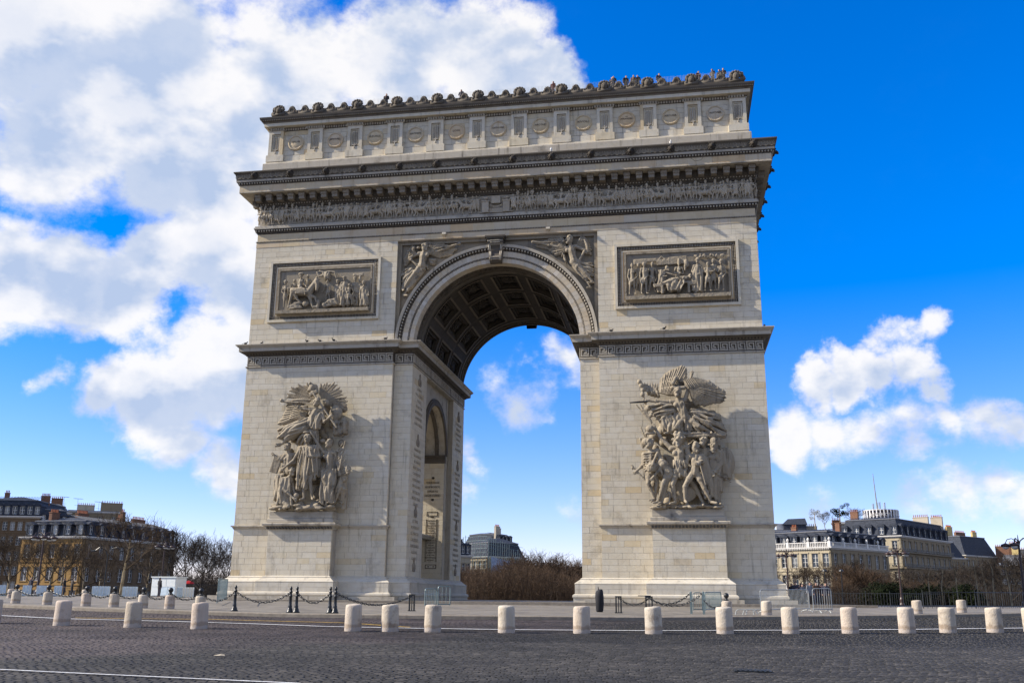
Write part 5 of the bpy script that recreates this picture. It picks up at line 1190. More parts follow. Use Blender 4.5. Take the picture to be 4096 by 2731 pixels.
for k, (o, m) in list(JOBS.items()):
    if k.startswith('person:'): JOBS[k] = (o, M['skin'])
    elif k.startswith('hair:'): JOBS[k] = (o, M['hair'])
    elif m is None: JOBS[k] = (o, M['iron'])
MESH = bake()
fri = empty('frieze'); fri.parent = arch
x = -22.1; k = 0; rr = random.Random(9)
while x < 22.2:
    if abs(x) < 1.5 and k: x = 1.6 if x > -1.6 else x
    if -20 < x < 20 and (int(x*3.1) % 13 in (3, 4)) and abs(x) > 3:
        inst('horse_rider', MESH[RK[k % 3]], fri, (x+.5, -.0, 33.32), scale=(1.05, 1.1, 1.04)); x += 1.25
    else:
        inst('figure', MESH[FKEYS[rr.randrange(12)]], fri, (x, .0, 33.32), scale=(rr.choice((-1, 1))*1.12, 1.12, rr.uniform(1.0, 1.07)))
        if rr.random() < .7: inst('figure', MESH[FKEYS[rr.randrange(12)]], fri, (x+.24, .10, 33.33), scale=(1.05, 1, 1.06))
        x += rr.uniform(.40, .56)
    k += 1
for s in (-1, 1):                                          # returns of the frieze on the sides
    for i in range(26): inst('figure', MESH[FKEYS[(i*5) % 12]], fri, (s*(HW-.03), .5+i*.84, 33.32), rz=s*math.pi/2)
mb = MB()
for sx in (-1, 1): mb.box(sx*.95-.3, sx*.95+.3, -.28, .1, 33.33, 34.35); mb.box(sx*.95-.36, sx*.95+.36, -.33, .1, 34.35, 34.45); mb.ball((sx*.95, -.1, 34.72), (.24, .2, .16), 8, 5); mb.tube((sx*.95, -.1, 34.45), (sx*.95, -.1, 34.65), .08, .1)
mb.box(-.62, .62, -.14, .1, 33.33, 33.75); mb.box(-1.5, 1.5, -.2, .1, 33.30, 33.42); mb.box(-.4, .4, -.2, .1, 34.2, 34.9)
for i in range(9): mb.ball((-.5+i*.125, -.16, 34.0-.15*math.sin(i/8*math.pi)), .08, 6, 4)
mb.build('altar', M['frieze_fig'], fri)
gr = empty('sculpture_group'); gr.parent = arch; tag(gr, 'winged woman with raised arm over a throng of striding warriors')
for k in GR: inst(k.split(':')[0], MESH[k], gr)
mb = MB(); T = S2
wing(mb, [T(455, 360, .3), T(520, 380, .45), T(600, 380, .5)], [T(465, 210, .2), T(560, 140, .2), T(685, 70, .25), T(710, 130, .3), T(700, 215, .4)], 13, .36, .16, 3); mb.build('wing', M['carve'], gr)
mb = MB(); wing(mb, [T(690, 240, .6), T(730, 330, .7), T(760, 400, .7)], [T(930, 250, .5), T(1040, 325, .45), T(1100, 375, .4), T(1085, 435, .4), T(1000, 450, .4), T(900, 475, .4), T(800, 470, .5)], 15, .36, .17, 2); wing(mb, [T(680, 240, .8), T(760, 215, .75), T(860, 240, .6)], [T(720, 320, .8), T(850, 300, .7), T(960, 300, .55)], 12, .3, .14, 1); mb.build('wing', M['carve'], gr)
mb = MB(); mb.path([T(335, 440, .9), T(250, 446, .9), T(165, 452, .9)], [.07, .085, .05], 6); mb.build('sword', M['iron'], gr)
gl = empty('sculpture_group'); gl.parent = arch; tag(gl, 'robed man being crowned beneath a trumpet-blowing flying figure')
for k in GL: inst(k.split(':')[0], MESH[k], gl)
T = S1; mb = MB(); wing(mb, [T(600, 330, .1), T(610, 400, .2), T(590, 440, .2)], [T(390, 320, 0), T(330, 430, 0), T(290, 515, .05), T(370, 500, .05), T(480, 470, .1)], 13, .32, .15, 3); mb.build('wing', M['carve'], gl)
mb = MB(); wing(mb, [T(640, 260, .4), T(560, 250, .4)], [T(540, 290, .3), T(420, 265, .3)], 8, .22, .08, 1); mb.build('wing', M['carve'], gl)
for cx_, tips, n in (((680, 235), ((430, 148), (395, 215), (380, 300), (440, 330)), 5), ((680, 225), ((505, 120), (590, 112), (640, 150)), 4), ((740, 250), ((755, 115), (810, 105), (880, 100), (930, 150), (945, 190)), 5), ((760, 270), ((990, 250), (1000, 290), (985, 335), (900, 320)), 5)):
    mb = MB()
    for tx, ty in tips:                                    # palm branches
        a, b = np.array(T(*cx_, .15)), np.array(T(tx, ty, .05)); mb.tube(a, b, .05, .03, 5); d = (b-a)/np.linalg.norm(b-a); s_ = np.cross(d, np.array([0, 1., 0])); l = np.linalg.norm(b-a)
        for i in range(11):
            q = a+(b-a)*(.18+.8*i/11)
            for sg in (-1, 1): feather(mb, q, q+d*.34+s_*sg*.20, .11, .06)
    mb.build('palm_branch', M['carve'], gl)
for k, nm, T in (('spandrel:left', 'left', SP1), ('spandrel:right', 'right', SP2)):
    o = inst('spandrel_figure', MESH[k], arch)
    mb = MB()
    if nm == 'left': wing(mb, [T(400, 340, .05), T(360, 250, .1)], [T(140, 640), T(130, 500), T(200, 330), T(300, 190), T(360, 200)], 12, .24, .13, 3)
    else: wing(mb, [T(460, 200, .05), T(480, 160, .1)], [T(600, 240), T(590, 170), T(550, 110), T(500, 105)], 8, .24, .13, 2)
    mb.build('wing', M['carve'], o, (0, -.13, 0)); mb = MB()
    if nm == 'left': wing(mb, [T(640, 330, .05), T(660, 210, .05)], [T(900, 420), T(1150, 370), T(1280, 240), T(1000, 160), T(760, 130)], 13, .30, .13, 3)
    else: wing(mb, [T(380, 240, .05), T(360, 160, .05)], [T(270, 285), T(180, 210), T(95, 190), T(200, 130), T(330, 110)], 12, .30, .13, 3)
    mb.build('wing', M['carve'], o, (0, -.13, 0))
for k in PRK: inst(k.split(':')[0].replace('background', 'background_relief'), MESH[k], PAN[0])
for k in PRR: inst(k.split(':')[0].replace('background', 'background_relief'), MESH[k], PAN[1])

# ---- inscriptions of the passage
PILN = [('LOANO MILLESIMO DEGO MONDOVI ROVEREDO BASSANO S.GEORGES', 19.0), ('MANTOUE TAGLIAMENTO SEDIMAN MONT-THABOR CHEBREISSE BASSIGNANO SAN-GIULIANO DIETIKON MUTTA-THAL GENES', 13.6), ('LE-VAR MONTEBELLO LE-MINCIO CALDIERO CASTEL-FRANCO RAGUSE GAETE', 7.5)]
PILF = [('LE-BOULOU BURGOS ESPINOSA TUDELA UCLES LA-COROGNE', 18.6), ('SARAGOSSE VALLS MEDELLIN MARIA-BELCHITE ALMONACID OCANA ALBA-DE-TORMES VIQUE LERIDA CIUDAD-RODRIGO', 13.5), ('ALMEIDA TORTOSE GEBORA BADAJOZ TARRAGONE SAGONTE VALENCE', 7.4)]
tro = MB()
for k in range(5): tro.ball((0, (k-2)*.14, .25+.12*(2-abs(k-2))), (.06, .12, .28), 6, 5)
tro.ball((0, 0, .75), (.08, .16, .2), 6, 5); tro.ball((0, 0, .05), (.07, .38, .09), 6, 4); trom = tro.mesh('trophy_carving', M['frame_stone'], True)
for lst, yc, w in ((PILN, 3.05, 2.6), (PILF, 19.1, 2.6)):
    for nm, z in lst:
        inst('trophy_carving', trom, PIER[-1], (-RI+.03, yc, z-.55), scale=(1, 1.25, 1.15))
        for i, wd in enumerate(nm.split()): text(wd.replace('-', ' '), .36, PIER[-1], (-RI+.016, yc, z-.95-i*.52), (math.pi/2, 0, math.pi/2), min(w, .30*len(wd)), 'letter_faint')
    inst('trophy_carving', trom, PIER[-1], (-RI+.03, yc, 2.4), scale=(1, 1.25, 1.2))
for i, wd in enumerate(('TOULOUSE', 'M.DE RIOSECO', 'OPORTO', 'FUENTES D\'OÑORO')): text(wd, .30, arch, (-8.92, LAT1-.05, 11.27-i*.43), (math.pi/2, 0, 0), (1.35, 1.5, 1.1, 1.6)[i])
LST = 'LEMOURY CASTEX COLBERT.E MAURIN DAURE NOAILLES SERCEY BONNAMY LACROIX.P D\'HENIN MACON RENAUDIN PREVAL LHERMITTE D\'ALTON MONTMARIE.L BIZANET'.split()
for i, wd in enumerate(LST): text(wd, .19, arch, (-8.93, LAT1-.05, 7.55-i*.237), (math.pi/2, 0, 0), .095*len(wd)+.05)
mb = MB()
for x in (-9.5, -9.40, -8.46, -8.36): mb.box(x-.014, x+.014, LAT1-.06, LAT1, 3.6, 7.7, .5)
for a, b, c, d in ((-9.45, -8.35, 8.0, 8.45), (-9.45, -8.35, 2.95, 3.35)):
    mb.box(a, b, LAT1-.07, LAT1, d-.05, d); mb.box(a, b, LAT1-.07, LAT1, c, c+.05); mb.box(a, a+.05, LAT1-.07, LAT1, c, d); mb.box(b-.05, b, LAT1-.07, LAT1, c, d)
for x in (-9.15, -8.65): mb.ball((x, LAT1-.02, 3.15), (.07, .03, .07), 8, 5)
mb.ball((-8.9, LAT1-.04, 7.92), (.22, .05, .08), 8, 5); mb.ball((-8.9, LAT1-.04, 11.75), (.16, .05, .13), 8, 5); mb.ball((-8.9, LAT1-.04, 9.6), (.16, .05, .13), 8, 5); mb.build('inscription_frames', M['dark'], arch, kind='stuff')
# small fittings on the facade
def fitting(x, z, y):
    t = MB(); t.box(x-.17, x+.17, y-.32, y, z-.06, z+.12); t.box(x-.05, x+.05, y-.1, y+.03, z-.18, z-.06); return t.build('floodlight', M['ashlar'], arch)
fitting(*on_y(1778, 938, -.1)[[0, 2]], -.06); fitting(*on_y(2193, 917, -.1)[[0, 2]], -.06)
for px, py in ((2204, 600), (2682, 570)):
    p = on_y(px, py, -1.85); mb = MB(); mb.tube((p[0], -1.8, p[2]-.35), (p[0], -1.8, p[2]+.0), .02); mb.ball((p[0], -1.86, p[2]-.05), (.09, .09, .10), 8, 6); mb.lathe([(.11, -.02), (.10, .05), (.04, .14), (.012, .28)], 10, (p[0], -1.86, p[2])); mb.build('security_camera', M['globe'], arch, smooth=True)
for pts in (((2440, 620), (2480, 628), (2530, 626), (2600, 610)), ((2760, 630), (2780, 645), (2805, 640), (2830, 600), (2830, 575))):
    mb = MB(); mb.path([tuple(on_y(a, b, -2.0)) for a, b in pts], .015, 5); mb.build('loose_cable', M['iron'], arch)

# ------------------------------------------------------------------ houses round the square
def zof(px, py, rng): return float(at_range(px, rng, py)[2])
def wallmat(name, c, var=.12): return stone(name, [(0, tuple(x*(1-var) for x in c)), (1, c)], grime=tuple(x*.45 for x in c), gamt=.35, streak=.4)
M['facade_shaded'] = wallmat('shaded_brown_facade', (.17, .115, .065)); M['facade_sunlit'] = wallmat('sunlit_ochre_facade', (.33, .20, .07)); M['facade_cream'] = wallmat('cream_facade', (.38, .33, .235)); M['facade_tan'] = wallmat('tan_facade', (.25, .20, .13)); M['facade_pale'] = wallmat('pale_plaster', (.42, .37, .29)); M['facade_yellow'] = wallmat('yellow_gable', (.58, .45, .20))  # left houses: sunlight and shade put into the ochre and brown wall colours
M['trimwhite'] = plain('white_stone_trim', (.60, .58, .54), .7, 0, .1)
M['slate'] = plain('blue_grey_slate', (.036, .042, .056), .75, 0, .3, 2.5, 'obj', .15); M['zinc'] = plain('zinc_roof', (.13, .135, .15), .6, .1, .2, 1.5)
M['brick'] = plain('chimney_brick', (.17, .085, .05), .85, 0, .3, 5); M['pot'] = plain('terracotta_pot', (.36, .12, .05), .8, 0, .2); M['frame'] = plain('white_window_frame', (.55, .54, .51), .5)
def glassmat():
    m, nt, b = newmat('window_glass'); c = ramp(nt, tint(nt), [(0, (.012, .016, .022)), (.6, (.03, .04, .055)), (.8, (.16, .17, .17)), (1, (.34, .33, .30))])
    L(nt, c, b.inputs['Base Color']); b.inputs['Roughness'].default_value = .12; b.inputs['Specular IOR Level'].default_value = .6; return m
M['glass'] = glassmat()
def win_meshes(w, h):
    f = MB(); t = .09
    f.box(-w/2, w/2, .16, .30, h-t, h, .5); f.box(-w/2, w/2, .16, .30, 0, t, .5); f.box(-w/2, -w/2+t, .16, .30, t, h-t, .5); f.box(w/2-t, w/2, .16, .30, t, h-t, .5); f.box(-t*.6, t*.6, .15, .30, t, h-t, .5)
    for q in (.36, .68): f.box(-w/2+t, w/2-t, .18, .28, h*q-.03, h*q+.03, .5)
    p = MB(); p.box(-w/2+t*.5, w/2-t*.5, .24, .27, t*.5, h-t*.5, 0.0)
    return f.mesh('window', M['frame']), p.mesh('pane', M['glass'])
WM = {}
def dormer_mesh(mat, arched):
    m = MB(); m.box(-.75, -.5, -.25, 2.4, 0, 1.7, .5); m.box(.5, .75, -.25, 2.4, 0, 1.7, .5); m.box(-.75, .75, -.25, 2.4, -.15, .05, .5); m.box(-.5, .5, .02, 2.4, .05, 1.7, .3)
    if arched:
        P = [(-.85, 1.65)]+[(.85*math.cos(math.pi-math.pi*i/8), 1.65+.62*math.sin(math.pi*i/8)) for i in range(9)]
    else: P = [(-.92, 1.66), (-.92, 1.78), (0, 2.25), (.92, 1.78), (.92, 1.66)]
    n = len(P); m.add([(x, -.33, z) for x, z in P]+[(x, 2.6, z) for x, z in P], [tuple(range(n)), tuple(range(2*n-1, n-1, -1))]+[(i, i+n, (i+1) % n+n, (i+1) % n) for i in range(n)], .5)
    f = MB(); f.box(-.5, .5, -.06, .0, .05, .16, .5); f.box(-.5, .5, -.06, .0, 1.55, 1.66, .5); f.box(-.5, -.4, -.06, .0, .16, 1.55, .5); f.box(.4, .5, -.06, .0, .16, 1.55, .5); f.box(-.05, .05, -.06, .0, .16, 1.55, .5); f.box(-.4, .4, -.05, -.01, .85, .92, .5)
    p = MB(); p.box(-.45, .45, -.02, .012, .1, 1.6, 0.0); return m.mesh('dormer', mat), f.mesh('window_frame', M['frame']), p.mesh('pane', M['glass'])
DM = {}
def chimney(parent, x, y, z, w, h, n, mat=None, d=.7):
    m = MB(); m.box(x-w/2, x+w/2, y-d/2, y+d/2, z-2.5, z+h, .5); m.box(x-w/2-.08, x+w/2+.08, y-d/2-.08, y+d/2+.08, z+h, z+h+.15, .5); o = m.build('chimney', mat or M['brick'], parent); 
    return o
POT = MB(); POT.lathe([(.11, 0), (.14, .08), (.10, .12), (.12, .55), (.15, .6)], 8); POTM = POT.mesh('chimney_pot', M['pot'])
def building(name, label, A, B, depth, eave_py, wall, roofm, fl=3.3, bays=6, roof_h=3.2, top_h=1.0, group=None, sideL=0, sideR=0, balcony=(), dorm=True, arched=False, chim=(), base=0.0, win=(1.15, 2.0), roof='mansard', trim=None, inset=1.5, balus=False, sidemat=None, swags=False):
    a = at_range(*A); b = at_range(*B); ang = math.atan2(b[1]-a[1], b[0]-a[0]); Wd = math.hypot(b[0]-a[0], b[1]-a[1]); zg = gz(a[0], a[1])-.3
    root = empty(name, (a[0], a[1], zg), ang); tag(root, label, 'building', group); ze = zof(A[0], eave_py, A[1])-zg; nf = max(1, round(ze/fl)); fh = ze/nf
    trim = trim or M['trimwhite']
    if win not in WM: WM[win] = win_meshes(*win)
    wf, wp = WM[win]; w, h = win; h = min(h, fh*.72)
    core = MB(); core.box(.42, Wd-.42, .42, depth-.42, 0, ze-.02, .2); core.build('wall_core', wall, root)
    def facade(o, rz, LEN, nb, mat):
        T = Matrix.Translation(o) @ Matrix.Rotation(rz, 4, 'Z'); m = MB(); bw = LEN/nb
        for f in range(nf):
            z0 = f*fh; s0 = z0+fh*.16; s1 = s0+h
            m.box(0, LEN, 0, .4, z0, s0); m.box(0, LEN, 0, .4, s1, z0+fh); x = 0
            for i in range(nb): cx = bw*(i+.5); m.box(x, cx-w/2, 0, .4, s0, s1); x = cx+w/2
            m.box(x, LEN, 0, .4, s0, s1)
        m.v = [tuple(T @ Vector(p)) for p in m.v]; m.build('wall', mat, root)
        t = MB()
        for f in range(nf):
            z0 = f*fh
            if f: t.box(-.06, LEN+.06, -.14, -.002, z0-.10, z0+.10)
            for i in range(nb):
                cx = bw*(i+.5); s0 = z0+fh*.16; t.box(cx-w/2-.18, cx-w/2, -.07, -.002, s0, s0+h); t.box(cx+w/2, cx+w/2+.18, -.07, -.002, s0, s0+h); t.box(cx-w/2-.3, cx+w/2+.3, -.18, -.002, s0+h, s0+h+.22); t.box(cx-w/2-.22, cx+w/2+.22, -.12, -.002, s0-.14, s0)
        t.v = [tuple(T @ Vector(p)) for p in t.v]; t.build('window_surrounds', mat, root, kind='stuff')
        for f in range(nf):
            for i in range(nb):
                p = T @ Vector((bw*(i+.5), 0, f*fh+fh*.16)); o2 = inst('window', wf, root, p, rz=rz, scale=(1, 1, h/win[1])); inst('pane', wp, o2)
        for f in balcony:
            m = MB(); z = (nf+f)*fh if f < 0 else f*fh; m.box(-.1, LEN+.1, -.85, .0, z-.02, z+.12); m.v = [tuple(T @ Vector(p)) for p in m.v]; bl = m.build('balcony', mat, root)
            m = MB(); m.box(-.1, LEN+.1, -.83, -.78, z+1.02, z+1.08, .5); m.box(-.1, LEN+.1, -.82, -.79, z+.16, z+.20, .5)
            for i in range(int(LEN/.28)): x = i*.28; m.box(x, x+.045, -.82, -.79, z+.2, z+1.02, .5)
            for i in range(int(LEN/.84)): x = i*.84; m.ball((x, -.805, z+.6), (.2, .02, .22), 6, 4)
            m.v = [tuple(T @ Vector(p)) for p in m.v]; m.build('railing', M['iron'], bl)
        return T
    TF = facade(Vector((0, 0, 0)), 0.0, Wd, bays, wall)
    if sideR: TR = facade(Vector((Wd, .0, 0)), math.pi/2, depth, sideR, sidemat or wall)
    if sideL: TL = facade(Vector((0, depth, 0)), -math.pi/2, depth, sideL, sidemat or wall)
    m = MB(); m.ring([(-.3, ze-.02), (.12, ze), (.2, ze+.16), (.5, ze+.24), (.55, ze+.48), (-.5, ze+.52)], 0, Wd, 0, depth); cn = m.build('cornice', trim, root)
    if swags:
        m = MB(); n = int(Wd/.42)
        for i in range(n): m.box(i*Wd/n+.05, i*Wd/n+.24, -.42, -.1, ze-.02, ze+.22)
        m.build('cornice_dentils', trim, cn, kind='stuff')
    zr = ze+.5
    if balus:
        m = MB(); m.box(-.2, Wd+.2, -.35, -.15, zr+.85, zr+1.0, .5); m.box(Wd+.15, Wd+.35, -.2, depth, zr+.85, zr+1.0, .5)
        for i in range(int(Wd/.4)): m.tube((i*.4+.1, -.25, zr), (i*.4+.1, -.25, zr+.85), .11, .07, 6)
        for i in range(int(depth/.4)): m.tube((Wd+.25, i*.4, zr), (Wd+.25, i*.4, zr+.85), .11, .07, 6)
        for i in range(0, bays+1, 2): x = Wd*i/bays; m.box(x-.3, x+.3, -.5, .0, zr, zr+1.1, .5); m.lathe([(.1, 0), (.28, .35), (.3, .6), (.12, .8), (.05, .95)], 8, (x, -.25, zr+1.1))
        for i in range(1, 5): y = depth*i/5; m.box(Wd, Wd+.5, y-.3, y+.3, zr, zr+1.1, .5); m.lathe([(.1, 0), (.28, .35), (.3, .6), (.12, .8), (.05, .95)], 8, (Wd+.25, y, zr+1.1))
        m.build('balustrade', M['trimwhite'], root)
    m = MB()
    if roof == 'mansard':
        m.ring([(-.25, zr), (-.32, zr+.1), (-inset, zr+roof_h), (-inset+.12, zr+roof_h+.06), (-inset+.12, zr+roof_h+.2), (-min(depth, Wd)/2+.6, zr+roof_h+top_h)], 0, Wd, 0, depth, .5)
        rf = m.build('roof', roofm, root)
        m = MB(); m.ring([(-inset+.14, zr+roof_h+.02), (-inset+.16, zr+roof_h+.24), (-inset-.2, zr+roof_h+.3)], 0, Wd, 0, depth, .5); n = int(Wd/.8)
        for i in range(n):
            x = inset+(Wd-2*inset)*(i+.5)/n; m.tube((x, inset-.1, zr+roof_h+.22), (x, min(depth/2, inset+4), zr+roof_h+.22+top_h*.8), .05, .05, 4)
        m.build('roof_ridge', M['zinc'], rf)
        if dorm:
            key = (roofm.name, arched)
            if key not in DM: DM[key] = dormer_mesh(roofm, arched)
            d0, d1, d2 = DM[key]; sc_ = min(1.15, roof_h/2.6)
            def put(p, rz):
                o = inst('dormer', d0, root, p, rz=rz, scale=sc_); inst('window_frame', d1, o); inst('pane', d2, o)
            for i in range(bays): put(TF @ Vector((Wd*(i+.5)/bays, .35, zr+.35)), 0.0)
            if sideR:
                for i in range(sideR): put(TR @ Vector((depth*(i+.5)/sideR, .35, zr+.35)), math.pi/2)
            if sideL:
                for i in range(sideL): put(TL @ Vector((depth*(i+.5)/sideL, .35, zr+.35)), -math.pi/2)
        zt = zr+roof_h+top_h*.5
    else:
        m.box(-.2, Wd+.2, -.2, depth+.2, zr-.1, zr+.25, .5); rf = m.build('roof', roofm, root); zt = zr
    for (fx, fy, cw, ch, n, *mt) in chim:
        c = chimney(rf, Wd*fx, depth*fy, zt, cw, ch, n, mt[0] if mt else None)
        for i in range(n): inst('chimney_pot', POTM, c, (Wd*fx+cw*((i+.5)/n-.5), depth*fy, zt+ch+.14))
    return root, Wd, ze, zr, rf
# left side of the square
building('corner_house', 'stone corner house coloured sunlit ochre and shaded brown, with slate mansard behind the bare trees at left', (312, 212), (684, 236), 15, 2152, M['facade_shaded'], M['slate'], 3.9, 9, 3.0, 1.3, sideL=5, sidemat=M['facade_sunlit'], chim=((.25, .5, 3.2, 1.3, 8), (.58, .35, 1.0, 2.4, 2), (.72, .6, 1.6, 1.6, 4), (.1, .7, 2.2, 1.2, 5), (.93, .6, 4.2, 1.6, 8)), win=(1.5, 2.7))
building('apartment_house', 'stone apartment house with arched dormers in a blue mansard at the left edge', (-160, 262), (118, 256), 20, 2066, M['facade_shaded'], M['slate'], 3.5, 9, 3.6, 1.4, arched=True, chim=((.2, .5, 1.0, 1.8, 3), (.85, .4, 2.0, 1.0, 6)))
building('apartment_house', 'lower stone apartment house with single dormers next to the arched-dormer house', (122, 256), (262, 262), 18, 2104, M['facade_shaded'], M['slate'], 3.5, 5, 3.6, .9, chim=((.6, .7, 3.0, 2.0, 6),))
building('rear_house', 'plain rendered gable house with a long chimney wall rising behind the corner house', (232, 330), (445, 330), 14, 2046, M['facade_tan'], M['zinc'], 3.6, 4, 1.0, .6, roof='flat', dorm=False, chim=((.32, .4, 5.0, 2.2, 8, M['facade_pale']), (.82, .3, 6.4, 3.0, 9, M['facade_tan'])))
building('rear_house', 'small pale attic house with a zinc roof behind the lower apartment house', (120, 320), (240, 320), 12, 2050, M['facade_tan'], M['zinc'], 3.6, 3, 1.6, 1.0, dorm=False, chim=((.5, .4, 3.2, 2.2, 6),))
# right side of the square
rm = building('mansion', 'cream stone mansion with white balustrade, urns and slate mansard beside the arch', (3010, 229), (3336, 218), 24, 2205, M['facade_cream'], M['slate'], 4.1, 8, 3.2, .7, sideR=7, balus=True, swags=True, win=(1.5, 2.9), sidemat=M['facade_tan'], chim=((.72, .55, 1.1, 2.2, 0), (.2, .5, 1.3, 1.6, 3)))
building('corner_apartment_house', 'tan corner apartment house with blue mansard, arched dormers and long black balconies', (3372, 262), (3624, 256), 34, 2156, M['facade_cream'], M['slate'], 3.5, 5, 4.0, 1.0, sideR=9, balcony=(-1, -2), arched=True, sidemat=M['facade_tan'], chim=((.06, .25, 2.0, 2.2, 4, M['brick']), (.70, .8, 4.0, 1.6, 8, M['facade_pale']), (.85, .95, 3.0, 1.8, 6, M['facade_pale'])), win=(1.3, 2.3))
building('terrace_house', 'house with curved blue roof and yellow gable wall further down the right avenue', (3690, 330), (3880, 352), 26, 2228, M['facade_tan'], M['slate'], 3.4, 8, 5.0, .6, dorm=False, chim=((.25, .4, 6.0, 5.0, 8, M['facade_pale']), (.86, .25, 4.4, 7.5, 9, M['facade_yellow'])), inset=2.4)
building('terrace_house', 'house with dark blue roof and brick chimney wall near the right edge', (3880, 360), (4012, 380), 24, 2224, M['facade_tan'], M['slate'], 3.4, 7, 6.2, .6, dorm=False, chim=((.2, .3, 3.6, 3.0, 8, M['facade_yellow']), (.62, .35, 6.4, 1.6, 9, M['brick']), (.95, .3, 3.0, 2.0, 6, M['facade_yellow'])), inset=2.8)
building('terrace_house', 'low cluttered house with yellow chimneys at the right edge of the picture', (4012, 372), (4240, 372), 22, 2264, M['facade_tan'], M['zinc'], 3.4, 8, 3.0, .6, dorm=False, chim=((.1, .3, 5.0, 3.0, 9, M['brick']), (.3, .3, 3.0, 4.0, 6, M['facade_yellow']), (.5, .4, 4.0, 2.0, 7, M['facade_pale'])))
building('rear_house', 'flat-roofed house with a rooftop garden above the cream mansion', (3080, 286), (3400, 292), 16, 2128, M['facade_pale'], M['zinc'], 3.5, 10, 1, .5, roof='flat', dorm=False, chim=((.92, .1, 2.2, 3.0, 5, M['brick']), (.62, .2, 3.0, 1.4, 5, M['facade_pale']), (.30, .2, 6.0, 2.0, 0, M['trimwhite'])))
building('rear_house', 'plain tan flat-roofed block behind the corner apartment house', (3352, 330), (3625, 330), 16, 2096, M['facade_tan'], M['zinc'], 3.6, 8, 1, .5, roof='flat', dorm=False)
# seen through the opening
building('house_under_repair', 'dark-roofed house wrapped in scaffolding seen through the arch', (1850, 262), (1948, 254), 13, 2234, M['facade_tan'], M['slate'], 3.6, 5, 3.4, 1.4, sideR=4, chim=((.3, .9, 3.0, -.4, 8, M['facade_pale']),), sidemat=M['facade_cream'], dorm=False)
building('apartment_house', 'dark mansard house half hidden by the left pier, seen through the arch', (1740, 232), (1880, 240), 18, 2222, M['facade_cream'], M['slate'], 3.5, 7, 3.6, .8, chim=((.75, .6, 3.0, 2.6, 7, M['facade_pale']),))
building('apartment_house', 'cream house with side gable behind the scaffolded one', (1990, 330), (2050, 338), 14, 2176, M['facade_cream'], M['slate'], 3.6, 4, 2.8, .8, sideR=3, chim=((.15, .1, 2.6, 2.2, 5, M['facade_pale']), (.7, .3, 2.4, 2.0, 5, M['facade_pale'])))
building('far_block', 'far bluish glass block low on the skyline beside the right pier', (2290, 900), (2345, 900), 20, 2268, M['zinc'], M['zinc'], 4.0, 5, 1, .5, roof='flat', dorm=False)
# scaffolding and tarpaulin
a = at_range(1850, 259); b = at_range(1952, 251); root = empty('scaffolding', (a[0], a[1], gz(a[0], a[1]))); tag(root, 'grey tube scaffolding round the dark-roofed house behind the arch', 'scaffolding')
d = (b-a)/np.linalg.norm((b-a)[:2]); L_ = float(np.linalg.norm((b-a)[:2])); nrm = np.array([d[1], -d[0]]); zt = zof(1920, 2148, 256)-gz(a[0], a[1]); d2 = np.array([-d[1], d[0]])
def SP(u, v, z): return (d[0]*u+d2[0]*v, d[1]*u+d2[1]*v, z)
for (u0, v0, du, dv, n) in ((0, -1.0, 1, 0, 5), (L_+1.0, 0, 0, 1, 9)):
    for i in range(n+1):
        st = (L_/n if du else 1.5)*i; m = MB()
        for o_ in (0, 1.0): u, v = (u0+st, v0-o_*.9+.9) if du else (u0-o_*.9, v0+st); m.tube(SP(u, v, 6), SP(u, v, zt-(.5*i if dv else 0)+rnd.uniform(-.6, .6)), .075, .075, 5)
        m.build('standard', M['teal_metal'], root)
    ln = L_ if du else 1.5*n
    for k in range(7):
        z = zt-1.0-k*2.0; m = MB()
        if du: m.tube(SP(-.5, v0, z), SP(ln+.5, v0, z), .045, .045, 5); m.tube(SP(-.5, v0, z+1), SP(ln+.5, v0, z+1), .035, .035, 5); m.box(0, .01, 0, .01, z, z+.01)
        else: m.tube(SP(u0, -.5, z-1), SP(u0, ln*.8, z-2.5), .045, .045, 5); m.tube(SP(u0, -.5, z), SP(u0, ln*.8, z-1.5), .035, .035, 5)
        m.build('ledger', M['teal_metal'], root)
m = MB(); nx = 14
M['tarp'] = plain('pale_blue_tarpaulin', (.30, .36, .46), .7, 0, .2, 1.0)
for i in range(nx): 
    u0, u1 = i*.95, (i+1)*.95; o0, o1 = .12*math.sin(i*2.1), .12*math.sin((i+1)*2.1)
    m.quad(SP(L_+1.1+o0, u0, 2), SP(L_+1.1+o1, u1, 2), SP(L_+1.1+o1, u1, zt-5.2-.14*i), SP(L_+1.1+o0, u0, zt-5.2-.13*i))
tp = m.build('tarpaulin', M['tarp'], None, (a[0], a[1], gz(a[0], a[1]))); tag(tp, 'pale blue tarpaulin hanging on the scaffolding behind the arch', 'tarpaulin')
# round tower with masts
c = at_range(3552, 700); zt = zof(3552, 2042, 700); zb = zof(3552, 2100, 700); tw = empty('round_tower', (c[0], c[1], 0)); tag(tw, 'far round hotel tower with white ribs and lettering above the roofs', 'tower')
r_ = 60/F*700; m = MB(); m.lathe([(r_-.6, -20), (r_-.6, zt-.5), (r_-1, zt-.3)], 40, t=.2); M['tower_glass'] = plain('dark_tower_glass', (.09, .075, .08), .4); m.build('drum', M['tower_glass'], tw)
rm_ = MB(); rm_.box(-.28, .28, -.6, .3, zt-17, zt, .5); ribm = rm_.mesh('rib', plain('white_concrete', (.72, .72, .72), .6))
for i in range(30): an = 2*math.pi*i/30; inst('rib', ribm, tw, (r_*math.sin(an), -r_*math.cos(an), 0), rz=an)
m = MB(); m.lathe([(r_+.2, zt-.2), (r_+.3, zt+.3), (r_-.8, zt+.35)], 40); m.build('rim', M['trimwhite'], tw)
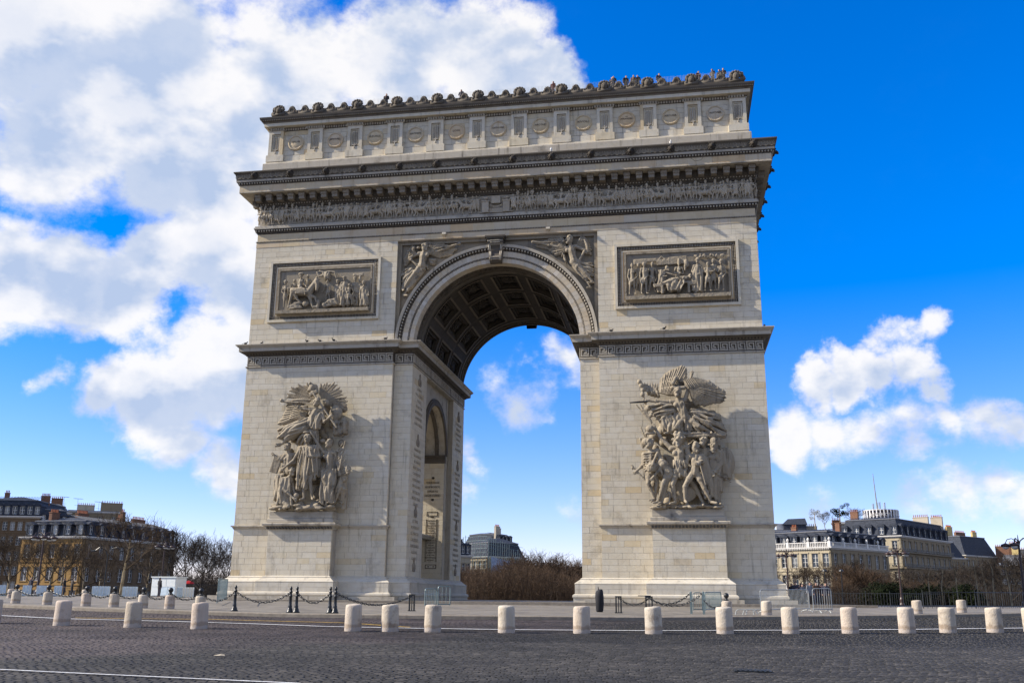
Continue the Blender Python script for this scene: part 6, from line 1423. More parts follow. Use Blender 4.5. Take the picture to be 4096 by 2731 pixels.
for i, ch in enumerate('REGENCY'):
    an = -.95+i*.17; text(ch, 3.0, tw, ((r_+.75)*math.sin(an+YAW+.36), -(r_+.75)*math.cos(an+YAW+.36), zt-3.3), (math.pi/2, 0, an+YAW+.36), None, 'trimwhite', .1)
def mast(px, y1, th):
    q = at_range(px, 700); h0 = zt; h1 = zof(px, y1, 700); m = MB(); x, y = q[0]-c[0], q[1]-c[1]
    for s_ in range(3): an = s_*2.09; m.tube((x+th*math.cos(an), y+th*math.sin(an), h0), (x+th*.35*math.cos(an), y+th*.35*math.sin(an), h1), .14, .07, 4)
    for k in range(9): z = h0+(h1-h0)*k/9; m.box(x-th*.7, x+th*.7, y-.1, y+.1, z, z+.15); m.ball((x+th, y, z+.4), (.5, .4, .25), 5, 4)
    m.build('antenna_mast', M['steel'], tw)
mast(3521, 2013, .7); mast(3568, 2008, .7); mast(3546, 2006, 1.0)
q = at_range(3540, 700); m = MB(); m.tube((q[0]-c[0], q[1]-c[1], zt), (q[0]-c[0]-1.0, q[1]-c[1], zof(3533, 1893, 700)), .6, .22, 5); m.build('antenna_mast', M['steel'], tw)
# television aerials on the left roofs
for k, (px, py, lab) in enumerate(((190, 2002, 'thin roof aerial with crossbars over the long chimney wall'), (258, 1986, 'tallest thin roof aerial left of the corner house'), (313, 1993, 'slanted thin roof aerial right of the tallest one'), (397, 2006, 'wide thin roof aerial above the plain gable'))):
    q = at_range(px, 325, py); m = MB(); m.tube((0, 0, -5.5), (0, 0, 0), .05, .04, 4); m.tube((-1.4, 0, .0), (1.5, 0, -.2), .035, .035, 4)
    for x in np.linspace(-1.3, 1.4, 6): m.tube((x, -.6, -.07*x), (x, .6, -.07*x), .02, .02, 3)
    m.tube((-1.0, 0, -2.0), (.8, 0, -2.1), .03, .03, 4); o = m.build('roof_aerial', M['iron'], None, tuple(q)); tag(o, lab, 'aerial', 'roof aerials')
# rooftop shed
q = at_range(3180, 289, 2105); m = MB(); m.box(-3.1, 3.1, 0, 5, -2.2, .6, .5); m.add([(-3.4, -.3, .6), (3.4, -.3, .6), (3.4, 5.3, .6), (-3.4, 5.3, .6), (-1.6, 2.5, 2.3), (3.2, 2.5, 2.5)], [(0, 1, 5, 4), (1, 2, 5), (2, 3, 4, 5), (3, 0, 4), (3, 2, 1, 0)], .5); o = m.build('roof_shed', M['slate'], None, tuple(q)); tag(o, 'dark grey shed on the roof above the cream mansion', 'shed')

# ------------------------------------------------------------------ trees
def barkmat(name, c1, c2): m = groundmat(name, c1, c2, 1.6, .9, 12, .6); return m
M['bark_pale'] = barkmat('pale_plane_bark', (.16, .12, .07), (.34, .28, .18)); M['twig'] = barkmat('brown_twigs', (.045, .031, .019), (.085, .06, .038)); M['twig_dark'] = barkmat('dark_twigs', (.028, .021, .016), (.055, .042, .030)); M['twig_red'] = barkmat('russet_twigs', (.05, .03, .017), (.09, .056, .032))
M['leaf_dark'] = plain('evergreen_leaves', (.011, .015, .007), .95, 0, .4, .8, 'obj', .05); M['leaf_olive'] = plain('olive_budding_leaves', (.16, .13, .035), .7, 0, .3, .8)
def grow(seed, H, trunk, limbs, spread, lev, droop=0.0, fork=4, r0=.2, vase=False, twig=.016):
    r = random.Random(seed); tm, cmb = MB(), MB()
    def seg(mb, p, d, l, ra, rb, n, bend=.18, k=3):
        pts = [p]; rs = [ra]
        for i in range(k):
            d = d+np.array([r.uniform(-1, 1), r.uniform(-1, 1), r.uniform(-.6, .8)-droop])*bend; d /= np.linalg.norm(d); pts.append(pts[-1]+d*l/k); rs.append(ra+(rb-ra)*(i+1)/k)
        for i in range(k): mb.tube(pts[i], pts[i+1], rs[i], rs[i+1], n, .5, False)
        return pts, rs, d
    def branch(p, d, l, rad, lv):
        pts, rs, de = seg(cmb, p, d, l, rad, rad*.55, 5 if lv > 3 else 3, .16+.05*(5-lv), 3 if lv > 1 else 2)
        if lv <= 0: return
        for i in range(fork if lv > 2 else fork-1):
            t = r.uniform(.35, 1.0); q = pts[min(len(pts)-2, int(t*(len(pts)-1)))]; nx = pts[min(len(pts)-1, int(t*(len(pts)-1))+1)]; f = t*(len(pts)-1) % 1; s = q+(nx-q)*f
            a = np.array([r.uniform(-1, 1), r.uniform(-1, 1), r.uniform(-.25, .9)]); nd = de+a*r.uniform(.6, 1.1); nd /= np.linalg.norm(nd); branch(s, nd, l*r.uniform(.55, .82), max(twig, rad*.55*r.uniform(.6, .95)), lv-1)
    if vase:
        for i in range(limbs):
            an = 2*math.pi*i/limbs+r.random(); d = np.array([math.cos(an)*spread*r.uniform(.4, 1), math.sin(an)*spread*r.uniform(.4, 1), 1.0]); d /= np.linalg.norm(d); branch(np.array([math.cos(an)*.3, math.sin(an)*.3, 0.]), d, H*.5*r.uniform(.8, 1.1), r0*.5, lev)
        tm.tube((0, 0, -.5), (0, 0, .8), r0, r0*.7, 7, .5)
    else:
        pts, rs, de = seg(tm, np.array([0., 0, -.4]), np.array([r.uniform(-.05, .05), r.uniform(-.05, .05), 1.]), trunk+.4, r0, r0*.72, 8, .05, 4)
        pts2, rs2, de2 = seg(tm, pts[-1], de, H*.42, r0*.72, r0*.2, 6, .10, 4)
        for i in range(limbs):
            t = i/max(1, limbs-1); q = pts[-1]+(pts2[-1]-pts[-1])*t*.9; an = i*2.4+r.random(); d = np.array([math.cos(an)*spread, math.sin(an)*spread, r.uniform(.5, 1.1)]); d /= np.linalg.norm(d); branch(q, d, H*.34*(1.1-.45*t), r0*(.5-.25*t), lev)
    return tm, cmb
TV = []
for i in range(4): a_, b_ = grow(11+i, 10, 3.2, 8, .9, 4, 0, 4, .22); TV.append((a_.mesh('trunk', M['bark_pale']), b_.mesh('crown', M['twig'])))
for i in range(3): a_, b_ = grow(31+i, 9, 0, 12, .5, 4, -.02, 5, .16, True, .02); TV.append((a_.mesh('trunk', M['twig_dark']), b_.mesh('crown', M['twig_red'])))
for i in range(2): a_, b_ = grow(51+i, 9, 1.8, 9, .8, 4, 0, 4, .15); TV.append((a_.mesh('trunk', M['twig_dark']), b_.mesh('crown', M['twig_dark'])))
TH = [max(max(q.co.z for q in a.vertices), max(q.co.z for q in b.vertices)) for a, b in TV]
def tree(v, px, rng, top_py, label, group, rz=None, wide=1.0, cat='tree', name='bare_tree', top=None):
    p = at_range(px, rng); z = gz(p[0], p[1]); h = (zof(px, top_py, rng)-z)/TH[v]
    o = empty(name, (p[0], p[1], z), rnd.uniform(0, 6.28) if rz is None else rz); o.scale = (h*wide, h*wide, h); tag(o, label, cat, group)
    inst('trunk', TV[v][0], o); inst('crown', TV[v][1], o); return o
GLT = 'bare trees on the left of the square'
for v, px, rng, py, lab in ((0, 480, 118, 2030, 'tall bare plane tree with pale trunk in front of the brown house'), (1, 243, 150, 2120, 'bare tree with pale trunk in front of the ochre facade'), (2, 25, 128, 2110, 'bare tree with sprawling boughs at the left edge'), (3, 120, 170, 2150, 'bare tree between the left-edge tree and the first lamp'), (1, 330, 185, 2150, 'slender bare tree right of the ochre facade'), (0, 190, 140, 2140, 'bare tree whose boughs cross the middle of the ochre facade'), (2, 585, 180, 2150, 'slender bare tree just left of the white kiosk'), (7, 742, 150, 2095, 'large dark bare tree right of the brown house'), (8, 800, 165, 2125, 'dark bare tree left of the left pier'), (7, 895, 178, 2130, 'dark bare tree brushing the left pier'), (8, 690, 190, 2130, 'thin dark bare tree at the end of the brown house'), (7, 850, 215, 2180, 'small dark bare tree far behind the left pier'), (3, 400, 195, 2170, 'bare tree behind the double street light')):
    tree(v, px, rng, py, lab, GLT)
GCT = 'bare trees of the avenue behind the arch'
ctr = [(4, 2150, 215, 2205), (5, 2090, 200, 2230), (6, 2030, 190, 2265), (4, 1965, 180, 2280), (5, 1900, 175, 2290), (6, 1850, 185, 2260), (5, 2210, 235, 2218), (4, 2255, 250, 2232), (6, 2290, 270, 2258), (5, 2320, 290, 2270), (6, 2120, 180, 2260), (4, 2190, 190, 2280), (5, 2060, 165, 2310), (6, 1990, 160, 2320), (4, 2250, 200, 2300)]
for i, (v, px, rng, py) in enumerate(sorted(ctr, key=lambda t: t[1])): tree(v, px, rng, py-14, '%s russet bare tree from the left in the thicket seen through the arch' % ORD[i], GCT, wide=1.5, name='avenue_tree')
GRT = 'bare trees on the right of the square'
rt = [(0, 3180, 175, 2250), (3, 3255, 180, 2240), (1, 3330, 172, 2235), (7, 3400, 180, 2225), (4, 3450, 165, 2240), (8, 3520, 170, 2262), (7, 3600, 185, 2262), (8, 3690, 190, 2262), (7, 3760, 200, 2258), (8, 3830, 190, 2255), (7, 3900, 180, 2228), (8, 3960, 160, 2240), (7, 4040, 150, 2200), (8, 4110, 140, 2190), (5, 3380, 160, 2290), (4, 3560, 165, 2300), (6, 3640, 170, 2310), (5, 3720, 175, 2300)]
for i, (v, px, rng, py) in enumerate(sorted(rt, key=lambda t: t[1])): tree(v, px, rng, py, '%s bare tree from the right pier in the belt along the right side' % ORD[i], GRT, wide=1.25)
# young staked trees on the far right pavement
for i, px in enumerate((3720, 3770, 3833, 3912, 3948, 3975, 4045)):
    p = at_range(px, 96); z = gz(p[0], p[1]); m = MB(); h = rnd.uniform(2.0, 3.4); m.path([(0, 0, -.2), (rnd.uniform(-.1, .1), 0, h*.5), (rnd.uniform(-.25, .25), 0, h), (rnd.uniform(-.5, .5), 0, h+.8)], [.06, .05, .035, .015], 6); o = empty('young_tree', (p[0], p[1], z)); tag(o, '%s thin young tree from the left behind the low black railing at right' % ORD[i], 'tree', 'young trees by the railing'); m.build('trunk', M['bark_pale'], o)
    m = MB(); r = random.Random(i)
    for k in range(14): b0 = np.array([r.uniform(-.1, .1), 0, r.uniform(h*.7, h)]); e_ = b0+np.array([r.uniform(-.8, .8), r.uniform(-.5, .5), r.uniform(.2, 1.0)]); m.tube(b0, e_, .016, .008, 3, .5)
    m.build('crown', M['twig'], o)
# undergrowth that reads as one mass
def brush(name, label, n, area, h0, h1, mat, seed, lean=.35):
    r = random.Random(seed); m = MB()
    for i in range(n):
        px = r.uniform(area[0], area[1]); rng = r.uniform(area[2], area[3]); p = at_range(px, rng); z = gz(p[0], p[1]); f = (px-area[0])/(area[1]-area[0]); h = r.uniform(h0, h1)*(area[4]*(1-f)+area[5]*f+(area[6]*math.sin(math.pi*f) if len(area) > 6 else 0))
        if i % 5:                                          # loose twigs all through the mass
            c0 = np.array([p[0]+r.uniform(-1, 1), p[1]+r.uniform(-1, 1), z+h*r.uniform(.12, 1.0)]); tw = np.array([r.uniform(-.8, .8), r.uniform(-.8, .8), r.uniform(-.25, 1.0)])*r.uniform(.4, 1.1); c1 = c0+tw*.6; c2 = c0+tw+np.array([r.uniform(-.25, .25), r.uniform(-.25, .25), r.uniform(-.1, .3)]); m.tube(c0, c1, .02, .015, 3, .5, False); m.tube(c1, c2, .015, .008, 3, .5, False); m.tube(c1, c1+np.array([r.uniform(-.4, .4), r.uniform(-.4, .4), r.uniform(0, .5)]), .012, .007, 3, .5, False); continue
        t = np.array([r.uniform(-lean, lean)*h, r.uniform(-lean, lean)*h, h]); b0 = np.array([p[0], p[1], z-.1]); m1 = b0+t*.5+np.array([r.uniform(-.15, .15), r.uniform(-.15, .15), 0])*h*.3; m.tube(b0, m1, .03, .022, 3, .5, False); m.tube(m1, b0+t, .022, .01, 3, .5, False)
        for k in range(3): s = m1+(b0+t-m1)*r.random(); m.tube(s, s+np.array([r.uniform(-.5, .5), r.uniform(-.5, .5), r.uniform(.1, .7)])*h*.25, .014, .008, 3, .5, False)
    o = m.build(name, mat); tag(o, label, 'undergrowth', kind='stuff'); return o
brush('thicket', 'dense russet leafless thicket filling the foot of the arch opening', 26000, (1825, 2345, 150, 225, .7, .6, .75), 1.8, 5.6, M['twig_red'], 5)
brush('saplings', 'pale thin leafless saplings standing in the thicket behind the arch', 420, (1830, 2250, 148, 175, .6, .6, .4), 3.0, 6.0, M['twig'], 15, .25)
brush('undergrowth', 'dense dark leafless undergrowth along the right side of the square', 15000, (3260, 4200, 150, 185, .9, 1.0), 1.8, 4.2, M['twig_dark'], 6)
brush('undergrowth', 'dark leafless undergrowth under the trees left of the arch', 9000, (640, 960, 170, 215, .9, 1.0), 3.0, 6.5, M['twig_dark'], 8)
def leaves(name, label, cat, centers, n, size, mat, seed, kind=None):
    r = np.random.RandomState(seed); V = []; Fc = []
    for (c, rad) in centers:
        k = int(n*rad[0]*rad[2]); d = r.normal(size=(k, 3)); d /= np.linalg.norm(d, axis=1)[:, None]; P = np.array(c)+d*np.array(rad)*(r.uniform(.45, 1.0, (k, 1))**.5); a = r.normal(size=(k, 3)); a /= np.linalg.norm(a, axis=1)[:, None]; b = np.cross(a, d); b /= np.linalg.norm(b, axis=1)[:, None]+1e-9; s = size*r.uniform(.6, 1.4, (k, 1)); o = len(V)
        Q = np.stack([P-a*s, P+b*s*.5, P+a*s, P-b*s*.5], 1).reshape(-1, 3); V.extend(Q.tolist()); Fc.extend([(o+4*i, o+4*i+1, o+4*i+2, o+4*i+3) for i in range(k)])
    m = MB(); m.add(V, Fc, .5); o = m.build(name, mat); 
    if label: tag(o, label, cat, kind=kind)
    return o
cs = []
for px in range(3480, 3900, 26): p = at_range(px, 150+rnd.uniform(-4, 6)); h = rnd.uniform(1.6, 2.4); cs.append(((p[0], p[1], gz(p[0], p[1])+h*.8), (1.7, 1.4, h)))
leaves('evergreen_hedge', 'dark evergreen hedge under the bare trees on the right', 'hedge', cs, 330, .16, M['leaf_dark'], 2, 'stuff')
cs = []
for px in range(2080, 2330, 22): p = at_range(px, 205+rnd.uniform(-5, 5)); h = rnd.uniform(2.4, 3.2)*(1 if px > 2180 else .7); cs.append(((p[0], p[1], gz(p[0], p[1])+h*.9), (2.0, 1.6, h)))
leaves('evergreen_hedge', 'dark evergreen hedge at the foot of the thicket beside the right pier', 'hedge', cs, 260, .18, M['leaf_dark'], 3, 'stuff')
# rooftop garden
def roof_plant(name, label, px, py, rng, sz, mat, pine=False):
    p = at_range(px, rng, py); o = empty(name, tuple(p)); tag(o, label, 'tree', 'rooftop trees'); m = MB(); m.tube((0, 0, -4), (0, 0, sz*.5), .16, .08, 6); m.build('trunk', M['bark_pale'], o); r = random.Random(px); cs = []
    for k in range(9): an = r.uniform(0, 6.28); rr_ = r.uniform(.2, .75)*sz; cs.append(((rr_*math.cos(an), rr_*math.sin(an)*.6, r.uniform(-.3, .8)*sz), (sz*r.uniform(.25, .42), sz*.3, sz*r.uniform(.2, .34))))
    c = leaves('crown', None, None, cs, 230, .16 if pine else .10, mat, px); c.parent = o
roof_plant('roof_bush', 'round olive-coloured bush on the roof above the cream mansion', 3258, 2066, 290, 2.1, M['leaf_olive']); roof_plant('roof_pine', 'dark green pine on the roof above the cream mansion', 3358, 2048, 290, 2.8, M['leaf_dark'], True)
for v, px, py, h, lab in ((0, 3410, 2078, .62, 'bare tree on the roof right of the pine'), (3, 3300, 2085, .5, 'small bare tree on the roof between bush and pine'), (1, 3771, 2128, .32, 'tiny bare tree on a far roof at right')):
    p = at_range(px, 292 if px < 3500 else 335, py); o = empty('roof_tree', (p[0], p[1], p[2]-4.2*h-.6), 1.0); o.scale = (h*1.2, h*1.2, h); tag(o, lab, 'tree', 'rooftop trees'); inst('trunk', TV[v][0], o); inst('crown', TV[v][1], o)

# ------------------------------------------------------------------ bollards, posts and chains
def bollard_mesh(seed, rad, h):
    r = random.Random(seed); m = MB(); prof = [(rad*1.0, -.15), (rad*1.01, .05), (rad, h*.3), (rad*.985, h*.7), (rad*.975, h-.09), (rad*.955, h-.045), (rad*.90, h-.012), (rad*.80, h+.004), (rad*.4, h+.014), (.02, h+.016)]
    m.lathe(prof, 28, t=.5); n = 28; ph = [r.uniform(0, 6.28) for _ in range(4)]
    V = []
    for i, (x, y, z) in enumerate(m.v):
        a = math.atan2(y, x); k = 1+.010*math.sin(2*a+ph[0])+.006*math.sin(5*a+ph[1]+z*6)+.004*math.sin(9*a+z*13+ph[2]); V.append((x*k, y*k, z+.008*math.sin(a+ph[3])))
    m.v = V; return m.mesh('bollard', M['bollard'], True)
BM = [bollard_mesh(i, .30, .90) for i in range(4)]
FB = [-20, 257, 540, 806, 1417, 1564, 1733, 2027, 2326, 2612, 2895, 3156, 3392, 3618, 3780, 3967, 4114]
for i, px in enumerate(FB):
    x, y, z = ring_pt(px, 56.0); o = inst('bollard', BM[i % 4], None, (x, y, z), rnd.uniform(0, 6.28)); o.rotation_euler = (rnd.uniform(-.028, .028), rnd.uniform(-.028, .028), rnd.uniform(0, 6.28))
    tag(o, '%s pale stone bollard from the left in the front row along the white line' % ORD[i], 'bollard', 'front row of stone bollards')
SB = [bollard_mesh(10+i, .245, .64) for i in range(3)]
NECK = MB(); NECK.lathe([(.15, .64), (.13, .68), (.07, .70), (.06, .78), (.075, .80), (.05, .81)], 12, t=.5); NECKM = NECK.mesh('chain_collar', M['iron'], True)
BALL = MB(); BALL.ball((0, 0, .90), .125, 14, 10, .5); BALLM = BALL.mesh('iron_ball', M['iron'], True)
ANCH = []
def ball_bollard(px, rad, label, i):
    x, y, z = ring_pt(px, rad); o = inst('bollard', SB[i % 3], None, (x, y, z), rnd.uniform(0, 6)); tag(o, label, 'bollard', 'inner bollards with black iron balls'); c = inst('chain_collar', NECKM, o); inst('iron_ball', BALLM, o); return np.array([x, y, z+.76])
inner = [-62, 63, 190, 345, 457, 573, 680, 802]
A_ = [ball_bollard(px, 45.2, '%s ball-topped stone bollard from the left on the inner kerb' % ORD[i], i) for i, px in enumerate(inner)]
for i, (px, rad, lab) in enumerate(((40, 37, 'plain small bollard set back at the left edge'), (337, 36, 'plain small bollard half hidden behind a ball-topped one'), (3064, 45.4, 'plain small bollard in front of the long steel barrier'), (3665, 45.6, 'plain small bollard between the right-hand front bollards, nearer the arch'), (3843, 45.0, 'rightmost plain small bollard of the inner kerb'))):
    x, y, z = ring_pt(px, rad); tag(inst('bollard', SB[i % 3], None, (x, y, z)), lab, 'bollard', 'plain inner bollards')
rb = ball_bollard(2906, 45.2, 'ball-topped stone bollard in front of the right pedestal', 1)
# cast iron posts
PO = MB(); PO.lathe([(.17, 0), (.17, .05), (.13, .09), (.125, .16), (.10, .20), (.085, .26), (.095, .30), (.075, .34), (.065, .70), (.082, .73), (.082, .77), (.06, .80), (.058, .90), (.085, .93), (.085, .96), (.05, .99), (.045, 1.04), (.065, 1.08), (.06, 1.13), (.03, 1.17), (.012, 1.2)], 14, t=.5); POM = PO.mesh('post_shaft', M['iron'], True)
FIN = MB(); FIN.ball((0, 0, 1.14), (.05, .05, .06), 8, 6); FINM = FIN.mesh('finial', M['iron'], True)
posts = []
for px, lab in ((940, 'single black cast-iron post before the left pier'), (1162, 'left post of the first black pair before the left pier'), (1187, 'right post of the first black pair before the left pier'), (1321, 'left post of the second black pair before the left pier'), (1342, 'right post of the second black pair before the left pier')):
    x, y, z = ring_pt(px, 45.6); o = empty('iron_post', (x, y, z)); tag(o, lab, 'post', 'black cast-iron chain posts'); inst('post_shaft', POM, o); inst('finial', FINM, o); posts.append(np.array([x, y, z+.92]))
# short black stanchions with a plate on top
def stanchion(px, rad, lab, w=.32, h=.82):
    x, y, z = ring_pt(px, rad); m = MB(); m.box(-w/2, w/2, -.05, .05, h-.05, h+.02); m.box(-w/2, -w/2+.07, -.04, .04, 0, h-.05); m.box(w/2-.07, w/2, -.04, .04, 0, h-.05); m.box(-.02, .02, -.03, .03, 0, h-.05); m.box(-w/2-.03, w/2+.03, -.09, .09, -.02, .04); o = m.build('stanchion', M['iron'], None, (x, y, z)); tag(o, lab, 'post', 'short black gate stanchions'); return np.array([x, y, z+h-.06])
st1 = stanchion(1648, 40.0, 'short black stanchion at the foot of the left pier'); st2 = stanchion(2474, 40.5, 'short black stanchion left of the right pedestal'); st3 = stanchion(2596, 41.0, 'black stanchion with a projecting arm before the right pedestal', .38)
m = MB(); m.box(-.55, .1, -.03, .03, -.02, .03); o = m.build('iron_bar', M['iron'], None, tuple(st3+np.array([0, 0, .10]))); tag(o, 'thin black bar lying across the stanchion before the right pedestal', 'bar')
sp = []
for px, rad, lab in ((2764, 42.0, 'left grey steel post before the right pedestal'), (2814, 43.2, 'right grey steel post before the right pedestal')):
    x, y, z = ring_pt(px, rad); m = MB(); m.box(-.055, .055, -.055, .055, -.05, 1.02, .5); m.tube((0, 0, 1.0), (0, 0, 1.08), .05, .05, 8); o = m.build('steel_post', M['teal_metal'], None, (x, y, z)); tag(o, lab, 'post', 'grey steel posts'); sp.append(np.array([x, y, z+1.02]))
# chain links
def link_mesh():
    m = MB(); P = []
    for i in range(12): a = 2*math.pi*i/12; P.append((.062*math.cos(a)+(.035 if math.cos(a) > 0 else -.035), .042*math.sin(a), 0))
    for i in range(12): m.tube(P[i], P[(i+1) % 12], .016, .016, 5, .5, False)
    return m.mesh('link', M['iron'])
LK = link_mesh()
def chain(a, b, sag, label):
    a = np.array(a, float); b = np.array(b, float); root = empty('chain', tuple(a)); tag(root, label, 'chain', 'iron chains between bollards and posts'); P = []
    for i in range(200): t = i/199; p = a+(b-a)*t; p[2] -= sag*4*t*(1-t); P.append(p)
    L_ = [0.0]
    for i in range(199): L_.append(L_[-1]+np.linalg.norm(P[i+1]-P[i]))
    n = max(6, int(L_[-1]/.145)); P = np.array(P)
    for k in range(n):
        d = (k+.5)/n*L_[-1]; j = min(198, int(np.searchsorted(L_, d))); p = P[j]; t = P[min(199, j+1)]-P[max(0, j-1)]; t /= np.linalg.norm(t)
        q = Vector(t).to_track_quat('X', 'Z') @ Quaternion((1, 0, 0), (math.pi/2 if k % 2 else 0)+.35); inst('link', LK, root, tuple(p-a), rot=q.to_euler())
for i in range(len(A_)-1): chain(A_[i], A_[i+1], .30, '%s black chain from the left, slung between ball-topped bollards' % ORD[i])
chain(A_[-1], posts[0], .38, 'black chain from the last ball-topped bollard to the single iron post'); chain(posts[0], posts[1], .48, 'black chain from the single iron post to the first pair'); chain(posts[2], posts[3], .46, 'black chain between the two pairs of iron posts'); chain(posts[4], st1, .5, 'black chain from the second pair to the low stanchion')
chain(st2, st3, .35, 'black chain between the two stanchions at the right pier'); chain(st3, sp[0], .42, 'black chain from the armed stanchion to the left steel post'); chain(st3, sp[1], .5, 'black chain from the armed stanchion to the right steel post'); chain(sp[1]+np.array([0, 0, -.3]), rb, .42, 'black chain from the right steel post to the ball-topped bollard')
# ------------------------------------------------------------------ steel barriers
def barrier(A, B, h, label, mat=None, pitch=.115, foot=True, group='steel crowd barriers', r=.02):
    a = np.array(ring_pt(*A)); b = np.array(ring_pt(*B)); root = empty('crowd_barrier', tuple(a)); tag(root, label, 'barrier', group); d = b-a; L_ = math.hypot(d[0], d[1]); u = np.array([d[0]/L_, d[1]/L_, d[2]/L_]); mat = mat or M['steel']
    def P(s, z, o=0.0): return tuple(u*s+np.array([-u[1]*o, u[0]*o, z]))
    m = MB(); c = .12; m.path([P(0, .14), P(0, h-c), P(c*.3, h-c*.3), P(c, h), P(L_-c, h), P(L_-c*.3, h-c*.3), P(L_, h-c), P(L_, .14)], r*1.1, 8); m.tube(P(0, .20), P(L_, .20), r*1.2, r*1.2, 6); m.build('frame', mat, root)
    bm = MB(); bm.tube((0, 0, .20), (0, 0, h), r*.5, r*.5, 6, .5); bm = bm.mesh('bar', mat); n = int(L_/pitch)
    for i in range(1, n): inst('bar', bm, root, P(L_*i/n, 0))
    if foot:
        for s in (.25, L_-.25): m = MB(); m.path([P(s, .02, -.35), P(s, .10, -.25), P(s, .15, 0), P(s, .10, .25), P(s, .02, .35)], r, 6); m.build('foot', mat, root)
barrier((3042, 43.2), (3236, 41.5), 1.16, 'long shiny steel crowd barrier right of the right pier'); barrier((3252, 43.0), (3326, 43.2), 1.22, 'narrow steel barrier standing at the end of the long one')
barrier((2772, 41.4), (2808, 41.4), 1.02, 'small grey barrier between the two steel posts', M['teal_metal'], .09, False, 'grey railing panels'); barrier((2820, 42.0), (2885, 40.0), 1.04, 'grey barrier panel right of the steel posts', M['teal_metal'], .09, False, 'grey railing panels')
barrier((1700, 33.0), (1745, 31.5), 1.1, 'dark gate leaf at the mouth of the side passage', M['teal_metal'], .2, False, 'passage gates', .03); barrier((1752, 31.5), (1800, 31.0), 1.25, 'second dark gate leaf at the mouth of the side passage', M['teal_metal'], .22, False, 'passage gates', .03); barrier((868, 38), (905, 30), 1.5, 'grey-green fence panel left of the left pier', M['teal_metal'], .45, False, 'grey railing panels')
def railing(pts, h, label, bars=.22, mat=None):
    P = [np.array(at_range(px, rg)) for px, rg in pts]; root = empty('railing', (P[0][0], P[0][1], 0)); tag(root, label, 'railing', 'dark railings round the square'); m = MB(); mm = MB()
    for a, b in zip(P[:-1], P[1:]):
        L_ = np.linalg.norm((b-a)[:2]); n = int(L_/bars)
        for i in range(n): p = a+(b-a)*i/n-P[0]; z = gz(a[0]+(b[0]-a[0])*i/n, a[1]+(b[1]-a[1])*i/n); (mm if i % 12 == 0 else m).tube((p[0], p[1], z), (p[0], p[1], z+h+(.12 if i % 12 == 0 else 0)), .035 if i % 12 == 0 else .014, .012, 4, .5, False)
        for hz in (.12, h-.06):
            for i in range(8): p, q = a+(b-a)*i/8, a+(b-a)*(i+1)/8; m.tube((p[0]-P[0][0], p[1]-P[0][1], gz(p[0], p[1])+hz), (q[0]-P[0][0], q[1]-P[0][1], gz(q[0], q[1])+hz), .022, .022, 4, .5, False)
    m.build('bars', mat or M['iron'], root, kind='stuff'); mm.build('posts', mat or M['iron'], root, kind='stuff')
railing([(3322, 78), (3560, 76), (3760, 80)], 1.0, 'dark railing behind the bollards right of the crowd barriers'); railing([(3690, 72), (3900, 74), (4200, 84)], 1.1, 'low dark railing round the young trees at the right edge', .3); railing([(180, 132), (480, 128), (700, 126), (900, 130)], 1.8, 'dark railing along the left side in front of the houses', .2)
# ------------------------------------------------------------------ street lamps
ARM = MB(); ARM.path([(0, 0, -.1), (.18, 0, .38), (.5, 0, .6), (.85, 0, .52), (1.02, 0, .22), (1.02, 0, .05)], [.04, .04, .035, .035, .035, .035], 6); ARMM = ARM.mesh('arm', M['brown_iron'])
HOOD = MB(); HOOD.lathe([(.06, .22), (.12, .18), (.36, .10), (.40, .0), (.38, -.10), (.30, -.12)][::-1], 14, t=.5); HOODM = HOOD.mesh('hood', M['brown_iron'], True)
GLB = MB(); GLB.ball((0, 0, -.10), (.29, .29, .22), 12, 8, .5); GLBM = GLB.mesh('globe', M['globe'], True)
def lamp(px, rng, head_py, label, n=5):
    p = at_range(px, rng); z = gz(p[0], p[1]); h = zof(px, head_py, rng)-z; o = empty('street_lamp', (p[0], p[1], z)); tag(o, label, 'street lamp', 'brown street lamps with drooping globes'); m = MB(); m.lathe([(.30, 0), (.30, .3), (.20, .5), (.22, .9), (.14, 1.1), (.10, 2.4), (.085, h), (.12, h+.05), (.12, h+.3), (.05, h+.5), (.02, h+.9)], 12); m.build('pole', M['brown_iron'], o)
    for k in range(n):
        a = 2*math.pi*k/n+.3; ar = inst('arm', ARMM, o, (0, 0, h), a); x, y = 1.02*math.cos(a), 1.02*math.sin(a); hd = inst('hood', HOODM, o, (x, y, h)); inst('globe', GLBM, hd)
lamp(146, 118, 2150, 'brown lamp with a ring of globes before the ochre facade'); lamp(640, 142, 2186, 'brown lamp with a ring of globes above the white kiosk'); lamp(3156, 135, 2222, 'brown lamp with a ring of globes in front of the cream mansion'); lamp(3606, 122, 2214, 'brown lamp with a ring of globes before the black balconies'); lamp(4100, 96, 2180, 'brown lamp with a ring of globes at the right edge')
p = at_range(412, 135); z = gz(p[0], p[1]); h = zof(412, 2215, 135)-z; m = MB(); m.tube((0, 0, 0), (0, 0, h), .09, .06, 8)
for s in (-1, 1): m.path([(0, 0, h-.2), (s*.5, 0, h+.7), (s*1.2, 0, h+.85), (s*1.7, 0, h+.5)], .05, 6); m.ball((s*1.9, 0, h+.4), (.42, .16, .10), 8, 5)
o = m.build('double_street_light', M['iron'], None, (p[0], p[1], z)); tag(o, 'thin dark street light with two curved arms before the brown house', 'street lamp')
